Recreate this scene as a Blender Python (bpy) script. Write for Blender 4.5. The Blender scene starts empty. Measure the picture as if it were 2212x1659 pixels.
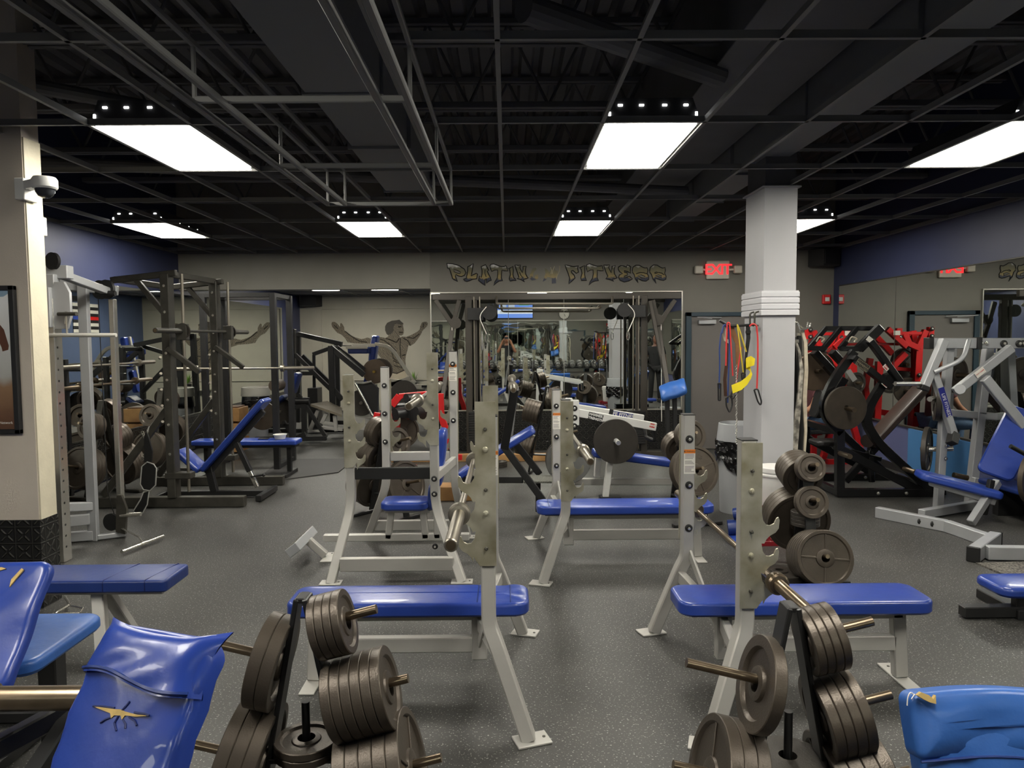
import bpy, bmesh, math, random
from mathutils import Vector, Matrix

# ------------------------------------------------------------------ camera, world, exposure
SC = bpy.context.scene
V = Vector
rad = math.radians
FPX, IMW, IMH, EYE = 1584.0, 2212.0, 1659.0, 1.70
cam = bpy.data.objects.new('camera', bpy.data.cameras.new('camera'))
SC.collection.objects.link(cam)
cam.data.sensor_width = 36.0
cam.data.lens = FPX / IMW * 36.0
cam.data.clip_start = 0.01
cam.location = (0, 0, EYE)
CAMROT = Matrix.Rotation(rad(-.403), 3, 'Z') @ Matrix.Rotation(rad(90 - 3.61), 3, 'X') @ Matrix.Rotation(rad(-.39), 3, 'Z')
cam.rotation_euler = CAMROT.to_euler()
SC.camera = cam

world = bpy.data.worlds.new('world')
SC.world = world
world.use_nodes = True
world.node_tree.nodes['Background'].inputs[0].default_value = (.9, .95, 1, 1)
world.node_tree.nodes['Background'].inputs[1].default_value = .05
SC.view_settings.view_transform = 'Standard'
SC.view_settings.look = 'None'
SC.view_settings.gamma = 1
SC.view_settings.exposure = 0.25
SC.cycles.max_bounces = 8
SC.cycles.diffuse_bounces = 4
SC.cycles.glossy_bounces = 6
SC.cycles.sample_clamp_indirect = 6
SC.cycles.caustics_reflective = False
LAMP_POWER = 26.0

def ray(u, v):
    return CAMROT @ V(((u - IMW / 2) / FPX, -(v - IMH / 2) / FPX, -1))
def at(u, v, Y):                      # the point of the photo at depth Y
    d = ray(u, v); return V((0, 0, EYE)) + d * (Y / d.y)
def fl(u, v, z=0.0):                  # the point of the photo at height z
    d = ray(u, v); return V((0, 0, EYE)) + d * ((z - EYE) / d.z)
def wx(u, v, X):                      # the point of the photo on a side wall
    d = ray(u, v); return V((0, 0, EYE)) + d * (X / d.x)

# ------------------------------------------------------------------ materials
MATS = {}
def lin(c):
    return tuple((x / 12.92 if x <= .04045 else ((x + .055) / 1.055) ** 2.4) for x in c)
def srgb(r, g, b):
    return lin((r / 255, g / 255, b / 255))
def mat(name, col, rough=.5, metal=0.0, var=0.0, vscale=8.0, bump=0.0, bscale=60.0, col2=None, thr=None, emit=0.0, coat=0.0, spec=.5, rvar=0.0):
    if name in MATS: return MATS[name]
    m = bpy.data.materials.new(name); m.use_nodes = True
    nt = m.node_tree; N = nt.nodes; Lk = nt.links
    b = N['Principled BSDF']
    b.inputs['Base Color'].default_value = (*col, 1)
    b.inputs['Roughness'].default_value = rough
    b.inputs['Metallic'].default_value = metal
    b.inputs['Specular IOR Level'].default_value = spec
    b.inputs['Coat Weight'].default_value = coat
    if emit:
        b.inputs['Emission Color'].default_value = (*col, 1)
        b.inputs['Emission Strength'].default_value = emit
    tc = N.new('ShaderNodeTexCoord')
    if var or col2 or rvar:
        n = N.new('ShaderNodeTexNoise'); n.inputs['Scale'].default_value = vscale; n.inputs['Detail'].default_value = 6
        Lk.new(tc.outputs['Object'], n.inputs['Vector'])
        r = N.new('ShaderNodeValToRGB')
        c2 = col2 or tuple(x * (1 - var) for x in col)
        c1 = col if col2 else tuple(min(1, x * (1 + var)) for x in col)
        r.color_ramp.elements[0].color = (*c2, 1); r.color_ramp.elements[1].color = (*c1, 1)
        t = thr or (.3, .7)
        r.color_ramp.elements[0].position = t[0]; r.color_ramp.elements[1].position = t[1]
        Lk.new(n.outputs['Fac'], r.inputs['Fac'])
        if var or col2: Lk.new(r.outputs['Color'], b.inputs['Base Color'])
        if rvar:
            mr = N.new('ShaderNodeMapRange')
            mr.inputs['To Min'].default_value = max(.03, rough - rvar); mr.inputs['To Max'].default_value = min(1, rough + rvar)
            Lk.new(n.outputs['Fac'], mr.inputs['Value']); Lk.new(mr.outputs[0], b.inputs['Roughness'])
    if bump:
        n2 = N.new('ShaderNodeTexNoise'); n2.inputs['Scale'].default_value = bscale; n2.inputs['Detail'].default_value = 4
        Lk.new(tc.outputs['Object'], n2.inputs['Vector'])
        bp = N.new('ShaderNodeBump'); bp.inputs['Strength'].default_value = bump; bp.inputs['Distance'].default_value = .01
        Lk.new(n2.outputs['Fac'], bp.inputs['Height']); Lk.new(bp.outputs['Normal'], b.inputs['Normal'])
    MATS[name] = m
    return m
def nodes(m):
    return m.node_tree.nodes, m.node_tree.links, m.node_tree.nodes['Principled BSDF']

SILVER = mat('silver_paint', srgb(186, 184, 178), .42, .25, .05, 5, .03, 200)
SILVER2 = mat('cool_silver_paint', srgb(178, 180, 182), .4, .3, .05, 5)
GALV = mat('worn_zinc_plate', srgb(204, 201, 184), .36, .6, vscale=9, col2=srgb(160, 154, 128), thr=(.3, .75), rvar=.12)
BLUE = mat('blue_vinyl', srgb(40, 66, 152), .30, 0, .1, 6, .12, 25, coat=.15)
DBLUE = mat('deep_blue_vinyl', srgb(30, 52, 116), .34, 0, .1, 6, .12, 25)
LBLUE = mat('light_blue_vinyl', srgb(52, 98, 172), .36, 0, .12, 7, .15, 25)
BLACK = mat('black_steel_paint', srgb(38, 38, 38), .36, .1, .15, 10)
DARKST = mat('worn_dark_steel', srgb(74, 72, 66), .42, .35, .2, 12, rvar=.1)
IRON = mat('brown_grey_cast_iron', srgb(84, 76, 67), .38, .45, .14, 9, .12, 180)
IRONF = mat('dark_cast_iron', srgb(66, 62, 57), .42, .4, .12, 9, .12, 180)
GREYIRON = mat('grey_cast_iron', srgb(120, 120, 118), .42, .5, .1, 9, .1, 180)
BARST = mat('bar_steel', srgb(150, 144, 132), .36, .85, .06, 14)
PEGST = mat('bronzed_peg_steel', srgb(122, 108, 90), .28, .85, .15, 14)
CHROME = mat('chrome', srgb(214, 212, 204), .2, .85)
RUBBER = mat('black_rubber', srgb(22, 22, 22), .55)
RED = mat('red_paint', srgb(205, 30, 32), .38, .05, .08, 6)
WHITE = mat('white_paint', srgb(226, 226, 222), .4, 0, .04, 5)
STICK = mat('white_sticker', srgb(232, 228, 218), .5)
ORANGE = mat('orange_sticker', srgb(222, 128, 48), .5)
INK = mat('black_ink', srgb(20, 20, 22), .6)
BLACKVIN = mat('black_vinyl', srgb(30, 29, 29), .4, 0, .1, 6, .1, 30)

# ------------------------------------------------------------------ mesh builder
def fillet(pts, r, seg=5):
    pts = [V(p) for p in pts]; out = [pts[0]]
    for i in range(1, len(pts) - 1):
        a, b, c = pts[i - 1], pts[i], pts[i + 1]
        d1, d2 = (a - b), (c - b)
        k = min(r, d1.length * .49, d2.length * .49)
        p, q = b + d1.normalized() * k, b + d2.normalized() * k
        for s in range(seg + 1):
            t = s / seg
            out.append(p * (1 - t) ** 2 + b * 2 * t * (1 - t) + q * t * t)
    out.append(pts[-1]); return out
def frame(d, up=None):
    d = V(d).normalized(); up = V(up) if up is not None else (V((0, 0, 1)) if abs(d.z) < .95 else V((0, 1, 0)))
    s = d.cross(up)
    if s.length < 1e-6: s = d.cross(V((1, 0, 0)))
    s.normalize(); return d, s, s.cross(d).normalized()

class M:
    def __init__(s): s.v = []; s.f = []
    def add(s, vs, fs):
        n = len(s.v); s.v += [V(p) for p in vs]; s.f += [tuple(i + n for i in f) for f in fs]; return s
    def cb(s, c, ex, ey, ez, hx, hy, hz, b=.004):     # chamfered box from centre, axes and half sizes
        c = V(c); b = min(b, hx * .45, hy * .45, hz * .45); vs = []; ix = {}
        for sx in (-1, 1):
            for sy in (-1, 1):
                for sz in (-1, 1):
                    for k in range(3):
                        x, y, z = hx, hy, hz
                        if k != 0: x -= b
                        if k != 1: y -= b
                        if k != 2: z -= b
                        ix[sx, sy, sz, k] = len(vs); vs.append(c + ex * (sx * x) + ey * (sy * y) + ez * (sz * z))
        fs = []
        S = (-1, 1)
        for a in S:
            def q(l, flip): fs.append(tuple(l if flip else l[::-1]))
            q([ix[a, -1, -1, 0], ix[a, 1, -1, 0], ix[a, 1, 1, 0], ix[a, -1, 1, 0]], a > 0)
            q([ix[-1, a, -1, 1], ix[1, a, -1, 1], ix[1, a, 1, 1], ix[-1, a, 1, 1]], a < 0)
            q([ix[-1, -1, a, 2], ix[1, -1, a, 2], ix[1, 1, a, 2], ix[-1, 1, a, 2]], a > 0)
            for d in S:
                q([ix[a, d, -1, 0], ix[a, d, -1, 1], ix[a, d, 1, 1], ix[a, d, 1, 0]], a * d > 0)
                q([ix[a, -1, d, 0], ix[a, -1, d, 2], ix[a, 1, d, 2], ix[a, 1, d, 0]], a * d < 0)
                q([ix[-1, a, d, 1], ix[-1, a, d, 2], ix[1, a, d, 2], ix[1, a, d, 1]], a * d > 0)
                for e in S:
                    q([ix[a, d, e, 0], ix[a, d, e, 1], ix[a, d, e, 2]], a * d * e > 0)
        return s.add(vs, fs)
    def bx(s, x0, x1, y0, y1, z0, z1, b=.004):
        return s.cb(((x0 + x1) / 2, (y0 + y1) / 2, (z0 + z1) / 2), V((1, 0, 0)), V((0, 1, 0)), V((0, 0, 1)), abs(x1 - x0) / 2, abs(y1 - y0) / 2, abs(z1 - z0) / 2, b)
    def bar(s, p, q, w, h=None, up=None, b=.005, ext=0):  # w sideways, h along up
        p, q = V(p), V(q); d, sd, u = frame(q - p, up); h = h or w
        return s.cb((p + q) / 2, d, sd, u, (q - p).length / 2 + ext, w / 2, h / 2, b)
    def rod(s, p, q, r, n=14, r2=None, cap=True):
        p, q = V(p), V(q); d, a, b = frame(q - p); r2 = r if r2 is None else r2; vs = []; fs = []
        for o, rr in ((p, r), (q, r2)):
            for i in range(n):
                t = 2 * math.pi * i / n; vs.append(o + a * (math.cos(t) * rr) + b * (math.sin(t) * rr))
        for i in range(n): j = (i + 1) % n; fs.append((i, j, n + j, n + i))
        if cap: fs += [tuple(range(n - 1, -1, -1)), tuple(range(n, 2 * n))]
        return s.add(vs, fs)
    def path(s, pts, r, n=8, closed=False):
        pts = [V(p) for p in pts]; m = len(pts); vs = []; fs = []; prev = None
        for i, p in enumerate(pts):
            a = pts[i - 1] if (i or closed) else p; c = pts[(i + 1) % m] if (i < m - 1 or closed) else p
            d = (c - a)
            if d.length < 1e-9: d = V((0, 0, 1))
            d.normalize()
            if prev is None: _, sd, u = frame(d)
            else:
                sd = prev - d * prev.dot(d); sd = sd.normalized() if sd.length > 1e-6 else frame(d)[1]; u = sd.cross(d)
            prev = sd; rr = r[i] if isinstance(r, (list, tuple)) else r
            for k in range(n):
                t = 2 * math.pi * k / n; vs.append(p + sd * (math.cos(t) * rr) + u * (math.sin(t) * rr))
        for i in range(m if closed else m - 1):
            for k in range(n):
                j = (k + 1) % n; a, b = i * n, ((i + 1) % m) * n; fs.append((a + k, a + j, b + j, b + k))
        if not closed: fs += [tuple(range(n - 1, -1, -1)), tuple((m - 1) * n + k for k in range(n))]
        return s.add(vs, fs)
    def rpath(s, pts, w, h, nrm, b=.004, closed=False):   # rectangular tube along a flat polyline; w along nrm, h in its plane
        pts = [V(p) for p in pts]; nrm = V(nrm).normalized(); vs = []; fs = []; m = len(pts)
        for i, p in enumerate(pts):
            d1 = (p - pts[i - 1]).normalized() if (i or closed) else None
            d2 = (pts[(i + 1) % m] - p).normalized() if (i < m - 1 or closed) else None
            d1 = d1 or d2; d2 = d2 or d1
            t = (d1 + d2).normalized(); k = nrm.cross(t).normalized(); c = max(.3, t.dot(d1))
            hh = h / 2 / c; ww = w / 2
            for x, y in ((-ww, -hh + b), (-ww, hh - b), (-ww + b, hh), (ww - b, hh), (ww, hh - b), (ww, -hh + b), (ww - b, -hh), (-ww + b, -hh)):
                vs.append(p + nrm * x + k * y)
        for i in range(m if closed else m - 1):
            for k in range(8):
                j = (k + 1) % 8; a, c2 = i * 8, ((i + 1) % m) * 8; fs.append((a + k, a + j, c2 + j, c2 + k))
        if not closed: fs += [tuple(range(7, -1, -1)), tuple((m - 1) * 8 + k for k in range(8))]
        return s.add(vs, fs)
    def lathe(s, prof, p, axis, n=40):                    # prof: (radius, distance along axis)
        p = V(p); d, a, b = frame(axis); vs = []; fs = []; m = len(prof)
        for r, t in prof:
            for i in range(n):
                g = 2 * math.pi * i / n; vs.append(p + d * t + a * (math.cos(g) * r) + b * (math.sin(g) * r))
        for k in range(m - 1):
            for i in range(n): j = (i + 1) % n; fs.append((k * n + i, k * n + j, (k + 1) * n + j, (k + 1) * n + i))
        if prof[0][0] > 1e-6 and prof[0] != prof[-1]: fs.append(tuple(range(n - 1, -1, -1)))
        if prof[-1][0] > 1e-6 and prof[0] != prof[-1]: fs.append(tuple((m - 1) * n + i for i in range(n)))
        return s.add(vs, fs)
    def prism(s, poly, o, ex, ey, t):                     # outline in the plane (ex, ey), thickness t along ex x ey, centred
        o, ex, ey = V(o), V(ex), V(ey); nz = ex.cross(ey).normalized(); n = len(poly)
        vs = [o + ex * x + ey * y + nz * (t / 2) for x, y in poly] + [o + ex * x + ey * y - nz * (t / 2) for x, y in poly]
        fs = [tuple(range(n)), tuple(range(2 * n - 1, n - 1, -1))] + [((i + 1) % n, i, n + i, n + (i + 1) % n) for i in range(n)]
        return s.add(vs, fs)
    def pad(s, o, ex, ey, L, W, T, r=.05, e=.02, crown=.008, warp=None, seg=5, nx=10):  # cushion: o is the middle of its underside
        o, ex, ey = V(o), V(ex).normalized(), V(ey).normalized(); ez = ex.cross(ey).normalized()
        def ring(ins):
            a, b_, rr = L / 2 - ins, W / 2 - ins, max(r - ins, .004); pts = []
            for cx, cy, t0 in ((a - rr, b_ - rr, 0), (-a + rr, b_ - rr, 90), (-a + rr, -b_ + rr, 180), (a - rr, -b_ + rr, 270)):
                for i in range(seg + 1):
                    t = rad(t0 + 90 * i / seg); pts.append((cx + rr * math.cos(t), cy + rr * math.sin(t)))
                nxt = {0: ((-a + rr), b_), 90: (-a, -b_ + rr), 180: (a - rr, -b_), 270: (a, b_ - rr)}[t0]
                x0, y0 = pts[-1]
                for i in range(1, nx): pts.append((x0 + (nxt[0] - x0) * i / nx, y0 + (nxt[1] - y0) * i / nx))
            return pts
        rings = [(e * .5, 0.0), (0, e * .6)]
        for i in range(5):
            t = rad(90 * i / 4); rings.append((e * (1 - math.cos(t)), T - e + e * math.sin(t)))
        m = min(L, W) / 2
        for k in (.35, .65, .88): rings.append((m * k if m * k > e else e * 1.2, T + crown * (1 - (1 - k) ** 2)))
        vs = []; fs = []; n = None
        for ins, z in rings:
            p = ring(min(ins, m * .92)); n = len(p)
            for x, y in p:
                q = (x, y, z)
                if warp: q = warp(*q)
                vs.append(o + ex * q[0] + ey * q[1] + ez * q[2])
        for k in range(len(rings) - 1):
            for i in range(n): j = (i + 1) % n; fs.append((k * n + i, k * n + j, (k + 1) * n + j, (k + 1) * n + i))
        fs += [tuple(range(n - 1, -1, -1)), tuple((len(rings) - 1) * n + i for i in range(n))]
        return s.add(vs, fs)
    def ball(s, c, r, n=12, sz=1.0):
        return s.lathe([(max(1e-5, r * math.sin(math.pi * i / n)), -r * sz * math.cos(math.pi * i / n)) for i in range(n + 1)], c, (0, 0, 1), n * 2)
    def build(s, name, material, parent=None, smooth=True, T=None, ang=.6):
        off = OFF.get(parent, V((0, 0, 0)))
        me = bpy.data.meshes.new(name)
        tm = T or CUR[0]
        vs = [(tm @ p if tm else p) - off for p in s.v]
        me.from_pydata([tuple(p) for p in vs], [], s.f); me.validate()
        bm = bmesh.new(); bm.from_mesh(me); bmesh.ops.recalc_face_normals(bm, faces=bm.faces); bm.to_mesh(me); bm.free()
        if smooth:
            me.polygons.foreach_set('use_smooth', [True] * len(me.polygons)); me.set_sharp_from_angle(angle=ang)
        me.materials.append(material)
        o = bpy.data.objects.new(name, me); SC.collection.objects.link(o)
        if parent is not None: o.parent = parent; OFF[o] = off
        return o
OFF = {}
CUR = [None]
def tag(o, label=None, cat=None, group=None, kind=None):
    if label: o['label'] = label
    if cat: o['category'] = cat
    if group: o['group'] = group
    if kind: o['kind'] = kind
    return o
def thing(name, label, cat, loc=(0, 0, 0), group=None):
    o = bpy.data.objects.new(name, None); SC.collection.objects.link(o)
    o.empty_display_size = .1
    p = V(loc)
    if CUR[0]: p = CUR[0] @ p
    o.location = p; OFF[o] = p.copy()
    return tag(o, label, cat, group)
def struct(name, m, material, smooth=False, parent=None):
    o = m.build(name, material, parent, smooth)
    if parent is None: o['kind'] = 'structure'
    return o
def place(x, y, rz=0, z=0):           # local frame for the next builders
    CUR[0] = Matrix.Translation((x, y, z)) @ Matrix.Rotation(rz, 4, 'Z')
def unplace(): CUR[0] = None
FONTS = {}
def text(name, s, size, o, ex, ey, material, parent=None, depth=.0008, align='CENTER', spacing=1.0, bold=0.0):
    cu = bpy.data.curves.new(name, 'FONT'); cu.body = s; cu.size = size; cu.align_x = align; cu.align_y = 'CENTER'
    cu.extrude = depth; cu.space_character = spacing; cu.offset = bold; cu.resolution_u = 2
    ob = bpy.data.objects.new(name, cu); SC.collection.objects.link(ob)
    dg = bpy.context.evaluated_depsgraph_get(); me = bpy.data.meshes.new_from_object(ob.evaluated_get(dg))
    bpy.data.objects.remove(ob)
    m = M(); o, ex, ey = V(o), V(ex).normalized(), V(ey).normalized(); nz = ex.cross(ey)
    m.add([o + ex * p.co.x + ey * p.co.y + nz * p.co.z for p in me.vertices], [tuple(f.vertices) for f in me.polygons])
    return m.build(name, material, parent, False)
X, Yv, Z = V((1, 0, 0)), V((0, 1, 0)), V((0, 0, 1))
ORD = ['outermost', 'second', 'third', 'fourth', 'fifth', 'sixth', 'seventh', 'eighth']
# ------------------------------------------------------------------ the setting
XL, XR, YB, YR, ZC, YD = -4.87, 4.9, 11.0, -0.95, 2.972, 17.4
def bbox(x0, x1, y0, y1, z0, z1): return M().bx(x0, x1, y0, y1, z0, z1, .001)

floor_m = mat('speckled_rubber_floor', srgb(66, 67, 68), .46)
N_, L_, B_ = nodes(floor_m)
tc = N_.new('ShaderNodeTexCoord')
big = N_.new('ShaderNodeTexNoise'); big.inputs['Scale'].default_value = .9; big.inputs['Detail'].default_value = 8; big.inputs['Roughness'].default_value = .65
spk = N_.new('ShaderNodeTexNoise'); spk.inputs['Scale'].default_value = 105; spk.inputs['Detail'].default_value = 2
spr = N_.new('ShaderNodeValToRGB'); spr.color_ramp.elements[0].position = .615; spr.color_ramp.elements[1].position = .70
spr.color_ramp.elements[0].color = (0, 0, 0, 1); spr.color_ramp.elements[1].color = (1, 1, 1, 1)
br = N_.new('ShaderNodeValToRGB'); br.color_ramp.elements[0].position = .3; br.color_ramp.elements[1].position = .72
br.color_ramp.elements[0].color = (*srgb(44, 44, 42), 1); br.color_ramp.elements[1].color = (*srgb(74, 73, 70), 1)
mx = N_.new('ShaderNodeMix'); mx.data_type = 'RGBA'; mx.inputs['B'].default_value = (*srgb(160, 159, 154), 1)
for n in (big, spk): L_.new(tc.outputs['Object'], n.inputs['Vector'])
L_.new(big.outputs['Fac'], br.inputs['Fac']); L_.new(br.outputs['Color'], mx.inputs['A'])
L_.new(spk.outputs['Fac'], spr.inputs['Fac']); L_.new(spr.outputs['Color'], mx.inputs['Factor'])
L_.new(mx.outputs['Result'], B_.inputs['Base Color'])
mr = N_.new('ShaderNodeMapRange'); mr.inputs['To Min'].default_value = .36; mr.inputs['To Max'].default_value = .62
L_.new(big.outputs['Fac'], mr.inputs['Value']); L_.new(mr.outputs[0], B_.inputs['Roughness'])
bp = N_.new('ShaderNodeBump'); bp.inputs['Strength'].default_value = .25; bp.inputs['Distance'].default_value = .003
L_.new(spk.outputs['Fac'], bp.inputs['Height']); L_.new(bp.outputs['Normal'], B_.inputs['Normal'])

WALLG = mat('taupe_grey_wall_paint', srgb(122, 119, 111), .6, 0, .04, 3, .04, 120)
WALLS = mat('lit_soffit_wall_paint', srgb(140, 137, 128), .6, 0, .04, 3, .04, 120)  # wall paint toned lighter: light on the soffit put into its colour
WALLD = mat('mural_wall_paint', srgb(172, 168, 152), .6, 0, .04, 3, .03, 120)
mat('slate_blue_wall_paint', srgb(78, 92, 122), .5, 0, .05, 3)
NAVY = mat('navy_wall_paint', srgb(52, 58, 88), .5, 0, .05, 3, .04, 120)
CREAM = mat('cream_wall_paint', srgb(206, 196, 182), .55, 0, .05, 4, .05, 90)
BEIGE = mat('worn_white_wall_edge', srgb(214, 206, 182), .55, 0, .08, 7, .1, 60)
COLG = mat('light_grey_column_paint', srgb(178, 178, 180), .5, 0, .03, 3)
SLAT = mat('white_slatwall', srgb(205, 205, 208), .4)
BLKC = mat('black_plenum_paint', srgb(104, 104, 106), .75, 0, .12, 2)
GRID = mat('black_ceiling_grid_paint', srgb(128, 128, 126), .55)
DUCTM = mat('charcoal_duct_paint', srgb(128, 130, 132), .6)
TEAL = mat('dark_teal_frame', srgb(36, 58, 70), .45)
DOORM = mat('grey_door_paint', srgb(108, 104, 100), .5, 0, .03, 2)
MIRROR = mat('mirror_glass', (.80, .83, .80), .012, 1.0)
WAVY = mat('warped_mirror_glass', (.78, .83, .80), .012, 1.0)
n_, l_, b_ = nodes(WAVY)
t_ = n_.new('ShaderNodeTexCoord'); mp = n_.new('ShaderNodeMapping'); mp.inputs['Scale'].default_value = (1.3, 1, 3.2)
w_ = n_.new('ShaderNodeTexNoise'); w_.inputs['Scale'].default_value = 1.6; w_.inputs['Detail'].default_value = 1
bq = n_.new('ShaderNodeBump'); bq.inputs['Strength'].default_value = .022; bq.inputs['Distance'].default_value = .03
l_.new(t_.outputs['Object'], mp.inputs['Vector']); l_.new(mp.outputs[0], w_.inputs['Vector'])
l_.new(w_.outputs['Fac'], bq.inputs['Height']); l_.new(bq.outputs['Normal'], b_.inputs['Normal'])

# black embossed cross-pattern rubber wainscot
TREAD = mat('black_embossed_tile', srgb(34, 34, 33), .3)
n_, l_, b_ = nodes(TREAD)
t_ = n_.new('ShaderNodeTexCoord')
def tread_tex(ax):
    mp = n_.new('ShaderNodeMapping'); mp.inputs['Rotation'].default_value = (0, 0, 0)
    l_.new(t_.outputs['Object'], mp.inputs['Vector'])
    sx = n_.new('ShaderNodeSeparateXYZ'); l_.new(mp.outputs[0], sx.inputs[0])
    def mth(op, a, b=None, c=None):
        q = n_.new('ShaderNodeMath'); q.operation = op
        for i, k in enumerate((a, b, c)):
            if k is None: continue
            if isinstance(k, (int, float)): q.inputs[i].default_value = k
            else: l_.new(k, q.inputs[i])
        return q.outputs[0]
    a = mth('ADD', sx.outputs[0], sx.outputs[1])
    u = mth('ABSOLUTE', mth('SUBTRACT', mth('FRACT', mth('MULTIPLY', a, 9.5)), .5))
    v = mth('ABSOLUTE', mth('SUBTRACT', mth('FRACT', mth('MULTIPLY', sx.outputs[2], 9.5)), .5))
    d = mth('ABSOLUTE', mth('SUBTRACT', u, v))
    r = mth('MAXIMUM', u, v)
    def ss(a, lo, hi):
        q = n_.new('ShaderNodeMapRange'); q.interpolation_type = 'SMOOTHSTEP'; l_.new(a, q.inputs['Value']); q.inputs['From Min'].default_value = lo; q.inputs['From Max'].default_value = hi
        return q.outputs[0]
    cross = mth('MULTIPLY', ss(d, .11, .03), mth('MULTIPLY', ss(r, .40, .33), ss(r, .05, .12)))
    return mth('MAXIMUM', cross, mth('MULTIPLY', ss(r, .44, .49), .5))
hh = tread_tex(0)
bq = n_.new('ShaderNodeBump'); bq.inputs['Strength'].default_value = 1; bq.inputs['Distance'].default_value = .02
cm = n_.new('ShaderNodeMix'); cm.data_type = 'RGBA'; cm.inputs['A'].default_value = (*srgb(26, 26, 25), 1); cm.inputs['B'].default_value = (*srgb(66, 65, 60), 1)  # raised crosses tinted lighter, light on the relief put into the colour
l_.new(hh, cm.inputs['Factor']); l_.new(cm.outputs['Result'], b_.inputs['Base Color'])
l_.new(hh, bq.inputs['Height']); l_.new(bq.outputs['Normal'], b_.inputs['Normal'])

struct('floor', bbox(XL - .2, XR + .2, YR - .2, YD + .2, -.1, 0), floor_m)
# left side: near wing wall, long mirrored wall
struct('wall_left', bbox(XL - .15, XL, YR, YD, 0, 4.4), NAVY)
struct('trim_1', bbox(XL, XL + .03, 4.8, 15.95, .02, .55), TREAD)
struct('window_1', bbox(XL, XL + .02, 4.8, 15.95, .555, 2.38), MIRROR)
struct('trim_2', bbox(XL + .001, XL + .026, 4.8, 15.95, .545, .565), DARKST)
wing = struct('wall_left_wing', bbox(XL, -2.965, 4.60, 4.77, .57, 4.4), CREAM)
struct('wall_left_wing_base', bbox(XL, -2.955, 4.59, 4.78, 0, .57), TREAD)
struct('trim_3', bbox(-2.967, -2.955, 4.605, 4.768, .57, 2.95), BEIGE)
# back wall with its mirror, alcove behind the soffit
struct('wall_back', bbox(-1.13, XR, YB, YB + .15, 0, 4.4), WALLG)
struct('wall_back_soffit', bbox(XL, -1.13, YB + .02, YB + .25, 2.44, 4.4), WALLS)
struct('wall_alcove_right', bbox(-1.13, -.98, YB + .15, YD, 0, 3.2), MATS['slate_blue_wall_paint'])
struct('wall_alcove_back', bbox(XL, -.98, YD, YD + .15, 0, 3.2), WALLD)
struct('ceiling_alcove', bbox(XL, -.98, YB + .25, YD, 2.72, 2.8), BLKC)
for i in range(6):
    y = YB + .9 + i * 1.0
    struct('trim_%d' % (4 + i), bbox(XL, -1.13, y, y + .025, 2.705, 2.719), GRID)
for i, x in enumerate((-4.05, -3.43, -2.82, -2.2, -1.6)):
    struct('trim_%d' % (10 + i), bbox(x, x + .025, YB + .25, YD, 2.704, 2.718), GRID)
fr = M()                                                # moulding around the mural
for a, b in (((-4.35, 2.41), (-1.2, 2.41)), ((-4.35, .72), (-1.2, .72)), ((-4.35, .72), (-4.35, 2.41))):
    fr.bar((a[0], YD - .01, a[1]), (b[0], YD - .01, b[1]), .02, .035, (0, -1, 0))
struct('trim_15', fr, WALLD)
struct('window_2', bbox(-1.125, 2.62, YB - .02, YB, .62, 2.365), MIRROR)
mf = M()
mf.bx(-1.135, 2.635, YB - .03, YB, 2.365, 2.385); mf.bx(-1.135, -1.115, YB - .03, YB, .6, 2.38); mf.bx(2.615, 2.635, YB - .03, YB, .6, 2.38); mf.bx(-1.135, 2.635, YB - .03, YB, .6, .62)
for x in (.03, .86, 1.75): mf.bx(x - .004, x + .004, YB - .024, YB, .62, 2.365)
struct('trim_16', mf, mat('mirror_edge_channel', srgb(196, 194, 184), .3, .7))
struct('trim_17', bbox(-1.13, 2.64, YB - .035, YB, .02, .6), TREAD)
# right wall
struct('wall_right', bbox(XR, XR + .15, YR, YB + .15, 0, 4.4), NAVY)
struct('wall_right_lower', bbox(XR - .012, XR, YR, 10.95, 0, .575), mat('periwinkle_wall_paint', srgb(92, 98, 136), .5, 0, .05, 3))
struct('window_3', bbox(XR - .02, XR, YR + .05, 10.78, .60, 2.42), MIRROR)
rt = M(); rt.bx(XR - .035, XR, YR + .05, 10.78, .575, .60); rt.bx(XR - .025, XR, YR + .05, 10.78, 2.42, 2.435)
struct('trim_18', rt, DARKST)
struct('trim_19', M().bx(XR - .024, XR - .018, 9.2, 9.206, .60, 2.42), DARKST)
struct('baseboard_right', bbox(XR - .03, XR, YR, 10.9, 0, .09), mat('black_baseboard', srgb(30, 30, 32), .5))
struct('baseboard_back', bbox(3.75, XR, YB - .015, YB, 0, .09), MATS['black_baseboard'])
# rear wall behind the photographer
struct('wall_rear', bbox(XL, XR, YR - .15, YR, 0, 4.4), WALLG)
struct('window_4', bbox(-4.4, 4.6, YR, YR + .02, .62, 2.22), WAVY)
re_ = M()
for x in (-2.7, -1.3, .35, 1.75, 3.2): re_.bx(x - .004, x + .004, YR + .018, YR + .023, .62, 2.22)
re_.bx(-4.4, 4.6, YR, YR + .03, 2.22, 2.24)
struct('trim_20', re_, MATS['mirror_edge_channel'])
# column
struct('column', bbox(2.19, 2.47, 6.27, 6.75, 0, 2.962), COLG)
struct('column_neck', bbox(2.2, 2.46, 6.28, 6.74, 2.966, 4.4), BLKC)
cap = M(); cap.bx(2.165, 2.495, 6.245, 6.775, 2.95, 2.965)
struct('trim_21', cap, COLG)
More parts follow.
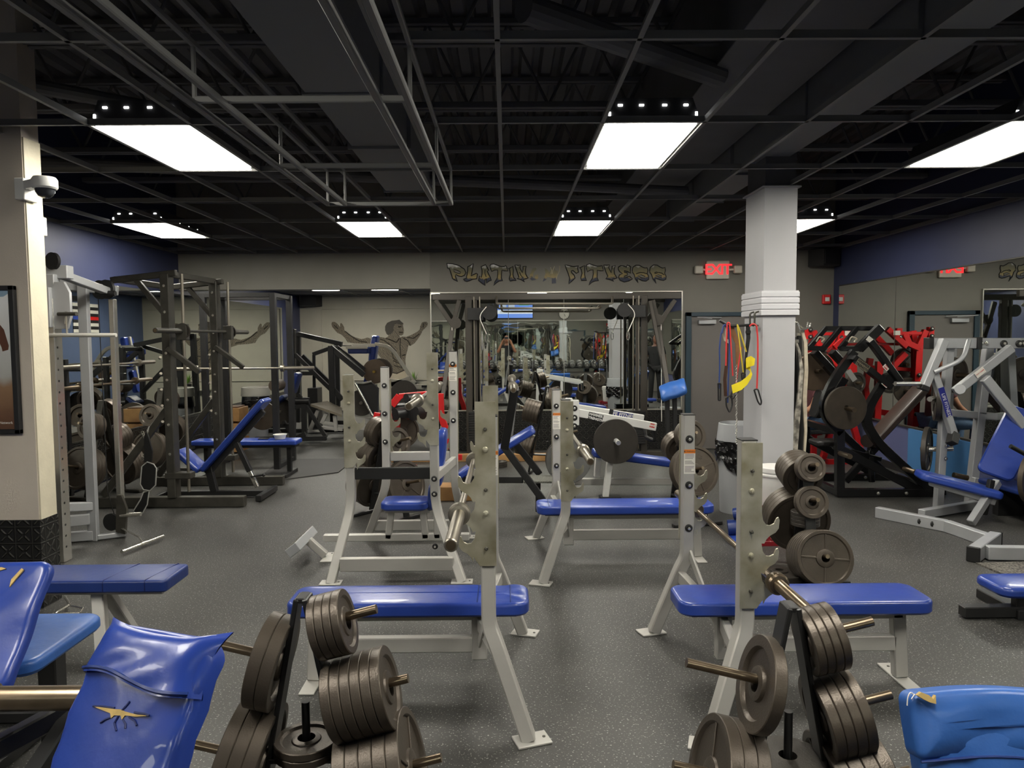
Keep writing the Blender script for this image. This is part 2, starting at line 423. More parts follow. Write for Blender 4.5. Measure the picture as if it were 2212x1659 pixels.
# door
struct('door_1', bbox(2.76, 3.66, YB - .03, YB - .001, .01, 2.0), DOORM)
df = M(); df.bx(2.68, 2.76, YB - .06, YB, 0, 2.06); df.bx(3.66, 3.74, YB - .06, YB, 0, 2.06); df.bx(2.68, 3.74, YB - .06, YB, 2.0, 2.06)
struct('trim_22', df, TEAL)
dc = thing('door_closer', 'silver overhead closer arm at the top of the grey back door', 'door closer', (3.0, YB - .05, 1.93))
M().bx(2.86, 3.12, YB - .085, YB - .03, 1.885, 1.945).build('closer_body', SILVER2, dc)
M().bar((3.05, YB - .1, 1.965), (2.8, YB - .2, 1.985), .02, .012).bar((2.8, YB - .2, 1.985), (3.2, YB - .07, 1.98), .02, .012).build('closer_arm', SILVER2, dc)

# ceiling: steel deck, joists, ducts, tee grid
dk = M(); pts = []
x = XL - .1
while x < XR + .1:
    pts += [(x, 4.25), (x + .09, 4.25), (x + .115, 4.31), (x + .165, 4.31)]; x += .19
n = len(pts)
dk.add([V((p[0], YR - .1, p[1])) for p in pts] + [V((p[0], YB + .2, p[1])) for p in pts] + [V((p[0], YR - .1, 4.4)) for p in (pts[0], pts[-1])] + [V((p[0], YB + .2, 4.4)) for p in (pts[0], pts[-1])],
       [(i, i + 1, n + i + 1, n + i) for i in range(n - 1)] + [(2 * n, 2 * n + 1, 2 * n + 3, 2 * n + 2)])
struct('ceiling', dk, BLKC)
for k in range(7):
    y = 2.05 + k * 1.32; j = M()
    for zz in (3.55, 4.2):
        j.bar((XL, y - .035, zz), (XR, y - .035, zz), .045, .05); j.bar((XL, y + .035, zz), (XR, y + .035, zz), .045, .05)
    xx = XL + .1; up = True
    while xx < XR - .3:
        a, b = (3.56, 4.19) if up else (4.19, 3.56)
        j.rod((xx, y, a), (xx + .32, y, b), .013, 6); xx += .32; up = not up
    o = struct('beam_%d' % (k + 1), j, BLKC)
def duct(name, x0, x1, z0, z1, ys):
    d = M()
    for i in range(len(ys) - 1):
        g = .012 * (i % 2)
        d.bx(x0 + g, x1 - g, ys[i], ys[i + 1] - .004, z0 + g, z1, .004)
        d.bx(x0 - .02, x1 + .02, ys[i + 1] - .02, ys[i + 1], z0 - .012, z1 + .01, .003)
    return struct(name, d, DUCTM)
duct('duct_1', -1.22, -.76, 3.2, 3.5, [0, 1.6, 3.3, 4.6, 5.9, 7.6])
duct('duct_2', 2.1, 2.42, 3.2, 3.5, [0, 2.2, 3.8, 5.2, 6.9, 8.3, 9.6])
struct('beam_8', M().bx(1.35, 2.05, 0, YB, 3.42, 4.2), BLKC)
struct('duct_3', M().rod((-4.7, 6.6, 3.3), (2.0, 8.2, 3.3), .055, 12).rod((-4.2, 3.9, 3.35), (-2.0, 5.8, 3.35), .05, 12).rod((.1, 3.9, 3.4), (1.4, 4.9, 3.4), .075, 14), BLKC)
tn = [23]
def tee(m):
    o = struct('trim_%d' % tn[0], m, GRID); tn[0] += 1; return o
HX0, HX1, HY1 = -1.34, -.41, 5.62                       # open trough around the duct
gx = [-.03 + .61 * k for k in range(-7, 9)]
def teebar(p, q):
    p, q = V(p), V(q); d, sd, u = frame(q - p); m = M()
    m.cb((p + q) / 2 , d, sd, u, (q - p).length / 2, .012, .0015, .0005); m.cb((p + q) / 2 + Z * .02, d, sd, u, (q - p).length / 2, .003, .018, .0005)
    return m
for x in gx:
    ya = HY1 if HX0 < x < HX1 else YR
    tee(teebar((x, ya, ZC), (x, YB, ZC)))
yy = 3.224 - 1.219 * 3
while yy < YB:
    if yy < HY1:
        tee(teebar((XL, yy, ZC), (HX0, yy, ZC))); tee(teebar((HX1, yy, ZC), (XR, yy, ZC)))
    else: tee(teebar((XL, yy, ZC), (XR, yy, ZC)))
    yy += 1.219
for p, q in (((XL, YB - .02), (XR, YB - .02)), ((XL + .02, YR), (XL + .02, YB)), ((XR - .02, YR), (XR - .02, YB))): tee(teebar((*p, ZC), (*q, ZC)))
for x in (HX0, -1.21, -.54, HX1):
    tee(M().bar((x, YR, 2.715), (x, HY1, 2.715), .03, .03)); tee(M().bar((x, YR, ZC), (x, HY1, ZC), .022, .03))
tr = M().bar((HX0, HY1, 2.715), (HX1, HY1, 2.715), .02, .03).bar((HX0, HY1, ZC), (HX1, HY1, ZC), .02, .03)
for x in (HX0, -1.21, -.54, HX1): tr.bar((x, HY1, 2.715), (x, HY1, ZC), .018, .018)
tee(tr)
for y in (3.25, 4.47): tee(M().bar((HX0, y, 2.735), (HX1, y, 2.735), .02, .03).bar((HX0, y, 2.735), (HX0, y, ZC), .018).bar((HX1, y, 2.735), (HX1, y, ZC), .018))

# ------------------------------------------------------------------ ceiling fixtures
DIFF = mat('lit_diffuser', (1, .955, .85), .6, emit=LAMP_POWER)
SLOT = mat('lit_slot', (1, 1, .97), .6, emit=9)
HOUS = mat('gloss_black_housing', srgb(58, 58, 60), .3)
def fixture(x0, y0, label, z=ZC, L=1.17, W=.575):
    t = thing('ceiling_light', label, 'ceiling light', (x0 + W / 2, y0 + L / 2, z), 'lit troffers in the black ceiling')
    h = M(); x1, y1 = x0 + W, y0 + L
    h.prism([(-W / 2, 0), (W / 2, 0), (W / 2 - .02, .05), (W / 2 - .05, .135), (-W / 2 + .05, .135), (-W / 2 + .02, .05)], (x0 + W / 2, y0 + L / 2, z + .012), X, Z, L)
    hs = h.build('housing', HOUS, t, False)
    M().bx(x0 + .02, x1 - .02, y0 + .02, y1 - .02, z - .004, z + .006, .002).build('diffuser', DIFF, t, False)
    for fx in (.16, .38, .62, .84):
        M().bx(x0 + W * fx - .014, x0 + W * fx + .014, y0 - .006, y0 + .002, z + .098, z + .11, .002).build('lamp_slot', SLOT, hs, False)
    for fx in (.05, .95):
        M().bx(x0 + W * fx - .007, x0 + W * fx + .007, y0 - .006, y0 + .002, z + .03, z + .065, .002).build('lamp_clip', SLOT, hs, False)
    for k in range(4):
        M().bx(x1 - .03, x1 - .02, y0 + .2 + k * .24, y0 + .215 + k * .24, z + .06, z + .07, .002).build('lamp_slot', SLOT, hs, False)
    return t
fixture(-2.46, 4.455, 'large lit ceiling light at the left of the nearer row')
fixture(.595, 4.455, 'large lit ceiling light in the middle of the nearer row')
fixture(3.035, 4.455, 'lit ceiling light cut by the right edge of the photo')
fixture(-4.3, 8.115, 'lit ceiling light of the farther row, nearest the left wall')
fixture(-1.855, 8.115, 'small lit ceiling light of the farther row, left of the wall lettering')
fixture(.595, 8.115, 'small lit ceiling light of the farther row, above the wall lettering')
fixture(3.035, 8.115, 'lit ceiling light partly hidden behind the grey column')
for i, x in enumerate((-2.46, .595, 3.035)): fixture(x, .8, 'lit ceiling light over the near end of the room, %s' % ('at left', 'in the middle', 'at right')[i])
fixture(-4.3, -.35, 'added lit ceiling light near the left wall, over the preacher bench end of the room')  # added outside the rows to bring a gloss onto the front left pad
fixture(-4.04, 14.3, 'lit light left in the low alcove ceiling behind the soffit', 2.713)
fixture(-2.81, 14.3, 'lit light right in the low alcove ceiling behind the soffit', 2.713)
# ------------------------------------------------------------------ weight plates, bars, plate trees
PK = {  # kind: (radius, thickness, bore, rim width, recess depth, hub radius)
    'p45': (.225, .042, .027, .026, .012, .062), 'p35': (.182, .040, .027, .024, .011, .058), 'p25': (.142, .038, .027, .036, .014, .050),
    'p20': (.125, .030, .027, .030, .009, .048), 'p10': (.112, .027, .027, .026, .008, .045), 'p5': (.098, .024, .027, .022, .007, .042), 'p2': (.078, .018, .024, .016, .005, .036)}
PM = {}
def plate_mesh(kind, material, spokes):
    k = (kind, material.name, spokes)
    if k in PM: return PM[k]
    r, t, b, rim, rec, hub = PK[kind]; h = t / 2
    half = [(b, h), (hub - .012, h), (hub, h - .003), (hub + .003, h - rec), (r - rim - .005, h - rec), (r - rim, h - .002), (r - rim + .002, h), (r - .0025, h), (r, h - .0025)]
    if spokes == 'flat': half = [(b, h), (b + .02, h), (r - .004, h), (r, h - .004)]
    prof = half + [(a, -c) for a, c in reversed(half)]; prof.append(prof[0])
    m = M().lathe(prof, (0, 0, 0), Z, 56)
    if spokes == 'spoke':
        for g in range(4):
            a = rad(45 + 90 * g); d = V((math.cos(a), math.sin(a), 0))
            for sg in (1, -1):
                m.cb(d * ((hub + r - rim) / 2) + Z * sg * (h - rec + .002), d, Z.cross(d), Z, (r - rim - hub) / 2 + .004, .006, .004, .003)
    sv = CUR[0]; CUR[0] = None; o = m.build('plate_' + kind, material); CUR[0] = sv; me = o.data; bpy.data.objects.remove(o)
    PM[k] = me; return me
def plate(c, axis, kind, label, group, material=None, spokes='plain', name='weight_plate', spin=0):
    material = material or IRON
    o = bpy.data.objects.new(name, plate_mesh(kind, material, spokes)); SC.collection.objects.link(o)
    T = CUR[0] or Matrix.Identity(4)
    d, a, b = frame(T.to_3x3() @ V(axis)); R = Matrix((a, b, d)).transposed().to_4x4()
    if R.determinant() < 0: R = Matrix((-a, b, d)).transposed().to_4x4()
    o.matrix_world = Matrix.Translation(T @ V(c)) @ R @ Matrix.Rotation(spin, 4, 'Z')
    return tag(o, label, 'weight plate', group)
def raised(o, kind, words, size=.03, rr=None, sg=1):   # cast lettering on a plate's face
    r, t, b, rim, rec, hub = PK[kind]; rr = rr or (hub + r - rim) / 2
    sv = CUR[0]; CUR[0] = None
    for w, a in words:
        d = V((math.cos(a), math.sin(a), 0)); ex = V((d.y, -d.x, 0)) * sg
        q = text('cast_lettering', w, size, d * rr + Z * sg * (t / 2 - rec + .001), ex, d, o.data.materials[0], None, .002, bold=.001)
        q.parent = o
    CUR[0] = sv
def stack(p, axis, kinds, where, group, gap=.0008, start=0.012, material=None, spokes=None, names=None):
    """plates along a peg from its root; labels run from the outer end"""
    p, axis = V(p), V(axis).normalized(); t = start; out = []; n = len(kinds)
    for i, k in enumerate(kinds):
        th = PK[k][1]; j = n - 1 - i
        word = 'only' if n == 1 else ('innermost' if j == n - 1 else ORD[j])
        if n > 1 and 0 < j < n - 1: word = ORD[j] + ' from outside'
        size = {'p45': 'largest iron', 'p35': 'large iron', 'p25': 'mid-size iron', 'p20': 'mid-size iron', 'p10': 'small iron', 'p5': 'small iron', 'p2': 'tiny iron'}[k]
        sp = (spokes or {}).get(k, 'plain') if isinstance(spokes, dict) else (spokes or 'plain')
        # a hanging plate rests its bore on the peg
        drop = V((0, 0, -(PK[k][2] - .0135)))
        out.append(plate(p + axis * (t + th / 2) + drop, axis, k, '%s plate, %s on %s' % (size, word, where), group, material, sp, spin=random.uniform(0, 6)))
        t += th + gap
    return out
def tree(name_label, x, y, rz, pegs, shelf=.36, top=.93, spread=.23, steel=None, feet=True, slim=.07):
    """A-frame plate tree. pegs: (side, height, length, plate kinds, where, spokes)"""
    place(x, y, rz); st = steel or BLACK
    t = thing('plate_tree', name_label, 'plate tree', (0, 0, 0))
    for sg in (-1, 1):
        m = M().bar((sg * .012, 0, top), (sg * (.012 + spread), 0, .03), .016, slim, (0, 1, 0), .003)
        m.v = m.v; m.build('leg', st, t)
        if feet: M().bar((sg * (.02 + spread), -.24, .02), (sg * (.02 + spread), .24, .02), .055, .03, Z, .004).build('foot', st, t)
    M().bar((-.014, 0, top - .004), (.014, 0, top - .004), slim * .9, .016, Z, .003).build('top_weld', st, t)
    if shelf:
        w = .012 + spread * (top - shelf) / (top - .03)
        M().bar((-w, 0, shelf), (w, 0, shelf), .075, .016, Z, .003).build('cross_shelf', st, t)
        M().rod((0, 0, shelf), (0, 0, shelf + .17), .0125, 14).build('peg', BLACK, t)
    tl = rad(14)
    for side, h, L, kinds, where, spokes in pegs:
        xr = side * (.012 + spread * (top - h) / (top - .03)); ax = V((side * math.cos(tl), 0, math.sin(tl)))
        M().rod((xr, 0, h), V((xr, 0, h)) + ax * L, .0140, 16).build('peg', PEGST, t)
        stack((xr, 0, h), ax, kinds, where, 'plates on the trees', spokes=spokes)
    unplace(); return t
def barbell(c, d, label, L=2.2, inner=1.31, material=None, name='barbell', group=None, r=.0145, sl=.0245):
    c, d = V(c), V(d).normalized(); material = material or BARST
    t = thing(name, label, 'barbell', c, group)
    M().rod(c - d * inner / 2, c + d * inner / 2, r, 16).build('bar_shaft', material, t)
    for sg in (-1, 1):
        e = d * sg
        prof = [(.018, -.03), (.042, -.028), (.045, -.02), (.045, .012), (.038, .02), (.0255, .022), (sl, .024), (sl, L / 2 - inner / 2 - .004), (sl - .004, L / 2 - inner / 2)]
        s = M().lathe(prof, c + e * inner / 2, e, 24).build('sleeve', material, t)
        M().lathe([(.001, 0), (.017, 0), (.017, .002), (.001, .002)], c + e * (L / 2 + .0005), e, 16).build('end_cap', PEGST, s)
    return t
# the two trees in the foreground and those behind
tree('black A-frame plate tree at the front left, between the torn pad and the blue bench', -.625, 2.19, 0, [
    (1, .83, .20, ['p5'] * 4, 'upper right peg of front left tree', None), (1, .60, .25, ['p20'] * 6, 'middle right peg of front left tree', None),
    (1, .335, .30, ['p35'] * 5, 'bottom right peg of front left tree', 'spoke'),
    (-1, .72, .27, ['p25'] * 2, 'upper left peg of front left tree', None), (-1, .40, .27, ['p35'] * 3, 'lower left peg of front left tree', None)], shelf=.42, top=.92, spread=.17)
tree('black A-frame plate tree at the front right, under the barbell end', .835, 2.12, 0, [
    (1, .80, .22, ['p5'] * 4, 'upper right peg of front right tree', None), (1, .57, .24, ['p20'] * 4, 'middle right peg of front right tree', None),
    (1, .33, .26, ['p35'] * 4, 'bottom right peg of front right tree', 'spoke'),
    (-1, .67, .26, ['p25'], 'upper left peg of front right tree', None), (-1, .36, .24, ['p35'] * 3, 'lower left peg of front right tree', 'spoke')], shelf=.41, top=.905, spread=.16)
# small plates lying round the upright pegs of the shelves
def flatpile(x, y, z, kinds, where, mt=None, sp='plain'):
    for i, k in enumerate(kinds):
        th = PK[k][1]; plate((x, y, z + th / 2), Z, k, '%s plate lying %s' % ('small dark' if len(kinds) == 1 else 'top' if i == len(kinds) - 1 else 'lowest' if i == 0 else ORD[i] + ' from bottom', where), 'plates on the trees', mt, sp); z += th + .001
flatpile(-.625, 2.19, .428, ['p5', 'p5'], 'round the upright peg of front left tree')
flatpile(.835, 2.12, .418, ['p10'], 'round the upright peg of front right tree', IRONF, 'flat')
p3 = [(1, .79, .19, ['p5'] * 3, 'upper near peg of tree behind the right bench', None), (1, .56, .17, ['p10', 'p10'], 'middle near peg of tree behind the right bench', None), (1, .20, .29, ['p35'] * 6, 'bottom near peg of tree behind the right bench', 'spoke'),
      (-1, .70, .26, ['p25'] * 5, 'upper far peg of tree behind the right bench', None), (-1, .36, .30, ['p45'] * 4, 'lower far peg of tree behind the right bench', None)]
tree('dark plate tree behind the right bench, loaded with brown plates', 2.095, 5.08, rad(-93), p3, shelf=.36, top=.86, spread=.16)
flatpile(2.095, 5.08, .37, ['p5'] * 4, 'on the cross shelf of tree behind the right bench', IRONF)
flatpile(1.88, 4.98, .002, ['p35', 'p35'], 'on the floor at the foot of the tree behind the right bench', IRONF)
p4 = [(1, .80, .18, ['p25', 'p25'], 'upper near peg of tree by the trash can', None), (1, .49, .22, ['p45', 'p45'], 'lower near peg of tree by the trash can', 'spoke'), (-1, .66, .2, ['p25', 'p25', 'p25'], 'upper far peg of tree by the trash can', None)]
tree('dark plate tree beside the trash can with a big lettered plate in front', 1.64, 6.72, rad(-76), p4, shelf=.2, top=.95)
p5 = [(1, .72, .24, ['p25', 'p25'], 'upper right peg of tree behind the shoulder bench', None), (1, .33, .26, ['p45'] * 2, 'lower right peg of tree behind the shoulder bench', 'spoke'),
      (-1, .80, .2, ['p25'] * 3, 'upper left peg of tree behind the shoulder bench', None), (-1, .56, .26, ['p25'] * 5, 'middle left peg of tree behind the shoulder bench', None), (-1, .29, .3, ['p45'] * 4, 'lower left peg of tree behind the shoulder bench', None)]
tree('dark plate tree standing behind the shoulder press bench', -1.14, 6.95, rad(-38), p5, shelf=.2, top=.97)
p6 = [(1, .95, .22, ['p25'] * 3, 'upper right peg of tree before the back mirror', None), (1, .5, .24, ['p45'] * 3, 'lower right peg of tree before the back mirror', None),
      (-1, .78, .26, ['p25'] * 5, 'upper left peg of tree before the back mirror', None), (-1, .36, .28, ['p25'] * 5, 'lower left peg of tree before the back mirror', None)]
tree('black plate tree standing in front of the back wall mirror', .5, 9.0, rad(-15), p6, shelf=.25, top=1.1)
for o in list(SC.objects):
    if o.get('label', '').startswith('largest iron plate, outermost on lower near peg of tree by the trash'):
        raised(o, 'p45', [('45', math.pi / 2), ('LB', 0)], .05)
# ------------------------------------------------------------------ olympic flat benches
def bolt(m, p, d, r=.014):
    p, d = V(p), V(d).normalized(); m.lathe([(r, 0), (r, .004), (r * .7, .006), (r * .62, .006), (r * .62, .016), (.0001, .018)], p, d, 12)
def washer(p, d, parent, r=.021):
    p, d = V(p), V(d).normalized()
    w = M().lathe([(r, 0), (r, .006), (r * .8, .012), (r * .5, .013), (.0001, .013)], p, d, 18).build('bolt_cap', RUBBER, parent)
    M().lathe([(r * .42, .012), (r * .42, .018), (.0001, .021)], p, d, 10).build('bolt', CHROME, w)
def hookplate(u0, sg, ztop, y, ny, parent, hooks=3, w=.086, length=.695, material=None, nbolt=5):
    """zinc plate with J-hooks; sg is the side (+x or -x) the hooks stick out to"""
    pts = [(0, 0), (w, 0)]
    if hooks == 3: hz = [-.345, -.475, -.60]
    else: hz = [-.33 - .135 * i for i in range(hooks)]
    for i, h in enumerate(hz):
        pts += [(w, h + .055), (w + .006, h + .022), (w + .02, h + .002), (w + .036, h), (w + .052, h + .008), (w + .062, h + .03), (w + .070, h + .034), (w + .074, h + .022), (w + .071, h - .012), (w + .058, h - .03), (w + .036, h - .042), (w + .02, h - .058), (w + .012, h - .075)]
    pts += [(w + .012, -length + .04), (w - .008, -length + .012), (w - .016, -length), (0, -length)]
    m = M().prism([(u0 + sg * a, b) for a, b in pts], (0, y, ztop), X, Z, .009)
    o = m.build('hook_plate', material or GALV, parent)
    zs = [ztop + k for k in (-.115, -.20, -.37, -.47, -.62)][:nbolt]
    for i, z in enumerate(zs):
        b = M(); bolt(b, (u0 + sg * w * .5, y + ny * .0045, z), (0, ny, 0), .012 if i % 2 else .008); b.build('bolt', GALV if i % 2 else DARKST, o)
    return o
def warning_label(p, ex, ey, parent, w=.062, h=.135):
    p, ex, ey = V(p), V(ex), V(ey); n = ex.cross(ey)
    l = M().cb(p, ex, ey, n, w / 2, h / 2, .0006, .0002).build('warning_label', STICK, parent)
    M().cb(p + ey * (h * .42) + n * .0006, ex, ey, n, w / 2, h * .08, .0005, .0001).build('warning_band', ORANGE, l)
    text('warning_lettering', '\u25b2 WARNING', w * .17, p + ey * (h * .42) + n * .0014, ex, ey, INK, l, .0002)
    k = M()
    random.seed(int(abs(p.x) * 100 + p.z * 77))
    for i in range(14):
        y = h * (.30 - i * .055); ww = w * .42 * random.uniform(.6, 1)
        if i in (4, 8): continue
        k.cb(p + ey * y + n * .0008 - ex * (w * .42 - ww), ex, ey, n, ww, .0011, .0003, .0001)
    k.build('warning_lettering', INK, l)
def foot_plate(p, parent, ang=0, w=.13, d=.085, mt=None):
    p = V(p); e = V((math.cos(ang), math.sin(ang), 0)); f = V((-e.y, e.x, 0))
    o = M().cb(p + Z * .005, e, f, Z, w / 2, d / 2, .005, .002).build('foot_plate', mt or SILVER, parent)
    b = M(); b.lathe([(.007, 0), (.007, .003), (.0001, .003)], p + e * (w * .36) + Z * .0095, Z, 10); b.build('anchor_bolt', DARKST, o)
    return o
def olympic_bench(label, xu, yc, s, plate_top, pad_far, hw=.475, ends=None, creased=True):
    """xu: uprights' x, s: +1 when the pad runs to +x from them"""
    place(0, 0, 0)
    t = thing('bench_press', label, 'weight bench', (xu + s * .5, yc, 0))
    top = 1.268
    for sy in (-1, 1):
        y = yc + sy * hw; up = M()
        pts = [(xu, y, top), (xu, y, .47), (xu - s * .03, y + sy * .02, .40), (xu - s * .165, y + sy * .085, .012)]
        q = fillet(pts, .09, 4)
        up.rpath(q, .075, .062, (s * .0, 1, 0), .006)
        u = up.build('upright', SILVER, t)
        M().bx(xu - .033, xu + .033, y - .039, y + .039, top, top + .006, .002).build('end_cap', RUBBER, u)
        for z in (top - .13, top - .385, top - .625):
            washer((xu, y - sy * .0375, z), (0, -sy, 0), u)
        hookplate(xu - s * .036, s, plate_top, y + sy * .043, sy, u)
        if sy > 0: warning_label((xu + .002, y - sy * .0385, top - .255), X, Z, u)
        foot_plate((xu - s * .18, y + sy * .09, 0), t, rad(18 * sy * s), .15, .1)
        # diagonal gusset and brace to the bench post
        M().bar((xu - s * .035, y + sy * .01, .36), (xu + s * .05, yc + sy * .04, .30), .04, .07, Z).build('brace', SILVER, t)
        M().bar((xu + s * .01, y - sy * .03, .50), (xu + s * .06, yc + sy * .03, .20), .012, .05, Z, .003).build('gusset', SILVER, t)
    x0, x1 = xu - s * .185, pad_far
    L = abs(x1 - x0); xm = (x0 + x1) / 2
    M().bar((xu + s * .06, yc, .43 - .06 - .035), (x1 - s * .10, yc, .335), .05, .05, Z).build('seat_rail', SILVER, t)
    M().bar((xu + s * .06, yc, .33), (xu + s * .06, yc, .11), .055, .075, X).build('post', SILVER, t)
    M().bar((xu + s * .06, yc, .185), (x1 - s * .13, yc, .185), .05, .075, Z).build('lower_rail', SILVER, t)
    M().bar((x1 - s * .12, yc, .34), (x1 - s * .10, yc, .012), .05, .065, X).build('leg', SILVER, t)
    foot_plate((x1 - s * .10, yc, 0), t, rad(90), .30, .075)
    M().bx(x1 - s * .03, x1 - s * .10, yc - .02, yc + .02, .325, .355).build('end_cap', RUBBER, t)
    M().bx(min(x0, x1) + .06, max(x0, x1) - .06, yc - .11, yc + .11, .360, .372).build('pad_board', BLACK, t)
    def warp(a, b, c):
        w = 0
        if creased:
            k = abs(a * s + L / 2 - .12)
            if k < .22 and c > .03: w = -.004 * math.exp(-(k / .08) ** 2) * (1 + math.sin(b * 70 + a * 40))
        return a, b, c + w
    p = M().pad((xm, yc, .372), X, Yv, L, .285, .066, .07, .017, .003, warp, 6, 24).build('pad', BLUE, t)
    if creased:
        for k in (.09, .25):
            sm = M(); xx = x0 + s * k
            pts = [(xx, yc - .141, .40), (xx, yc - .138, .425), (xx, yc - .12, .4395)] + [(xx, yc + b, .4415 + .001 * math.cos(b * 9)) for b in (-.09, -.05, 0, .05, .09)] + [(xx, yc + .12, .4395), (xx, yc + .138, .425)]
            sm.path(pts, .0022, 6).build('seam', DBLUE, p)
    unplace(); return t
olympic_bench('silver flat bench with blue pad at front centre, hook plates raised highest', -.085, 3.56, -1, 1.435, -1.07)
olympic_bench('silver flat bench with plain blue pad at front right', 1.0, 3.53, 1, 1.262, 2.04, .50, creased=False)
olympic_bench('silver flat bench with creased blue pad in the middle, behind the two front benches', .405, 5.55, 1, 1.262, 1.56, .49)
barbell((-.195, 3.56, .995), (0, 1, 0), 'steel barbell resting on the hooks of the front centre bench')
barbell((1.105, 3.6, .685), (0, 1, 0), 'steel barbell low on the hooks of the front right bench, reaching over the plate tree', material=PEGST)
barbell((.515, 5.6, .93), (0, 1, 0), 'steel barbell on the hooks of the middle bench')
# ------------------------------------------------------------------ seated shoulder press bench with four uprights
t = thing('shoulder_press_bench', 'silver shoulder press bench with four hooked uprights and a small blue seat', 'weight bench', (-.85, 5.6, 0))
def upright(px_top, Y, px_foot, Yf, ztop, w, hooks_sg, plate_top, plate_y, ny, lbl=False, bolts=(), zb=.50, hide_plate=False):
    a = at(px_top, 731, Y).x; f = at(px_foot, 731, Yf).x
    sgn = 1 if f > a else -1
    q = fillet([(a, Y, ztop), (a, Y, zb), (f, Yf, .012)], .12, 4)
    u = M().rpath(q, .07, .062, (0, 1, 0), .006).build('upright', SILVER, t)
    M().bx(a - .032, a + .032, Y - .036, Y + .036, ztop, ztop + .006, .002).build('end_cap', RUBBER, u)
    hookplate(a - hooks_sg * .036, hooks_sg, plate_top, Y + ny * .04, ny, u, 3, .078, .66, nbolt=4)
    for z in bolts: washer((a, Y - .036, z), (0, -1, 0), u)
    if lbl: warning_label((a, Y - .0365, ztop - .17), X, Z, u)
    foot_plate((f, Yf, 0), t, 0, .15, .1)
    return u, V((a, Y, 0)), V((f, Yf, 0))
u1, a1, f1 = upright(752, 5.22, 703, 5.02, 1.44, .06, 1, 1.445, 0, -1)
u2, a2, f2 = upright(935, 5.22, 992, 5.02, 1.585, .06, -1, 1.60, 0, -1, bolts=(.70, .59, .21, .1))
u3, a3, f3 = upright(830, 5.98, 786, 6.17, 1.465, .06, 1, 1.36, 0, 1, bolts=(1.32, 1.09, .86))
u4, a4, f4 = upright(978, 5.98, 1005, 6.17, 1.59, .06, -1, 1.42, 0, 1, True, bolts=(1.49, 1.26, 1.03))
M().bar((a1.x + .03, 5.22, .735), (a2.x - .03, 5.22, .735), .03, .085, Z).build('wrapped_crossbar', RUBBER, t)
M().bar((f1.x + .06, 5.05, .125), (f2.x - .06, 5.05, .125), .045, .095, Z).build('lower_rail', SILVER, t)
M().bar((f3.x + .05, 6.14, .12), (f4.x - .03, 6.14, .12), .045, .085, Z).build('lower_rail', SILVER, t)
M().bar((a3.x + .03, 5.98, .735), (a4.x - .03, 5.98, .735), .04, .075, Z).build('rear_crossbar', SILVER, t)
M().bar((a4.x, 5.96, .70), (a2.x + .0, 5.25, .70), .04, .07, Z).build('side_rail', SILVER, t)
sb = V((-.62, 5.62, 0))
M().bar((-1.43, 5.62, .16), (-.30, 5.62, .16), .05, .055, Z).build('main_beam', SILVER, t)
M().pad((-.79, 5.62, .395), X, Yv, .36, .27, .065, .06, .022).build('seat', BLUE, t)
M().bar((-.93, 5.62, .15), (-.90, 5.62, .39), .05, .05).bar((-.64, 5.62, .15), (-.66, 5.62, .39), .05, .05).bar((-.95, 5.62, .375), (-.6, 5.62, .375), .06, .04).build('seat_frame', SILVER, t)
bd = V((.10, 0, 1)).normalized()
M().pad((-.575, 5.62, .70), bd, Yv, .36, .25, -.055, .06, .02).build('backrest', BLUE, t) if False else None
bp_ = M().pad((-.545, 5.62, .79), (-bd), Yv, .44, .25, .06, .06, .022).build('backrest', BLUE, t)
M().pad((-.615, 5.62, .475), (-bd), Yv, .20, .14, .05, .05, .018).build('lumbar_pad', DBLUE, t)
M().bar((-.55, 5.62, .15), (-.545, 5.62, .95), .05, .05).build('back_post', SILVER, t)
ft = M(); e = V((.80, 0, .60)).normalized(); nn = V((-.60, 0, .80))
ft.cb((-1.60, 5.62, .135), e, Yv, nn, .05, .25, .035, .004)
ft.build('foot_plate', CHROME if False else SILVER2, t)
for k in (-.14, .14): M().cb(V((-1.60, 5.62 + k, .135)) + nn * .0355, e, Yv, nn, .044, .10, .003, .001).build('grip_tread', mat('grip_tread', srgb(112, 112, 104), .5, .4, .6, 120, .8, 160), t)
M().bar((-1.55, 5.62, .14), (-1.42, 5.62, .02), .05, .06, X).build('brace', SILVER, t)
foot_plate((-1.39, 5.62, 0), t, rad(90), .24, .09)
barbell((-.60, 5.56, 1.285), (0, 1, 0), 'steel barbell on the high hooks of the shoulder press bench')
# ------------------------------------------------------------------ left foreground
FOAM = mat('yellow_foam', srgb(196, 168, 104), .8, 0, .15, 40)
CRACK = mat('cracked_vinyl_edge', srgb(20, 34, 92), .5)
def oriented(o, ex, ey):
    ez = V(ex).cross(V(ey)).normalized(); return lambda a, b, c: V(o) + V(ex) * a + V(ey) * b + ez * c
t = thing('incline_bench', 'incline bench with torn blue back pad and slipcover, front left by the plate tree', 'weight bench', (-.95, 1.2, 0))
wd = V((.937, -.353, 0)).normalized(); dn = V((-.353, -.937, 0)) * math.cos(rad(58)) - Z * math.sin(rad(58)); dn.normalize()
top = V((-.778, 1.59, 1.064)); L = .86
def warp(a, b, c):
    k = math.exp(-((a + .5 * L - .33) / .05) ** 2)
    side = max(0, abs(b) - .09) / .06
    return a, b * (1 - .06 * k * side), c + .004 * math.sin(a * 60 + b * 20) * side - .007 * k * side
nrm = wd.cross(dn)  # faces up and to the camera
if nrm.z < 0: nrm = -nrm
ctr = top + dn * (L / 2) - nrm * .07
e1, e2 = dn, nrm.cross(dn)
pd = M().pad(ctr, e1, e2, L, .32, .07, .05, .026, .012, warp, 6, 26).build('back_pad', BLUE, t)
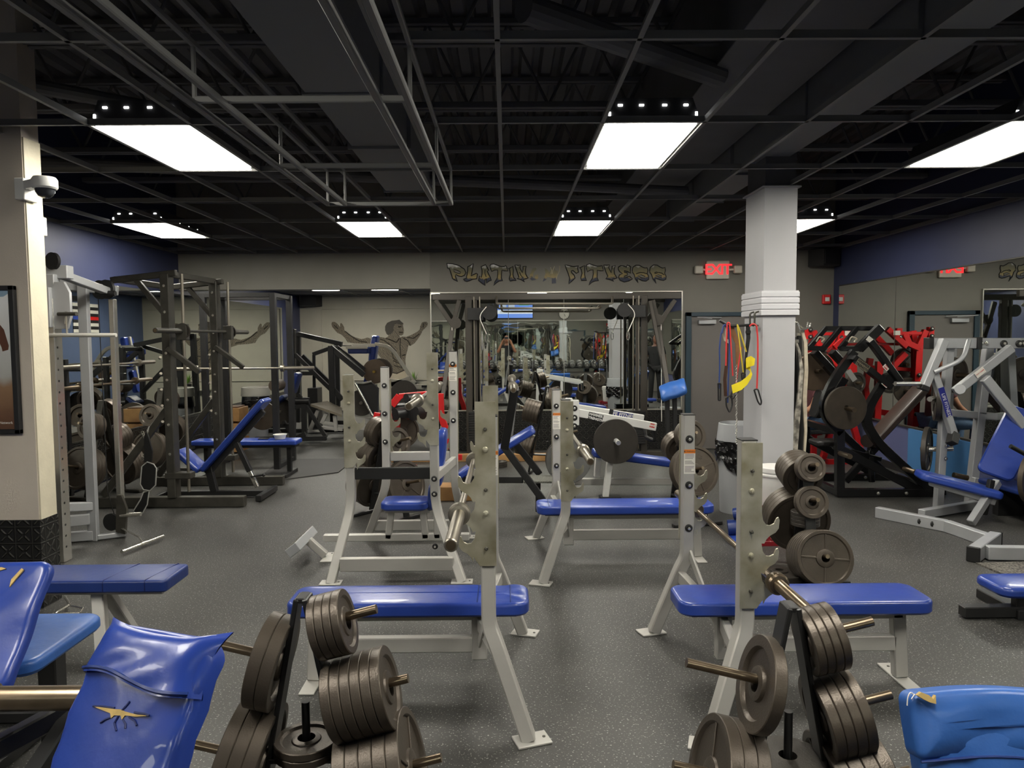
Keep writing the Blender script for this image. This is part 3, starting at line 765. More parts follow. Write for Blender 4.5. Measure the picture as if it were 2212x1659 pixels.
# slipcover pulled over the top, its two corners drawn out to points
cv = M(); n1, n2 = 18, 14; CL = .122; rows = []
for side in (0, 1):
    for i in range(n1 + 1):
        for j in range(n2 + 1):
            a = i / n1; b = j / n2 * 2 - 1
            ear = (1 - a) ** 4 * (abs(b) ** 5)
            xx = -.004 + CL * a + .010 * (1 - (abs(b)) ** 2) * (1 - a) ** 3 - (.016 if b > 0 else .006) * ear + (.012 * math.sin(b * 3) * a)
            yy = b * (.150 + .014 * a + .016 * ear * (2.2 if b > 0 else .2) - .006 * math.sin(a * 3.1))
            thick = .043 * (1 - abs(b) ** 6) ** .5 * (1 - (1 - a) ** 4) ** .5 + .002
            zz = (thick + .004 * math.sin(b * 7 + a * 9) * a * (1 - b * b)) * (1 if side == 0 else -1) + .002
            cv.v.append(top + e1 * xx + e2 * yy + nrm * (zz - .024))
    s0 = side * (n1 + 1) * (n2 + 1)
    for i in range(n1):
        for j in range(n2):
            q = (s0 + i * (n2 + 1) + j, s0 + i * (n2 + 1) + j + 1, s0 + (i + 1) * (n2 + 1) + j + 1, s0 + (i + 1) * (n2 + 1) + j)
            cv.f.append(q if side == 0 else q[::-1])
c_ = cv.build('slipcover', BLUE, t, ang=1.4)
hem = M(); hem.path([top + e1 * (-.012 + CL + .012 * math.sin(b * 3)) + e2 * (b * .164) + nrm * (.043 * (1 - abs(b) ** 6) ** .5 + .002 - .022 + .004 * math.sin(b * 7 + 9) * (1 - b * b)) for b in [k / 10 - .99 for k in range(0, 20)]], .0045, 6)
hem.build('hem', DBLUE, c_)
# star-shaped tear with foam showing
S = oriented(top, e2, e1 * 1)
tz = .0125
def tearpt(x, y): y = .10 + (y - .10) * .5; x *= .9; return top + e1 * y + e2 * x + nrm * tz
foam = [(-.085, .247), (-.05, .243), (-.02, .240), (.0, .236), (.012, .240), (.05, .242), (.085, .236), (.05, .250), (.018, .254), (.014, .272), (.006, .258), (-.012, .262), (-.018, .276), (-.026, .258), (-.05, .254)]
M().prism([(a * .9, .10 + (b - .10) * .5) for a, b in foam], top + nrm * tz, e2, e1, .003).build('foam_tear', FOAM, pd)
for k, pts in enumerate(([(.004, .238), (.012, .215), (.016, .20)], [(.085, .236), (.07, .233), (.04, .236)], [(-.085, .247), (-.06, .24), (-.02, .236)], [(.0, .262), (-.004, .29), (.01, .315)], [(.016, .27), (.028, .285), (.032, .30)], [(-.02, .272), (-.035, .285), (-.045, .30)], [(.03, .256), (.05, .265), (.06, .28)])):
    M().path([tearpt(*p) for p in pts], .0022, 6).build('crease', CRACK, pd)
M().bar(top + dn * .12 - nrm * .085, top + dn * .84 - nrm * .085, .05, .04, nrm).build('back_frame', BLACK, t)
low = top + dn * .88
M().pad(low + V((-.05, -.16, -.07)), V((-.353, -.937, 0)), V((.937, -.353, 0)), .36, .30, .06, .05, .02).build('seat', BLUE, t)
M().bar(low + V((.08, .22, -.10)), low + V((-.18, -.48, -.10)), .06, .06, Z).bar(low + V((0, 0, -.1)), (low.x, low.y, .03), .06).bar((low.x - .25, low.y + .09, .03), (low.x + .25, low.y - .09, .03), .06, .05, Z).bar((low.x, low.y, .05), (low.x + .25, low.y + .66, .05), .06, .05, Z).bar((low.x + .25, low.y + .66, .05), top + dn * .4 - nrm * .1, .05).build('frame', BLACK, t)

# preacher curl bench cut by the left edge
t = thing('preacher_bench', 'preacher curl bench with torn blue arm pad, cut by the left edge', 'weight bench', (-2.0, 2.75, 0))
sl = V((0, -.28, -.36)).normalized()
ap = V((-2.12, 2.86, .815))
def warp2(a, b, c): return a - .03 * max(0, (-a - .17)) * 3 * abs(b / .3) ** 4, b, c + .005 * math.sin(a * 25 + b * 12)
M().pad(ap + sl * .23 + V((0, .045, -.035)), sl, V((1, 0, 0)), .50, .62, .06, .05, .028, .012, warp2, 6, 18).build('arm_pad', BLUE, t)
ezp = sl.cross(X); sfc = ap + sl * .23 + V((0, .045, -.035)) + ezp * .066
M().prism([(-.05, 0), (-.01, .008), (.02, .004), (.05, .014), (.03, .02), (-.02, .016)], sfc + X * .10 - sl * .20, X, -sl, .006).build('foam_tear', FOAM, t)
M().prism([(0, 0), (.012, .03), (.03, .07), (.02, .075), (-.004, .03)], sfc + X * .19 - sl * .14, X, -sl, .006).build('foam_tear', FOAM, t)
M().pad((-2.02, 2.95, .435), Yv, -X, .52, .46, .06, .07, .024).build('seat', LBLUE, t)
M().bar((-1.86, 2.92, .44), (-1.86, 2.92, .03), .075, .075, Yv).build('seat_post', BLACK, t)
M().bar((-2.03, 3.25, .03), (-2.03, 2.2, .03), .06, .05, Z).bar((-2.35, 3.2, .03), (-1.75, 3.2, .03), .06, .05, Z).bar((-2.1, 2.68, .03), (-2.1, 2.72, .55), .06).build('base', BLACK, t)
# bar with a bronze sleeve on low black stand
t = thing('bar_stand', 'low black bar stand at the left edge under the bronze sleeve', 'stand', (-1.4, 1.85, 0))
M().bar((-1.36, 1.80, .02), (-1.36, 1.80, .76), .055, .055, X).bar((-1.36, 1.80, .64), (-1.12, 1.90, .75), .05, .05, Z).bar((-1.12, 1.90, .75), (-1.28, 1.62, .42), .055, .055, Z).bar((-1.28, 1.62, .42), (-1.5, 1.5, .02), .055).bar((-1.7, 1.8, .025), (-1.2, 1.8, .025), .06, .05, Z).build('frame', BLACK, t)
M().bar((-1.36, 1.80, .76), (-1.36, 1.755, .785), .05, .03, X).build('cradle', DARKST, t)
t = thing('curl_bar', 'thick bronze sleeved bar end pointing right at the left edge', 'barbell', (-1.5, 1.8, .8))
sl_ = M().lathe([(.022, -.9), (.022, -.30), (.036, -.29), (.038, -.24), (.030, -.235), (.030, -.004), (.026, 0)], (-1.048, 1.79, .808), X, 28).build('sleeve', PEGST, t)
M().lathe([(.001, 0), (.021, 0), (.021, .003), (.001, .003)], (-1.048, 1.79, .808), X, 20).build('end_cap', DARKST, sl_)

# blue flat bench by the wing wall
t = thing('flat_bench', 'flat bench with banded deep blue pad on silver legs, before the cream wing wall', 'weight bench', (-2.3, 3.94, 0))
p = M().pad((-2.42, 3.94, .375), X, Yv, 1.24, .30, .065, .03, .014, .004).build('pad', DBLUE, t)
for x in (-2.13, -1.91): M().path([(x, 3.788, .385), (x, 3.789, .43), (x, 3.80, .441), (x + .05, 4.08, .443), (x + .05, 4.092, .42)], .0025, 6).build('seam', CRACK, p)
M().bx(-3.0, -1.86, 3.88, 4.0, .335, .375).build('seat_rail', SILVER, t)
for sy in (-1, 1):
    for a_, b_2 in ((-2.22, -2.13), (-2.9, -2.95)): M().bar((a_, 3.94 + sy * .03, .34), (b_2, 3.94 + sy * .17, .01), .05, .065, X).build('leg', SILVER, t)
M().bar((-2.2, 3.94, .13), (-2.92, 3.94, .13), .05, .05, Z).build('stretcher', SILVER, t)
t = thing('cable_attachment', 'chrome D-handle on a strap lying under the blue flat bench', 'cable handle', (-2.7, 4.45, 0))
M().path(fillet([(-2.86, 4.66, .045), (-2.78, 4.56, .05), (-2.74, 4.50, .055)], .02), .009, 8).path(fillet([(-2.74, 4.50, .055), (-2.76, 4.37, .045), (-2.68, 4.31, .04), (-2.60, 4.36, .045), (-2.63, 4.46, .05)], .05) + [V((-2.74, 4.5, .055))], .007, 8).build('ring', CHROME, t)
M().rod((-2.76, 4.36, .04), (-2.60, 4.37, .04), .016, 14).build('grip', CHROME, t)

# ------------------------------------------------------------------ cable column machine behind the wing wall
t = thing('cable_machine', 'silver and chrome adjustable cable machine behind the cream wing wall', 'cable machine', (-3.5, 5.85, 0))
ca = fl(138, 1212); cb_ = fl(203, 1168); cc = fl(264, 1160)
u = M().bar(ca, (ca.x, ca.y, 2.02), .075, .10, Yv, .006).build('front_column', CHROME, t)
for k in range(22): M().rod((ca.x + .036, ca.y - .02, .12 + k * .085), (ca.x + .0385, ca.y - .02, .12 + k * .085), .009, 10).build('adjust_hole', INK, u)
M().bar(cb_, (cb_.x, cb_.y, 2.2), .08, .05, Yv).build('middle_column', SILVER2, t)
M().bar((cc.x, cc.y, .02), (cc.x, cc.y, 2.05), .045, .06, Yv).build('rear_column', CHROME, t)
bs = M()
bs.bar((cb_.x + .03, cb_.y, .03), (cc.x + .03, cc.y, .03), .05, .04, Z).bar((ca.x - .5, ca.y + .1, .38), (cb_.x, cb_.y, .30), .06, .07, Z).bar((ca.x - .4, cb_.y - .1, .05), (cb_.x, cb_.y, .05), .06, .08, Z).bar((ca.x - .3, cb_.y - .15, .2), (cb_.x, cb_.y - .05, .2), .05, .09, Z)
bs.build('base_frame', SILVER2, t)
tp = M()
tp.bar((ca.x - .35, ca.y + .05, 2.22), (ca.x + .12, ca.y + .05, 2.22), .09, .10, Z).bar((ca.x + .06, ca.y + .05, 2.2), (cc.x, cc.y, 2.1), .06, .06, Z).bar((cb_.x - .2, cb_.y, 2.17), (cc.x + .05, cc.y, 2.12), .06, .08, Z).bar((ca.x, ca.y, 1.98), (ca.x, ca.y, 2.2), .09, .08, Yv)
tp.build('top_frame', SILVER2, t)
cr = M(); cr.bx(ca.x - .05, ca.x + .03, ca.y - .08, ca.y + .08, 1.80, 2.1); cr.prism([(.04, -.17), (.13, -.17), (.16, -.08), (.16, .10), (.12, .18), (.05, .18), (.02, .1)], (ca.x, ca.y - .03, 1.96), X, Z, .03)
c_ = cr.build('pulley_carriage', SILVER2, t)
M().rod((ca.x + .08, ca.y - .06, 1.90), (ca.x + .24, ca.y - .10, 1.90), .015, 12).build('pull_pin', DARKST, c_)
for pz in ((ca.x + .02, ca.y, 2.30, .075), (cc.x - .10, cc.y, 2.13, .09), (cc.x - .02, cc.y - .05, 2.13, .09), (ca.x - .08, ca.y + .1, 1.75, .06)):
    M().lathe([(.012, -.012), (pz[3] - .01, -.012), (pz[3] - .02, 0), (pz[3] - .01, .012), (.012, .012)], pz[:3], (0.3, 1, 0), 26).build('pulley', RUBBER, t)
for a, b in (((cc.x - .25, cc.y - .03, 2.17), (cc.x + .0, cc.y - .03, 2.16)), ((cc.x - .08, cc.y - .1, 2.10), (cc.x + .08, cc.y - .1, 2.09))): M().rod(a, b, .022, 14).build('grip', RUBBER, t)
M().path([(cc.x - .12, cc.y, 2.05), (cc.x - .11, cc.y, .4), (cc.x - .05, cc.y - .02, .2)], .004, 6).path([(ca.x - .1, ca.y + .1, 2.2), (ca.x - .09, ca.y + .1, 1.0)], .004, 6).path([(ca.x - .14, ca.y + .1, 2.2), (ca.x - .13, ca.y + .1, 1.0)], .004, 6).build('cable', RUBBER, t)
lp = M().lathe([(.012, -.012), (.075, -.012), (.06, 0), (.075, .012), (.012, .012)], (cc.x - .07, cc.y - .03, .14), (0.2, 1, 0), 26).build('low_pulley', RUBBER, t)
M().prism([(-.03, -.1), (.05, -.12), (.07, .1), (.03, .22), (-.01, .22)], (cc.x + .01, cc.y - .05, .16), X, Z, .03).build('low_bracket', DARKST, t)
M().rod((cc.x + .02, cc.y - .05, .2), (cc.x + .2, cc.y - .06, .215), .018, 12).build('pull_pin', CHROME, t)
ws = M()
w0 = at(112, 1080, 5.9)
for k in range(17): ws.bx(w0.x - .12, w0.x + .09, w0.y - .1, w0.y + .1, .46 + k * .032, .487 + k * .032, .003)
w_ = ws.build('weight_stack', BLACK, t)
for k in range(17): M().bx(w0.x + .03, w0.x + .07, w0.y - .1015, w0.y - .1, .467 + k * .032, .48 + k * .032, .0002).build('number_label', STICK, w_)
t = thing('lat_bar', 'straight chrome bar hanging from the top cable carriage', 'cable handle', (ca.x + .1, ca.y - .05, 1.73))
h = at(145, 722, ca.y - .06)
M().rod(at(82, 724, ca.y - .06), at(251, 724, ca.y - .06), .0155, 14).build('bar_shaft', mat('brushed_aluminium', srgb(214, 213, 206), .4, .4), t)
M().path([h, h + Z * .03, h + Z * .11, h + Z * .14], .008, 8).ball(h + Z * .15, .022, 8).rod(h + Z * .15, (h.x - .03, h.y + .03, 1.8), .008, 8).build('swivel_hook', CHROME, t)
t = thing('cable_bar', 'short chrome pulldown bar lying by the low pulley on the floor', 'cable handle', (cc.x + .2, cc.y - .3, .03))
a, b = fl(263, 1192, .03), fl(352, 1158, .03)
M().rod(a, b, .015, 14).build('bar_shaft', CHROME, t)
m_ = (a + b) / 2; M().rod(m_ - (b - a) * .06, m_ + (b - a) * .06, .02, 14).path(fillet([m_, m_ + V((-.06, .06, .04)), (cc.x + .03, cc.y - .06, .09)], .03), .007, 8).build('swivel_hook', CHROME, t)

# ------------------------------------------------------------------ smith machine with bench, and plates by the left mirror
t = thing('smith_machine', 'tall dark steel smith machine frame at left by the mirror', 'smith machine', (-3.4, 8.0, 0))
for nm, Y_, xr, z1 in (('front_base_rail', 7.42, -2.68, 0), ('rear_base_rail', 8.52, -2.62, 0)):
    M().bar((-4.25, Y_, .055), (xr, Y_, .055), .09, .105, Z).build(nm, DARKST, t)
for Y_, x0, zt in ((7.42, -3.40, 2.36), (8.52, -3.36, 2.37)):
    u = M().bar((x0, Y_, .1), (x0, Y_, zt), .13, .085, X, .006).build('upright', DARKST, t)
    for z in (2.24, 1.98, 1.78, 1.57, 1.3, 1.1, .85, .55): M().lathe([(.016, 0), (.014, .008), (.0001, .01)], (x0 + .0, Y_ - .0655, z), (0, -1, 0), 10).build('bolt', CHROME, u)
    M().bar((x0 - .04, Y_, 1.0), (x0 - .72, Y_, .12), .05, .07, Z).build('brace', DARKST, t)
    M().bar((x0 - .55, Y_, 2.3), (x0 + .1, Y_, 2.37), .06, .06, Z).build('top_arm', DARKST, t)
    M().bar((x0 - .3, Y_, 2.3), (x0 - .02, Y_, 1.95), .05, .05, Z).build('gusset', DARKST, t)
    M().rod((x0 + .16, Y_ - .02, .16), (x0 + .16, Y_ - .02, 2.36), .015, 14).build('guide_rod', BARST, t)
    M().bx(x0 - .06, x0 + .2, Y_ - .07, Y_ + .05, .30, .36).build('rod_foot', DARKST, t)
    for z in (1.52, 1.36, 1.20, 1.04, .88): M().rod((x0 - .06, Y_ - .08, z), (x0 - .02, Y_ - .15, z + .012), .013, 12).build('rack_peg', BARST, t)
    M().bx(x0 + .1, x0 + .2, Y_ - .05, Y_ + .02, 1.70, 1.86).build('slide_carriage', DARKST, t)
    M().bar((x0 + .02, Y_ - .08, 1.62), (x0 + .34, Y_ - .1, 1.38), .05, .05, Z).build('safety_hook', DARKST, t)
for a_, b_2 in (((-3.38, 7.42, 2.36), (-3.36, 8.52, 2.37)), ((-3.9, 7.42, 2.31), (-3.9, 8.52, 2.31))): M().bar(a_, b_2, .06, .06, Z).build('cross_member', DARKST, t)
barbell((-3.24, 8.0, 1.79), (.02, 1, 0), 'dark smith bar on guide rods high across the left machine', 2.3, 1.2, DARKST)
for Y_ in (7.38, 8.62): plate((-3.24, Y_, 1.79), (0, 1, 0), 'p2', 'small dark disc collar on the smith bar, %s upright' % ('near' if Y_ < 8 else 'far'), 'smith bar discs', IRONF, name='bar_disc')
# black power rack behind, against the left mirror
t = thing('power_rack', 'black power rack standing by the left wall mirror, behind the smith machine', 'power rack', (-4.0, 9.6, 0))
for x, y in ((-3.0, 10.2), (-3.9, 10.2), (-3.0, 9.5), (-3.9, 9.5)):
    M().bar((x, y, 0), (x, y, 2.3), .075, .075, X).build('upright', BLACK, t)
M().bar((-3.0, 9.5, 2.27), (-3.0, 10.2, 2.27), .06).bar((-3.9, 9.5, 2.27), (-3.9, 10.2, 2.27), .06).bar((-3.9, 9.5, 2.27), (-3.0, 9.5, 2.27), .06).bar((-3.9, 10.2, 2.27), (-3.0, 10.2, 2.27), .06).build('top_frame', BLACK, t)
M().bar((-3.0, 9.5, .04), (-3.0, 10.2, .04), .06).bar((-3.9, 9.5, .04), (-3.9, 10.2, .04), .06).bar((-3.9, 10.2, .3), (-3.0, 10.2, .3), .06).build('base', BLACK, t)
barbell((-3.42, 9.42, 1.33), (1, 0, 0), 'long steel barbell racked across the black power rack', 1.9, 1.1)
barbell((-4.60, 8.5, 1.20), (0, 1, 0), 'bare bronze barbell stored low along the left mirror', 2.0, 1.2, PEGST)
barbell((-4.60, 8.6, 1.42), (0, 1, 0), 'bare steel barbell stored high along the left mirror', 2.0, 1.2)
t = thing('bar_rack', 'dark wall rack holding two bare bars by the left mirror', 'rack', (-4.72, 8.5, 0))
for y in (8.0, 9.0):
    M().bar((-4.80, y, 0), (-4.80, y, 1.5), .06, .05, X).build('upright', BLACK, t)
    for z in (1.165, 1.385): M().bar((-4.80, y, z), (-4.55, y, z), .05, .02, Z).build('bar_arm', BLACK, t)
def wtree(label, x, y, rz, pegs, **k): return tree(label, x, y, rz, pegs, **k)
wtree('dark plate tree tilted against the left mirror wainscot', -4.40, 7.97, rad(72), [
    (1, .92, .22, ['p25'] * 2, 'top right peg of tree by left mirror', None), (1, .62, .26, ['p25'] * 4, 'middle right peg of tree by left mirror', None), (1, .31, .3, ['p45'] * 4, 'bottom right peg of tree by left mirror', None),
    (-1, .78, .24, ['p25'] * 3, 'upper left peg of tree by left mirror', None), (-1, .34, .3, ['p45'] * 4, 'lower left peg of tree by left mirror', None)], steel=DARKST, top=1.05, shelf=0)
wtree('dark plate tree between smith machine and left mirror', -4.38, 9.3, rad(80), [
    (1, .95, .22, ['p25'] * 3, 'top right peg of tree behind the smith machine', None), (1, .55, .26, ['p35'] * 3, 'middle right peg of tree behind the smith machine', None),
    (-1, .75, .24, ['p25'] * 4, 'upper left peg of tree behind the smith machine', None), (-1, .34, .3, ['p45'] * 3, 'lower left peg of tree behind the smith machine', None)], steel=DARKST, top=1.1, shelf=0)
# incline bench inside the smith machine
t = thing('adjustable_bench', 'blue incline bench with black adjustable frame inside the smith machine', 'weight bench', (-2.95, 7.85, 0))
Yb = 7.85
A, B_2 = at(572, 858, Yb), at(438, 1010, Yb); dd = (B_2 - A).normalized(); nn = V((dd.z, 0, -dd.x)); nn = nn if nn.z > 0 else -nn
M().pad((A + B_2) / 2 - nn * .055, dd, nn.cross(dd), (A - B_2).length, .28, .055, .04, .02).build('back_pad', BLUE, t)
C_, D_ = at(392, 968, Yb), at(441, 1012, Yb); d2 = (D_ - C_).normalized(); n2_ = V((d2.z, 0, -d2.x)); n2_ = n2_ if n2_.z > 0 else -n2_
M().pad((C_ + D_) / 2 - n2_ * .05, d2, n2_.cross(d2), (C_ - D_).length, .28, .055, .04, .02).build('seat', BLUE, t)
fr = M(); fr.bar(A - nn * .085 + dd * .12, B_2 - nn * .085, .05, .06, nn); fr.bar((-3.22, Yb, .34), (-3.16, Yb, .06), .06, .075, X)
fr.build('back_frame', BLACK, t)
g = at(510, 955, Yb); hfoot = at(556, 1052, Yb)
M().bar(g, g + (hfoot - g) * .65, .055, .055).build('support_tube', BLACK, t); M().bar(g + (hfoot - g) * .6, hfoot, .042, .042).build('support_strut', CHROME, t)
M().rod(hfoot + V((-.05, -.05, .12)), hfoot + V((.08, -.06, .14)), .01, 10).ball(hfoot + V((.09, -.06, .14)), .018, 6).build('adjust_knob', RUBBER, t)
M().bar((-3.7, Yb, .045), (-2.62, Yb, .045), .06, .06, Z).bar((-2.6, Yb - .28, .045), (-2.6, Yb + .28, .045), .06, .06, Z).bar((-3.7, Yb - .25, .045), (-3.7, Yb + .25, .045), .06, .06, Z).build('base', BLACK, t)
# flat bench behind it with a cup
t = thing('flat_bench', 'blue flat bench on black legs behind the smith machine, a white cup on it', 'weight bench', (-3.2, 9.1, 0))
M().pad((-3.24, 9.1, .40), X, Yv, 1.3, .28, .06, .03, .018).build('pad', BLUE, t)
M().bx(-3.85, -2.62, 9.0, 9.2, .365, .40).build('seat_rail', BLACK, t)
for x in (-2.72, -3.75): M().bar((x, 9.1, .37), (x, 9.1, .05), .055, .055, X).bar((x, 8.85, .03), (x, 9.35, .03), .06, .05, Z).build('leg', BLACK, t)
t = thing('plastic_cup', 'small white plastic tub standing on the blue flat bench', 'cup', (-2.82, 9.06, .468))
M().lathe([(.001, 0), (.062, 0), (.078, .052), (.084, .052), (.084, .058), (.074, .058), (.06, .006), (.001, .006)], (-2.82, 9.06, .468), Z, 28).build('tub_body', mat('white_plastic', srgb(228, 228, 222), .4), t)
tag(M().bx(-3.08, -2.96, 9.02, 9.1, .468, .478).build('phone', INK), 'black phone lying on the blue flat bench beside the white tub', 'phone')
mt = M().prism([(-3.0, 8.55), (-2.15, 9.25), (-2.15, 10.3), (-3.2, 10.3)], (0, 0, .006), X, Yv, .012).build('floor_mat', mat('dark_mat', srgb(50, 49, 48), .6, 0, .1, 4), None, False)
tag(mt, 'thin dark rubber mat on the floor right of the blue flat bench', 'mat')
# dip belt hanging from the smith machine
t = thing('dip_belt', 'black padded dip belt with grey edging hanging on the smith machine front', 'belt', at(318, 1000, 7.1))
edge = mat('grey_edging', srgb(170, 170, 165), .6)
bp1 = [(0, 66), (8, 70), (12, 78), (22, 88), (26, 110), (24, 125), (14, 132), (2, 132), (-8, 125), (-8, 106), (-4, 92), (0, 76)]
def shape(pts, Y_, mt, nm, par, th=.02):
    w = [at(*p, Y_) for p in pts]; o = w[0]; return M().prism([(p.x - o.x, p.z - o.z) for p in w], o, X, Z, th).build(nm, mt, par, False)
bA = [(306, 1008), (318, 998), (332, 1003), (338, 1012), (336, 1048), (324, 1060), (310, 1058), (303, 1046)]
bB = [(322, 1061), (310, 1063), (303, 1080), (288, 1104), (296, 1111), (308, 1108), (318, 1090)]
bC = [(312, 998), (328, 998), (330, 975), (322, 945), (316, 930), (312, 945)]
for nm, P_ in (('belt_pad', bA), ('belt_tail', bB), ('belt_strap', bC)):
    o = shape(P_, 7.1, RUBBER, nm, t)
    if nm != 'belt_strap': M().path([at(*p, 7.088) for p in P_], .006, 6, True).build('edging', edge, o)
ch = M()
for k in range(14):
    p = at(308 + 10 * math.sin(k / 4), 990 - k * 4.2, 7.1); ch.path([p + V((.012 * math.cos(a), .006, .018 * math.sin(a))) for a in [i * math.pi / 4 for i in range(8)]], .004, 5, True)
ch.rod(at(318, 934, 7.1), at(322, 922, 7.3), .01, 8)
ch.build('chain', CHROME, t)
# wing wall: poster, camera, emergency lamp
POST = mat('beach_photo', srgb(150, 160, 165), .35)
n_, l_, b_ = nodes(POST); tcx = n_.new('ShaderNodeTexCoord'); sp = n_.new('ShaderNodeSeparateXYZ'); rp = n_.new('ShaderNodeValToRGB'); no = n_.new('ShaderNodeTexNoise'); no.inputs['Scale'].default_value = 9
mt_ = n_.new('ShaderNodeMapRange'); mt_.inputs['From Min'].default_value = 1.08; mt_.inputs['From Max'].default_value = 2.04
ad = n_.new('ShaderNodeMath'); ad.operation = 'MULTIPLY_ADD'; ad.inputs[1].default_value = .10
l_.new(tcx.outputs['Object'], sp.inputs[0]); l_.new(tcx.outputs['Object'], no.inputs['Vector']); l_.new(no.outputs['Fac'], ad.inputs[0]); l_.new(sp.outputs['Z'], ad.inputs[2]); l_.new(ad.outputs[0], mt_.inputs['Value']); l_.new(mt_.outputs[0], rp.inputs['Fac'])
for p_, c_ in ((0.0, (66, 46, 36)), (.2, (108, 78, 58)), (.40, (150, 118, 88)), (.47, (186, 186, 180)), (1, (150, 178, 200))):
    e = rp.color_ramp.elements.new(p_); e.color = (*srgb(*c_), 1)
l_.new(rp.outputs['Color'], b_.inputs['Base Color'])
t = thing('poster', 'framed beach photo poster with an arm, on the cream wing wall', 'poster', (-3.4, 4.58, 1.5))
x1 = at(40, 780, 4.585).x; zt, zb = at(20, 617, 4.585).z, at(20, 937, 4.585).z
fm = M(); fm.bx(x1 - .035, x1, 4.565, 4.6, zb, zt); fm.bx(x1 - .9, x1, 4.565, 4.6, zt - .03, zt); fm.bx(x1 - .9, x1, 4.565, 4.6, zb, zb + .03); fm.bx(x1 - .93, x1 - .9, 4.565, 4.6, zb, zt)
fm.build('frame', INK, t)
o = M().bx(x1 - .9, x1 - .034, 4.578, 4.599, zb + .029, zt - .029, .001).build('print', POST, None, False); OFF[o] = V((0, 0, 0)); o.parent = t; o.matrix_parent_inverse = Matrix.Translation(-t.location)
ar = [(-.22, .62), (-.13, .56), (-.085, .50), (-.07, .44), (-.06, .40), (-.065, .375), (-.10, .365), (-.105, .39), (-.12, .43), (-.15, .49), (-.22, .53)]
M().prism([(x1 + a + .01, zb + .15 + b) for a, b in ar], (0, 4.577, 0), X, Z, .001).build('painted_arm', mat('arm_print', srgb(96, 58, 40), .4), t, False)
text('caption', 'Matze Network', .022, (x1 - .12, 4.577, zb + .07), X, Z, STICK, t, .0003)
t = thing('security_camera', 'white dome security camera mounted on the cream wing wall edge', 'camera', at(95, 405, 4.6))
c0 = at(97, 405, 4.5); k0 = c0
M().bx(-2.99, -2.93, 4.55, 4.68, c0.z - .06, c0.z + .07).bar((-2.95, 4.6, c0.z + .03), k0 + Z * .03, .07, .05, Z).build('bracket', WHITE, t)
M().lathe([(.001, .075), (.06, .07), (.07, .055), (.07, .01), (.062, 0), (.001, 0)], k0 + Z * -.01, Z, 28).build('housing', WHITE, t)
M().lathe([(.055, 0), (.052, -.02), (.038, -.042), (.018, -.052), (.0001, -.054)], k0 - Z * .01, Z, 24).build('dome', mat('smoked_dome', srgb(60, 62, 66), .08), t)
t = thing('emergency_lamp', 'cream emergency spot lamp behind the wing wall edge', 'lamp', at(78, 490, 4.9))
c0 = at(80, 491, 4.86)
M().lathe([(.001, -.07), (.03, -.06), (.055, -.01), (.058, 0), (.05, .004), (.001, .004)], c0, V((.7, -.6, -.1)), 24).build('lamp_head', STICK, t)
M().lathe([(.047, .005), (.001, .012)], c0, V((.7, -.6, -.1)), 24).build('lens', WHITE, t)
M().bx(-3.12, -2.99, 4.76, 4.86, c0.z - .06, c0.z + .06).build('lamp_base', STICK, t)
# ------------------------------------------------------------------ wall lettering (graffiti letters above the mirror)
LETM = mat('gold_to_blue_letter_paint', srgb(120, 112, 76), .5)
n_, l_, b_ = nodes(LETM)
tcx = n_.new('ShaderNodeTexCoord'); sp = n_.new('ShaderNodeSeparateXYZ'); mr = n_.new('ShaderNodeMapRange'); rp = n_.new('ShaderNodeValToRGB'); no = n_.new('ShaderNodeTexNoise')
no.inputs['Scale'].default_value = 14; ad = n_.new('ShaderNodeMath'); ad.operation = 'MULTIPLY_ADD'; ad.inputs[1].default_value = .12
l_.new(tcx.outputs['Object'], sp.inputs[0]); l_.new(tcx.outputs['Object'], no.inputs['Vector']); l_.new(no.outputs['Fac'], ad.inputs[0]); l_.new(sp.outputs['Z'], ad.inputs[2])
mr.inputs['From Min'].default_value = -.09; mr.inputs['From Max'].default_value = .21
l_.new(ad.outputs[0], mr.inputs['Value']); l_.new(mr.outputs[0], rp.inputs['Fac'])
for p_, c_ in ((.0, (34, 40, 62)), (.24, (44, 50, 70)), (.34, (158, 138, 84)), (.52, (124, 116, 80)), (.8, (104, 102, 82))):
    e = rp.color_ramp.elements.new(p_); e.color = (*srgb(*c_), 1)
l_.new(rp.outputs['Color'], b_.inputs['Base Color'])
def w1(x, y): return at(940 + x / 7.9, 550 + y / 7.9, YB)
def w2(x, y): return at(1190 + x / 7.9, 550 + y / 7.9, YB)
sg_ = thing('wall_lettering', 'graffiti style PLATINUM FITNESS lettering in gold and blue on the back wall', 'lettering', (1.0, YB - .01, 2.65))
def letter(ch, w, pts, hole=None, outline=True, extra=()):
    P_ = [w(*p) for p in pts]
    o = M().prism([(p.x, p.z) for p in P_], (0, YB - .003, 0), X, Z, .003).build('letter', LETM, sg_, False)
    if outline: M().path([(p.x, YB - .006, p.z) for p in P_], .007, 5, True).build('outline', INK, o)
    for h in ([hole] if hole else []):
        H_ = [w(*p) for p in h]
        M().prism([(p.x, p.z) for p in H_], (0, YB - .0055, 0), X, Z, .003).build('counter', WALLG, o, False)
        M().path([(p.x, YB - .0075, p.z) for p in H_], .005, 5, True).build('outline', INK, o)
    for e in extra: M().path([(w(*p).x, YB - .006, w(*p).z) for p in e], .0055, 5).build('stroke', INK, o)
letter('P', w1, [(200, 150), (300, 158), (410, 190), (500, 250), (525, 310), (500, 355), (450, 375), (400, 365), (355, 340), (345, 370), (380, 460), (340, 435), (300, 410), (270, 310), (245, 240), (215, 235)], [(318, 255), (380, 270), (435, 300), (425, 325), (375, 318), (320, 290)])
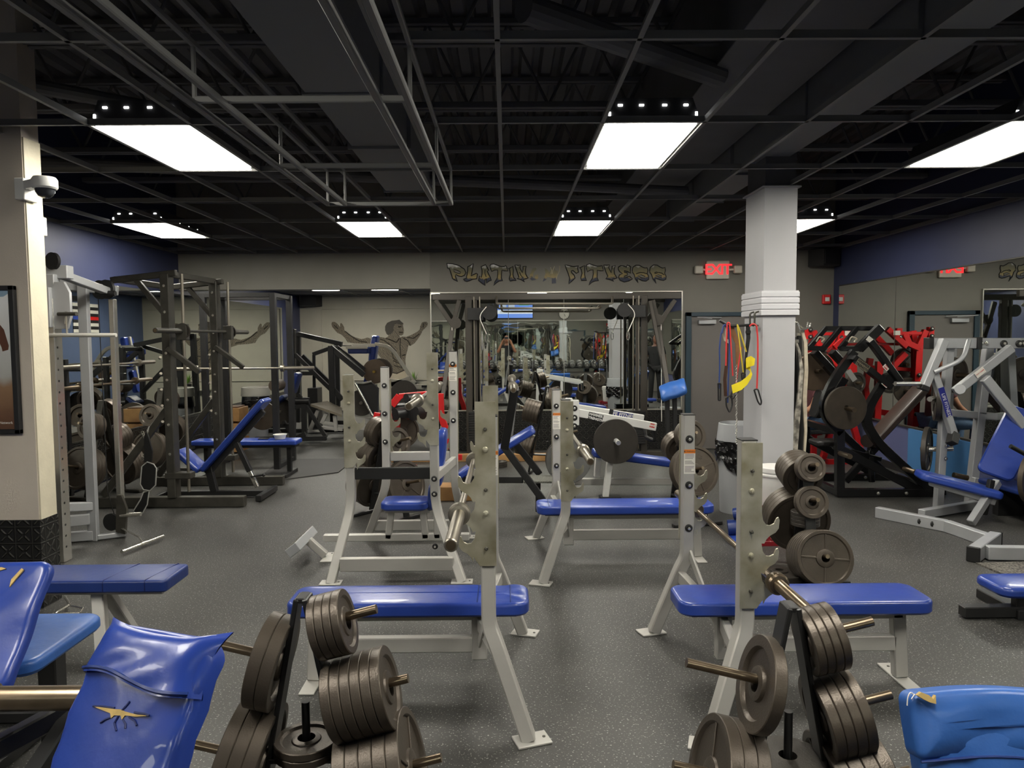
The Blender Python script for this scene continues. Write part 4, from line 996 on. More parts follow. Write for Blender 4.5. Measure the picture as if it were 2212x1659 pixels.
letter('L', w1, [(555, 208), (600, 190), (648, 155), (640, 230), (625, 320), (610, 365), (660, 340), (700, 320), (722, 330), (708, 412), (640, 420), (590, 445), (540, 460), (500, 445), (488, 418), (530, 408), (545, 340), (555, 270)])
letter('A', w1, [(785, 205), (860, 175), (885, 215), (915, 270), (890, 280), (910, 330), (940, 390), (960, 440), (920, 450), (880, 490), (872, 410), (850, 420), (850, 530), (800, 490), (740, 440), (758, 365), (790, 390), (800, 330), (800, 270)], extra=([(850, 260), (848, 320), (870, 380)],))
letter('T', w1, [(935, 190), (960, 165), (1000, 160), (1060, 185), (1120, 205), (1185, 205), (1200, 185), (1225, 225), (1242, 280), (1180, 275), (1140, 265), (1130, 330), (1130, 400), (1152, 445), (1090, 450), (1045, 480), (998, 525), (1015, 470), (1060, 400), (1068, 330), (1065, 265), (1010, 265), (965, 290), (945, 240)])
letter('I', w1, [(1252, 240), (1290, 225), (1325, 200), (1335, 270), (1328, 340), (1340, 395), (1365, 412), (1382, 442), (1330, 440), (1282, 452), (1265, 420), (1285, 340), (1272, 260)])
letter('N', w1, [(1365, 178), (1410, 185), (1455, 180), (1445, 230), (1490, 310), (1500, 250), (1500, 205), (1552, 200), (1540, 260), (1545, 330), (1570, 380), (1590, 398), (1550, 412), (1505, 425), (1525, 465), (1470, 430), (1395, 408), (1430, 385), (1400, 300), (1375, 230)], extra=([(1440, 300), (1460, 350), (1490, 390)],))
letter('U', w1, [(1660, 235), (1735, 225), (1720, 270), (1690, 290), (1672, 340), (1665, 400), (1700, 395), (1715, 340), (1730, 345), (1730, 395), (1750, 320), (1758, 410), (1720, 430), (1650, 440), (1612, 410), (1615, 340), (1640, 290)], outline=False)
letter('M', w1, [(1868, 235), (1905, 245), (1945, 300), (1975, 260), (1990, 215), (2010, 290), (2040, 230), (2055, 270), (2095, 275), (2085, 340), (2060, 400), (2062, 490), (1990, 495), (1990, 400), (1950, 395), (1910, 380), (1895, 430), (1835, 465), (1860, 390), (1880, 320)], outline=False)
for k, e in enumerate(([(2125, 190), (2120, 280), (2085, 360), (2065, 420)], [(1970, 215), (1985, 270), (1975, 330)], [(2035, 200), (2010, 260), (1995, 330)])): M().path([(w1(*p).x, YB - .006, w1(*p).z) for p in e], .006, 5).build('highlight_stroke', mat('pale_gold', srgb(190, 180, 150), .5), sg_)
letter('F', w2, [(240, 175), (290, 185), (380, 205), (440, 200), (465, 185), (455, 240), (470, 300), (430, 320), (400, 290), (370, 270), (345, 280), (350, 310), (395, 350), (410, 400), (370, 440), (305, 500), (320, 400), (290, 310), (265, 250)])
letter('I', w2, [(490, 225), (530, 210), (570, 185), (580, 270), (575, 340), (585, 395), (610, 438), (520, 440), (510, 400), (530, 320), (515, 250)])
letter('T', w2, [(598, 200), (615, 175), (660, 158), (720, 180), (790, 200), (850, 195), (868, 185), (885, 235), (892, 275), (840, 275), (790, 265), (790, 330), (785, 390), (812, 445), (750, 450), (700, 470), (645, 520), (665, 470), (710, 400), (722, 330), (718, 262), (670, 265), (622, 295), (605, 240)])
letter('N', w2, [(902, 178), (950, 182), (1000, 178), (985, 225), (1030, 310), (1040, 240), (1040, 205), (1095, 185), (1075, 260), (1085, 330), (1110, 370), (1130, 395), (1080, 415), (1050, 420), (1072, 455), (1010, 430), (935, 412), (970, 370), (935, 290), (915, 230)])
letter('E', w2, [(1150, 215), (1190, 188), (1240, 195), (1290, 215), (1300, 180), (1340, 192), (1362, 210), (1352, 270), (1362, 320), (1310, 290), (1250, 275), (1250, 300), (1300, 310), (1305, 350), (1250, 370), (1255, 400), (1310, 380), (1345, 370), (1390, 415), (1330, 450), (1250, 468), (1180, 440), (1152, 390), (1170, 345), (1220, 325), (1170, 290), (1148, 250)])
letter('S', w2, [(1388, 270), (1400, 215), (1450, 182), (1510, 185), (1560, 215), (1600, 230), (1640, 225), (1655, 270), (1640, 320), (1665, 370), (1665, 420), (1620, 452), (1560, 445), (1500, 415), (1470, 420), (1488, 480), (1440, 420), (1420, 340), (1395, 310)], [(1480, 360), (1540, 345), (1605, 375), (1600, 402), (1550, 395)], extra=([(1450, 330), (1520, 305), (1580, 310), (1640, 330)],))
letter('S', w2, [(1685, 270), (1695, 220), (1750, 178), (1810, 180), (1865, 215), (1905, 232), (1945, 220), (1952, 270), (1938, 320), (1965, 370), (1960, 420), (1920, 440), (1860, 430), (1800, 405), (1770, 420), (1795, 490), (1740, 420), (1715, 340), (1690, 310)], [(1780, 355), (1830, 345), (1890, 360), (1885, 385), (1840, 380)], extra=([(1770, 310), (1800, 295), (1840, 305), (1790, 322), (1765, 315)], [(1840, 305), (1890, 315), (1935, 350)]))
# mural on the alcove wall
MUR = mat('bronze_mural_paint', srgb(112, 102, 84), .6)
n_, l_, b_ = nodes(MUR); tcx = n_.new('ShaderNodeTexCoord'); wv = n_.new('ShaderNodeTexWave'); rp = n_.new('ShaderNodeValToRGB'); mp = n_.new('ShaderNodeMapping'); mp.inputs['Rotation'].default_value = (0, rad(35), 0)
wv.inputs['Scale'].default_value = 9; wv.inputs['Distortion'].default_value = 9; wv.inputs['Detail'].default_value = 3; wv.inputs['Detail Scale'].default_value = 1.6
rp.color_ramp.elements[0].color = (*srgb(84, 77, 64), 1); rp.color_ramp.elements[1].color = (*srgb(122, 112, 92), 1); rp.color_ramp.elements[0].position = .25
l_.new(tcx.outputs['Object'], mp.inputs[0]); l_.new(mp.outputs[0], wv.inputs['Vector']); l_.new(wv.outputs['Fac'], rp.inputs['Fac']); l_.new(rp.outputs['Color'], b_.inputs['Base Color'])
mu = thing('wall_mural', 'painted muscular torso mural with spread arms on the pale alcove wall', 'mural', (-2.8, YD - .01, 1.5))
def wm(p): return at(700 + p[0] / 9.217, 670 + p[1] / 9.217, YD)
body = [(470, 640), (420, 560), (350, 490), (270, 455), (215, 400), (160, 330), (148, 270), (160, 235), (215, 232), (265, 270), (325, 340), (318, 270), (345, 255), (380, 300), (402, 345), (405, 400), (500, 480), (620, 540), (740, 575), (800, 565), (860, 545), (960, 570), (1050, 540), (1130, 535), (1230, 555), (1290, 510),
        (1240, 470), (1215, 400), (1220, 310), (1260, 250), (1350, 210), (1440, 200), (1500, 190), (1540, 230), (1580, 260), (1572, 310), (1585, 360), (1590, 420), (1580, 480), (1540, 505), (1500, 500), (1510, 545), (1560, 525), (1640, 530), (1720, 500), (1800, 460), (1870, 420), (1905, 380), (1915, 320), (1950, 245), (1990, 232), (2040, 230), (2068, 265), (2050, 320), (2000, 370), (1960, 410), (1930, 480), (1870, 570), (1800, 660), (1720, 712), (1680, 700), (1660, 800), (1630, 900), (1620, 1000), (1630, 1130), (1620, 1240), (1640, 1330), (1520, 1380), (1320, 1400), (1310, 1240), (1280, 1120), (1180, 1010), (1090, 900), (1030, 800), (960, 720), (800, 670), (620, 660)]
P_ = [wm(p) for p in body]
M().prism([(p.x, p.z) for p in P_], (0, YD - .003, 0), X, Z, .003).build('painted_figure', MUR, mu, False)
dk = mat('mural_shadow_paint', srgb(60, 55, 46), .6)
hair = [(1218, 400), (1215, 330), (1255, 255), (1350, 212), (1440, 202), (1500, 190), (1545, 235), (1580, 265), (1540, 290), (1450, 270), (1400, 290), (1380, 350), (1395, 400), (1330, 480), (1260, 490)]
q = [wm(p) for p in hair]; M().prism([(p.x, p.z) for p in q], (0, YD - .0055, 0), X, Z, .002).build('painted_hair', dk, mu, False)
for e in ([(1230, 560), (1350, 600), (1440, 640), (1500, 560)], [(1060, 560), (1200, 600), (1330, 700), (1420, 800), (1450, 900)], [(1520, 560), (1510, 700), (1520, 850), (1530, 1000), (1540, 1150)], [(1290, 700), (1350, 820), (1380, 950), (1450, 1010)], [(1320, 1230), (1450, 1260), (1600, 1190)], [(1560, 900), (1620, 880)], [(1380, 1000), (1500, 1060)], [(1400, 1100), (1520, 1130)], [(420, 420), (560, 530), (700, 610), (860, 640)], [(1580, 560), (1660, 600), (1720, 700)], [(1660, 540), (1780, 560), (1900, 470)], [(1480, 330), (1540, 330)], [(1500, 440), (1570, 440)], [(200, 300), (280, 370)], [(1980, 260), (1970, 340)]):
    q = [wm(p) for p in e]; M().path([(p.x, YD - .006, p.z) for p in q], .014, 5).build('painted_line', dk, mu)
loin = [(1310, 1240), (1450, 1250), (1620, 1200), (1640, 1330), (1520, 1380), (1320, 1400)]
q = [wm(p) for p in loin]; M().prism([(p.x, p.z) for p in q], (0, YD - .0055, 0), X, Z, .002).build('painted_cloth', mat('mural_pale_paint', srgb(170, 160, 138), .6), mu, False)
# flag on the alcove side wall
fl_ = thing('wall_flag', 'black and white striped flag with a blue and a red line, left mirror', 'flag', (-1.14, 15.0, 2.1))
for i in range(9):
    M().bx(-1.145, -1.132, 14.6, 15.5, 1.86 + i * .066, 1.86 + (i + 1) * .066, .001).build('stripe', INK if i % 2 else STICK, fl_)
M().bx(-1.148, -1.144, 14.6, 15.05, 2.12, 2.19, .001).build('blue_line', BLUE, fl_); M().bx(-1.148, -1.144, 15.05, 15.5, 2.12, 2.19, .001).build('red_line', RED, fl_)
# exit sign, alarm, speakers
e0 = at(1551, 583, YB - .05)
t = thing('exit_sign', 'lit red EXIT sign with twin lamp heads on the back wall', 'exit sign', e0)
M().bx(e0.x - .17, e0.x + .17, YB - .06, YB, e0.z - .135, e0.z + .135, .01).build('sign_case', mat('cream_plastic', srgb(214, 206, 190), .45), t)
text('sign_letters', 'EXIT', .215, (e0.x, YB - .063, e0.z), X, Z, mat('lit_red_letters', (1, .02, .03), .4, emit=.9), t, .002, bold=.004, spacing=.88)
for s in (-1, 1):
    h = M().bar((e0.x + s * .16, YB - .04, e0.z), (e0.x + s * .24, YB - .05, e0.z + .005), .03, .03).build('lamp_arm', MATS['cream_plastic'], t)
    M().bx(e0.x + s * .29 - .06, e0.x + s * .29 + .06, YB - .10, YB - .02, e0.z - .055, e0.z + .06, .012).build('lamp_head', MATS['cream_plastic'], t)
a0 = at(1806, 646, YB - .1)
t = thing('fire_alarm', 'small red fire alarm strobe at the back right corner', 'alarm', (XR - .1, YB - .05, a0.z))
M().bx(4.72, 4.84, YB - .05, YB, a0.z - .07, a0.z + .07, .008).build('alarm_body', RED, t); M().bx(4.75, 4.81, YB - .07, YB - .05, a0.z - .03, a0.z + .03).build('strobe_lens', WHITE, t)
SPKM = mat('black_speaker', srgb(32, 31, 31), .6)
def speaker(c, label, w=.42, h=.24, d=.26, rz=0):
    t = thing('loudspeaker', label, 'speaker', c); place(c[0], c[1], rz, c[2])
    M().prism([(-w / 2, 0), (w / 2, 0), (w / 2 - .07, d), (-w / 2 + .07, d)], (0, 0, 0), X, -Yv, h).build('cabinet', SPKM, t, False)
    M().bx(-w / 2 + .08, w / 2 - .08, -d - .012, -d, -h / 2 + .02, h / 2 - .02).build('grille', INK, t); unplace()
c = at(1768, 556, 10.75); speaker((c.x + .12, YB - .03, c.z), 'black loudspeaker high in the back right corner of the room', rz=rad(15))
c = at(664, 650, 17.0); speaker((c.x, YD - .05, c.z + .02), 'black loudspeaker under the alcove ceiling beside the mural', .5, .26, .3)
# ------------------------------------------------------------------ cable crossover in front of the mirror
t = thing('cable_crossover', 'black cable crossover frame in front of the back wall mirror', 'cable machine', (.8, 10.5, 0))
Yc = 10.45; XS = mat('charcoal_frame_paint', srgb(62, 58, 52), .42, .15)
zt = at(1200, 640, Yc).z
M().bar((at(934, 640, Yc).x, Yc, zt), (at(1470, 640, Yc).x, Yc, zt), .07, .09, Z).build('top_beam', XS, t)
for s, px in ((-1, 1013), (1, 1391)):
    xx = at(px, 770, Yc).x
    M().bar((xx, Yc, .03), (xx, Yc, zt), .09, .08, Yv).build('tower', XS, t)
    M().bar((xx - s * .10, Yc, .03), (xx - s * .10, Yc, zt), .045, .045, Yv).build('guide_tube', XS, t)
    for k in (.06, .14): M().rod((xx - s * k - s * .02, Yc - .03, .1), (xx - s * k - s * .02, Yc - .03, zt), .01, 10).build('guide_rod', BARST, t)
    pc = at(1027 if s < 0 else 1377, 676 if s < 0 else 670, Yc - .07)
    cr = M().bx(pc.x - .11, pc.x + .11, Yc - .12, Yc - .02, pc.z - .1, pc.z + .07).build('pulley_carriage', BLACK, t)
    M().lathe([(.012, -.015), (.1, -.015), (.085, 0), (.1, .015), (.012, .015)], (pc.x - s * .02 - s * .18, Yc - .18, pc.z), (0, 1, 0), 26).build('pulley', BLACK, cr)
    M().lathe([(.012, -.015), (.08, -.015), (.07, 0), (.08, .015), (.012, .015)], (pc.x + s * .28, Yc - .1, pc.z - .14), (0, 1, 0), 26).build('pulley', XS, t)
    M().path(fillet([(pc.x - s * .16, Yc - .22, pc.z + .08), (pc.x - s * .05, Yc - .25, pc.z - .05), (pc.x - s * .16, Yc - .24, pc.z - .3)], .1), .006, 6).build('cable', STICK, t)
    M().path([(pc.x - s * .16 + .02 * math.cos(a), Yc - .24, pc.z - .36 + .06 * math.sin(a)) for a in [i * math.pi / 6 for i in range(12)]], .006, 6, True).build('carabiner', CHROME, t)
    M().path([(pc.x + s * .33, Yc - .1, pc.z - .16), (pc.x + s * .34, Yc - .12, .5)], .005, 6).build('cable', STICK, t)
    ws = M()
    for k in range(14): ws.bx(xx - s * .12 - .13, xx - s * .12 + .13, Yc - .1, Yc + .08, .18 + k * .034, .21 + k * .034)
    ws.build('weight_stack', BLACK, t)
    M().bar((xx - .35, Yc, .03), (xx + .35, Yc, .03), .07, .06, Z).build('base', XS, t)
    if s < 0: A_, B_, C_, D_ = (941, 648), (992, 648), (978, 703), (956, 860)
    else: A_, B_, C_, D_ = (1458, 648), (1410, 648), (1422, 703), (1444, 850)
    M().bar(at(*A_, Yc - .05), at(*C_, Yc - .05), .06, .05, Yv).bar(at(*B_, Yc - .05), at(*C_, Yc - .05), .06, .05, Yv).bar(at(*C_, Yc - .05), at(*D_, Yc - .45), .06, .05, Yv).build('strut', XS, t)
    if s > 0: M().bar(at(1404, 650, Yc - .1), at(1442, 840, Yc - .3), .05, .05, Yv).build('strut', XS, t)
for (xa, xb, v, dv, Yq) in ((1073, 1323, 656, -12, Yc - .3), (1083, 1297, 666, -6, Yc - .1)):
    M().path(fillet([at(xa, v + dv - 4, Yc), at(xa, v, Yq), at(xb, v, Yq), at(xb, v + dv - 4, Yc)], .05), .016, 10).build('pull_up_bar', BARST, t)
t = thing('rope_attachment', 'hanging chrome cable attachment on the left crossover tower', 'cable handle', at(1038, 720, Yc - .3))
h = at(1041, 715, Yc - .3); M().path([h, h - Z * .08, h - Z * .2, h - Z * .27], [.01, .016, .022, .01], 8).build('snap_hook', CHROME, t)
# ------------------------------------------------------------------ preacher stand at the door
t = thing('arm_curl_stand', 'worn light blue curl pad on twin black posts in front of the grey door', 'curl stand', (2.2, 9.8, 0))
Yq = 9.7; a, b = at(1436, 835, Yq), at(1472, 825, Yq)
ax = (at(1474, 826, Yq) - at(1430, 840, Yq)).normalized()
def warpc(p, q, r): return p, q, r - 1.8 * q * q + .006 * math.sin(p * 30 + q * 20)
pc = at(1454, 838, Yq)
M().pad(pc - V((0, 0, .03)), ax, V((-.0, .75, .66)), .36, .27, .075, .05, .03, .01, warpc, 5, 10).build('curl_pad', LBLUE, t)
for u in (1441, 1457): M().bar(at(u, 856, Yq), at(u + 2, 978, Yq), .055, .06, Yv).build('post', BLACK, t)
M().bar((2.0, Yq, .03), (2.55, Yq, .03), .06, .05, Z).bar((2.28, Yq, .03), (2.28, 10.3, .03), .06, .05, Z).build('base', BLACK, t)
# ------------------------------------------------------------------ white lever press machine (middle)
t = thing('lever_press', 'white plate-loaded lever machine with two stickered arms, middle of the room', 'press machine', (1.2, 7.4, 0))
Yh = 7.45
M().bar(at(1229, 860, Yh), at(1222, 1040, Yh), .07, .07, Yv).build('upright', WHITE, t)
br_ = M().bx(at(1232, 0, Yh).x, at(1248, 0, Yh).x, Yh - .10, Yh - .04, at(0, 926, Yh).z, at(0, 872, Yh).z).build('pivot_bracket', WHITE, t)
for v in (880, 900, 918): washer((at(1239, v, Yh).x, Yh - .10, at(1239, v, Yh).z), (0, -1, 0), br_, .03)
def armsw(u0, v0, u1, v1, w, Yp, nm):
    return M().bar(at(u0, v0, Yp), at(u1, v1, Yp), .06, w, Z).build(nm, WHITE, t)
a1_ = armsw(1236, 880, 1390, 905, .085, Yh + .25, 'lever_arm'); a2_ = armsw(1240, 890, 1417, 922, .08, Yh - .05, 'lever_arm')
def sticker(u0, v0, u1, v1, Yp, h, mt, par, nm='sticker', words=None, ink=INK, size=None):
    a, b = at(u0, v0, Yp), at(u1, v1, Yp); d = (b - a).normalized(); up = (Yv * -1).cross(d).normalized()
    up = -up if up.z < 0 else up
    o = M().cb((a + b) / 2, d, up, Yv, (a - b).length / 2, h / 2, .0012, .0003).build(nm, mt, par)
    n = len(words or [])
    for i, w in enumerate(words or []):
        text('sticker_lettering', w, size or h / n * .9, (a + b) / 2 + up * (h * ((n - 1) / 2 - i) / n) - Yv * .002, d, up, ink, o, .0004, bold=.0015)
    return o
sticker(1271, 897, 1302, 905, Yh - .082, .075, INK, a2_, words=['HAMMER', 'STRENGTH'], ink=WHITE, size=.034)
sticker(1323, 893, 1367, 901, Yh + .218, .058, mat('blue_sticker', srgb(34, 40, 120), .4), a1_, words=['LIFE FITNESS'], ink=WHITE)
sticker(1316, 889, 1324, 891, Yh + .216, .058, INK, a1_)
sticker(1403, 918, 1415, 921, Yh - .082, .055, STICK, a2_, words=['STAY', 'CLEAR'], ink=RED, size=.018)
pg = at(1332, 953, Yh - .2)
M().bar((pg.x, Yh - .02, pg.z + .22), (pg.x, Yh - .02, pg.z - .03), .05, .06, Yv).rod((pg.x, Yh, pg.z), (pg.x, Yh - .32, pg.z), .024, 16).build('weight_horn', WHITE, t)
M().rod((pg.x, Yh - .2, pg.z), (pg.x, Yh - .33, pg.z), .022, 14).build('horn_end', CHROME, t)
plate((pg.x, Yh - .14, pg.z - .01), (0, -1, 0), 'p45', 'flat-faced dark plate hung on the white lever machine arm', 'plates on machines', IRONF, 'flat')
pg2 = at(1228, 996, Yh - .22)
M().rod((pg2.x, Yh, pg2.z), (pg2.x, Yh - .3, pg2.z), .024, 14).build('weight_horn', WHITE, t)
plate((pg2.x, Yh - .18, pg2.z - .005), (0, -1, 0), 'p45', 'flat pale grey plate behind the middle bench hook plate', 'plates on machines', GREYIRON, 'flat')
plate((pg2.x, Yh - .10, pg2.z - .005), (0, -1, 0), 'p45', 'dark plate directly behind the pale grey plate', 'plates on machines', IRONF)
M().bar(at(1320, 975, Yh), at(1307, 1078, Yh), .06, .085, Yv).build('front_leg', WHITE, t)
M().bar(at(1292, 985, Yh + .5), at(1289, 1030, Yh + .5), .06, .085, Yv).build('rear_leg', WHITE, t)
M().bar(at(1240, 1040, Yh + .3), at(1470, 1040, Yh + .3), .06, .07, Z).build('base_rail', SILVER, t)
ff = at(1307, 1086, Yh); M().bx(ff.x - .06, ff.x + .16, Yh - .06, Yh + .06, 0.004, .07).build('rubber_foot', BLACK, t)
M().lathe([(.001, 0), (.22, 0), (.22, .012), (.001, .012)], (ff.x - .02, Yh, 0), Z, 40).build('floor_disc', GREYIRON, t)
pa, pb = at(1279, 972, Yh + .35), at(1480, 998, Yh + .35); dd = (pb - pa).normalized()
M().pad((pa + pb) / 2 - Z * .06, dd, Yv, (pb - pa).length, .28, .07, .05, .02).build('pad', BLUE, t)
M().path(fillet([at(1390, 912, Yh + .2), at(1395, 945, Yh + .1), at(1415, 952, Yh), at(1413, 920, Yh - .02)], .03), .02, 10).build('grip_handle', RUBBER, t)
# ------------------------------------------------------------------ incline press bench with black frame
t = thing('incline_press', 'black framed incline press bench with blue pad rising right, behind the front benches', 'weight bench', (-.1, 7.0, 0))
Yi = 7.0
M().bar(at(1112, 838, Yi - .55), at(1090, 967, Yi - .3), .075, .075, Yv).build('post', BLACK, t); M().bar(at(1112, 838, Yi + .55), at(1098, 967, Yi + .3), .075, .075, Yv).build('post', BLACK, t)
M().bar(at(1089, 965, Yi - .3), at(1180, 1090, Yi - .3), .065, .065, Yv).build('leg', BLACK, t); M().bar(at(1108, 950, Yi + .3), at(1166, 1024, Yi + .3), .065, .065, Yv).build('leg', BLACK, t)
a, b = at(988, 1020, Yi), at(1150, 920, Yi); dd = (b - a).normalized(); nn = V((-dd.z, 0, dd.x))
M().pad((a + b) / 2 - nn * .06, dd, nn.cross(dd), (b - a).length, .28, .06, .04, .02).build('pad', BLUE, t)
M().bar(at(985, 1036, Yi), at(1130, 1036, Yi), .06, .06, Z).bar(at(990, 1036, Yi), at(995, 1090, Yi), .06, .06, Yv).bar(at(1180, 1088, Yi - .32), at(1180, 1088, Yi + .32), .06, .06, Z).build('base', BLACK, t)
f0 = at(1162, 1035, Yi); M().cb(f0, X, Yv, Z, .14, .16, .01, .003).build('spotter_plate', MATS['grip_tread'], t)
M().bar((f0.x, Yi, .02), (f0.x, Yi, f0.z), .05, .05, Yv).build('plate_post', BLACK, t)
bz = at(1115, 838, Yi - .5); barbell((bz.x - .03, Yi, bz.z + .02), (0, 1, 0), 'steel barbell racked on the black incline press posts', 2.1, 1.25)
# ------------------------------------------------------------------ wooden pieces on the floor
WOOD = mat('worn_pine', srgb(188, 146, 92), .6, 0, vscale=3, col2=srgb(120, 84, 50), thr=(.3, .7))
tag(M().bx(-1.6, 1.0, 10.0, 10.12, 0, .1, .006).build('timber_beam', WOOD), 'long worn timber beam on the floor under the back mirror', 'timber beam')
a = fl(926, 1083); b = fl(1020, 1083)
tag(M().bx(a.x, b.x, a.y, a.y + .25, .0, .15, .006).build('timber_block', WOOD), 'short timber block on the floor between the shoulder and incline benches', 'timber block')
for k in range(3): plate((-.1 + .0 * k, 9.6, .012 + k * .026), Z, 'p5', '%s of three small black plates stacked before the back mirror' % ('lowest', 'middle', 'top')[k], 'plates on floor', IRONF)
# ------------------------------------------------------------------ column: slatwall, hooks, bands, belts
t = thing('slatwall_band', 'white slatwall band wrapped round the grey column', 'slatwall', (2.33, 6.5, 2.0))
for k in range(4):
    z0 = 1.875 + k * .052
    M().bx(2.165, 2.495, 6.245, 6.775, z0, z0 + .044, .004).bx(2.172, 2.488, 6.252, 6.768, z0 + .04, z0 + .054, .001).build('slat', SLAT, t)
YH = 6.42
t = thing('hook_rail', 'black double hook rail on the left side of the column', 'hook', (2.0, YH, 1.8))
for u in (1608, 1637):
    p = at(u, 680, YH if u < 1620 else 6.3); M().path(fillet([(2.165, p.y, 1.91), (2.13, p.y, 1.90), (2.13, p.y, 1.80), (2.165, p.y, 1.79)], .02), .008, 6).build('bracket', DARKST, t)
ra = at(1560, 700, YH - .03); rb = V((2.16, YH - .05, 1.80))
M().path(fillet([rb, (ra.x + .06, YH - .05, ra.z - .02), (ra.x - .03, YH - .05, ra.z + .03)], .03), .011, 8).path(fillet([(2.16, YH + .04, 1.80), (ra.x + .08, YH + .04, ra.z - .02), (ra.x, YH + .04, ra.z + .03)], .03), .011, 8).build('rail', RUBBER, t)
def band(name, label, cat, px, Y, r, mt, handle=None, hpx=None):
    t = thing(name, label, cat, at(*px[0], Y), 'bands hanging on the column rail')
    P_ = fillet([at(u, v, Y) for u, v in px], .06, 4)
    M().path(P_, r, 8).build('tube', mt, t)
    for h in (hpx or []):
        q = [at(u, v, Y - .01) for u, v in h]
        M().path(fillet(q + [q[0]], .02, 3), .007, 6).build('handle', RUBBER, t)
    return t
YELM = mat('yellow_rubber', srgb(238, 218, 44), .45)
REDB = mat('red_rubber_tube', srgb(205, 56, 56), .4); BLUB = mat('blue_rubber_tube', srgb(40, 64, 120), .45); YELT = mat('dull_yellow_tube', srgb(206, 184, 56), .45)
TAN = mat('tan_leather', srgb(128, 88, 54), .55, 0, .2, 12); PALE = mat('pale_webbing', srgb(196, 186, 164), .7, 0, .15, 20)
band('exercise_band', 'blue and worn resistance tube with black grip, leftmost on the column rail', 'exercise band', [(1553, 840), (1555, 790), (1554, 750), (1558, 715), (1566, 700), (1572, 712)], YH - .06, .007, BLUB, hpx=[[(1551, 828), (1557, 828), (1556, 865), (1552, 865)]])
band('exercise_band', 'long blue tube with black loop handle hanging lowest on the column rail', 'exercise band', [(1572, 870), (1574, 800), (1576, 740), (1573, 706), (1563, 700), (1560, 720)], YH - .07, .007, BLUB, hpx=[[(1568, 860), (1580, 852), (1582, 875), (1576, 892), (1569, 878)]])
band('exercise_band', 'red tube nearest the left hook, ending in a small ring', 'exercise band', [(1568, 790), (1569, 740), (1571, 697), (1576, 697), (1580, 760), (1583, 812)], YH - .08, .0065, REDB)
band('exercise_band', 'red tube with black triangular handle below the yellow strap', 'exercise band', [(1590, 832), (1593, 805), (1597, 778), (1601, 750)], YH - .10, .0065, REDB, hpx=[[(1588, 832), (1598, 840), (1583, 862), (1577, 858)]])
band('exercise_band', 'red tube over the right bracket with black loop handle against the column', 'exercise band', [(1635, 840), (1637, 780), (1637, 730), (1634, 702), (1625, 699), (1619, 705)], 6.21, .0075, REDB, hpx=[[(1629, 842), (1637, 840), (1645, 868), (1643, 876), (1637, 868)]])
band('exercise_band', 'yellow tube with black grip hanging from the right end of the rail', 'exercise band', [(1606, 808), (1600, 760), (1594, 712), (1592, 698), (1600, 720), (1612, 760)], YH - .11, .006, YELT, hpx=[[(1602, 806), (1610, 806), (1608, 822), (1603, 820)]])
t = thing('yellow_strap', 'wide bright yellow rubber strap curled among the bands on the column', 'exercise band', at(1600, 820, YH - .15))
def ribbon(pts, Y0, wv, mt, nm, par, th=.004):
    P_ = [at(u, v, Y0 + dy) for u, v, dy in pts]; m = M(); n = len(P_)
    for i, p in enumerate(P_):
        d = (P_[min(i + 1, n - 1)] - P_[max(i - 1, 0)]).normalized(); w = wv[i] if isinstance(wv, list) else wv
        a = at(pts[i][0] + w[0], pts[i][1] + w[1], Y0 + pts[i][2] + w[2]); 
        for e in (p, a): m.v += [e + V((0, -th / 2, 0)), e + V((0, th / 2, 0))]
    for i in range(n - 1):
        a, b = i * 4, i * 4 + 4
        m.f += [(a, a + 2, b + 2, b), (a + 1, b + 1, b + 3, a + 3), (a, b, b + 1, a + 1), (a + 2, a + 3, b + 3, b + 2)]
    m.f += [(0, 1, 3, 2), ((n - 1) * 4, (n - 1) * 4 + 2, (n - 1) * 4 + 3, (n - 1) * 4 + 1)]
    return m.build(nm, mt, par, True)
yr = [(1580, 832, 0), (1588, 829, -.01), (1600, 824, -.015), (1612, 815, -.01), (1619, 808, 0), (1622, 800, .01), (1621, 793, .015), (1616, 780, .01), (1611, 777, 0), (1612, 773, -.01), (1622, 769, -.01), (1631, 775, 0)]
yw = [(3, 18, 0), (2, 18, 0), (2, 18, 0), (2, 16, 0), (3, 10, 0), (3, 8, 0), (-4, 6, 0), (-3, 18, 0), (1, 18, 0), (4, 20, 0), (2, 22, 0), (-2, 14, 0)]
ribbon(yr, YH - .15, yw, YELM, 'strap', t)
t = thing('leather_belt', 'tan leather lifting belt hanging on the column rail', 'belt', at(1580, 730, YH - .03))
ribbon([(1570, 700, 0), (1578, 722, 0), (1588, 742, 0), (1589, 768, 0), (1590, 790, 0)], YH - .03, [(14, 4, 0), (14, 4, 0), (11, 3, 0), (9, 2, 0), (7, 0, 0)], TAN, 'belt_strap', t, .006)
ribbon([(1563, 702, 0), (1561, 722, 0), (1564, 736, 0), (1574, 742, 0)], YH - .04, [(8, 3, 0), (7, 2, 0), (6, -4, 0), (3, -7, 0)], PALE, 'belt_lining', t, .005)
t = thing('leather_strap', 'narrow dark leather strap hanging behind the blue tube on the rail', 'belt', at(1566, 800, YH - .02))
ribbon([(1566, 720, 0), (1568, 770, 0), (1562, 820, 0), (1564, 856, 0)], YH - .02, (7, 0, 0), mat('brown_leather', srgb(70, 46, 32), .5), 'belt_strap', t, .005)
t = thing('nylon_strap', 'black nylon strap with buckle on the right end of the rail', 'strap', at(1616, 720, YH - .05))
ribbon([(1611, 700, 0), (1612, 730, 0), (1608, 780, 0), (1603, 840, 0)], YH - .05, [(9, 0, 0), (9, 0, 0), (5, 0, 0), (4, 0, 0)], RUBBER, 'webbing', t, .004)
M().cb(at(1616, 717, YH - .06), X, Yv, Z, .022, .008, .014, .003).build('buckle', INK, t)
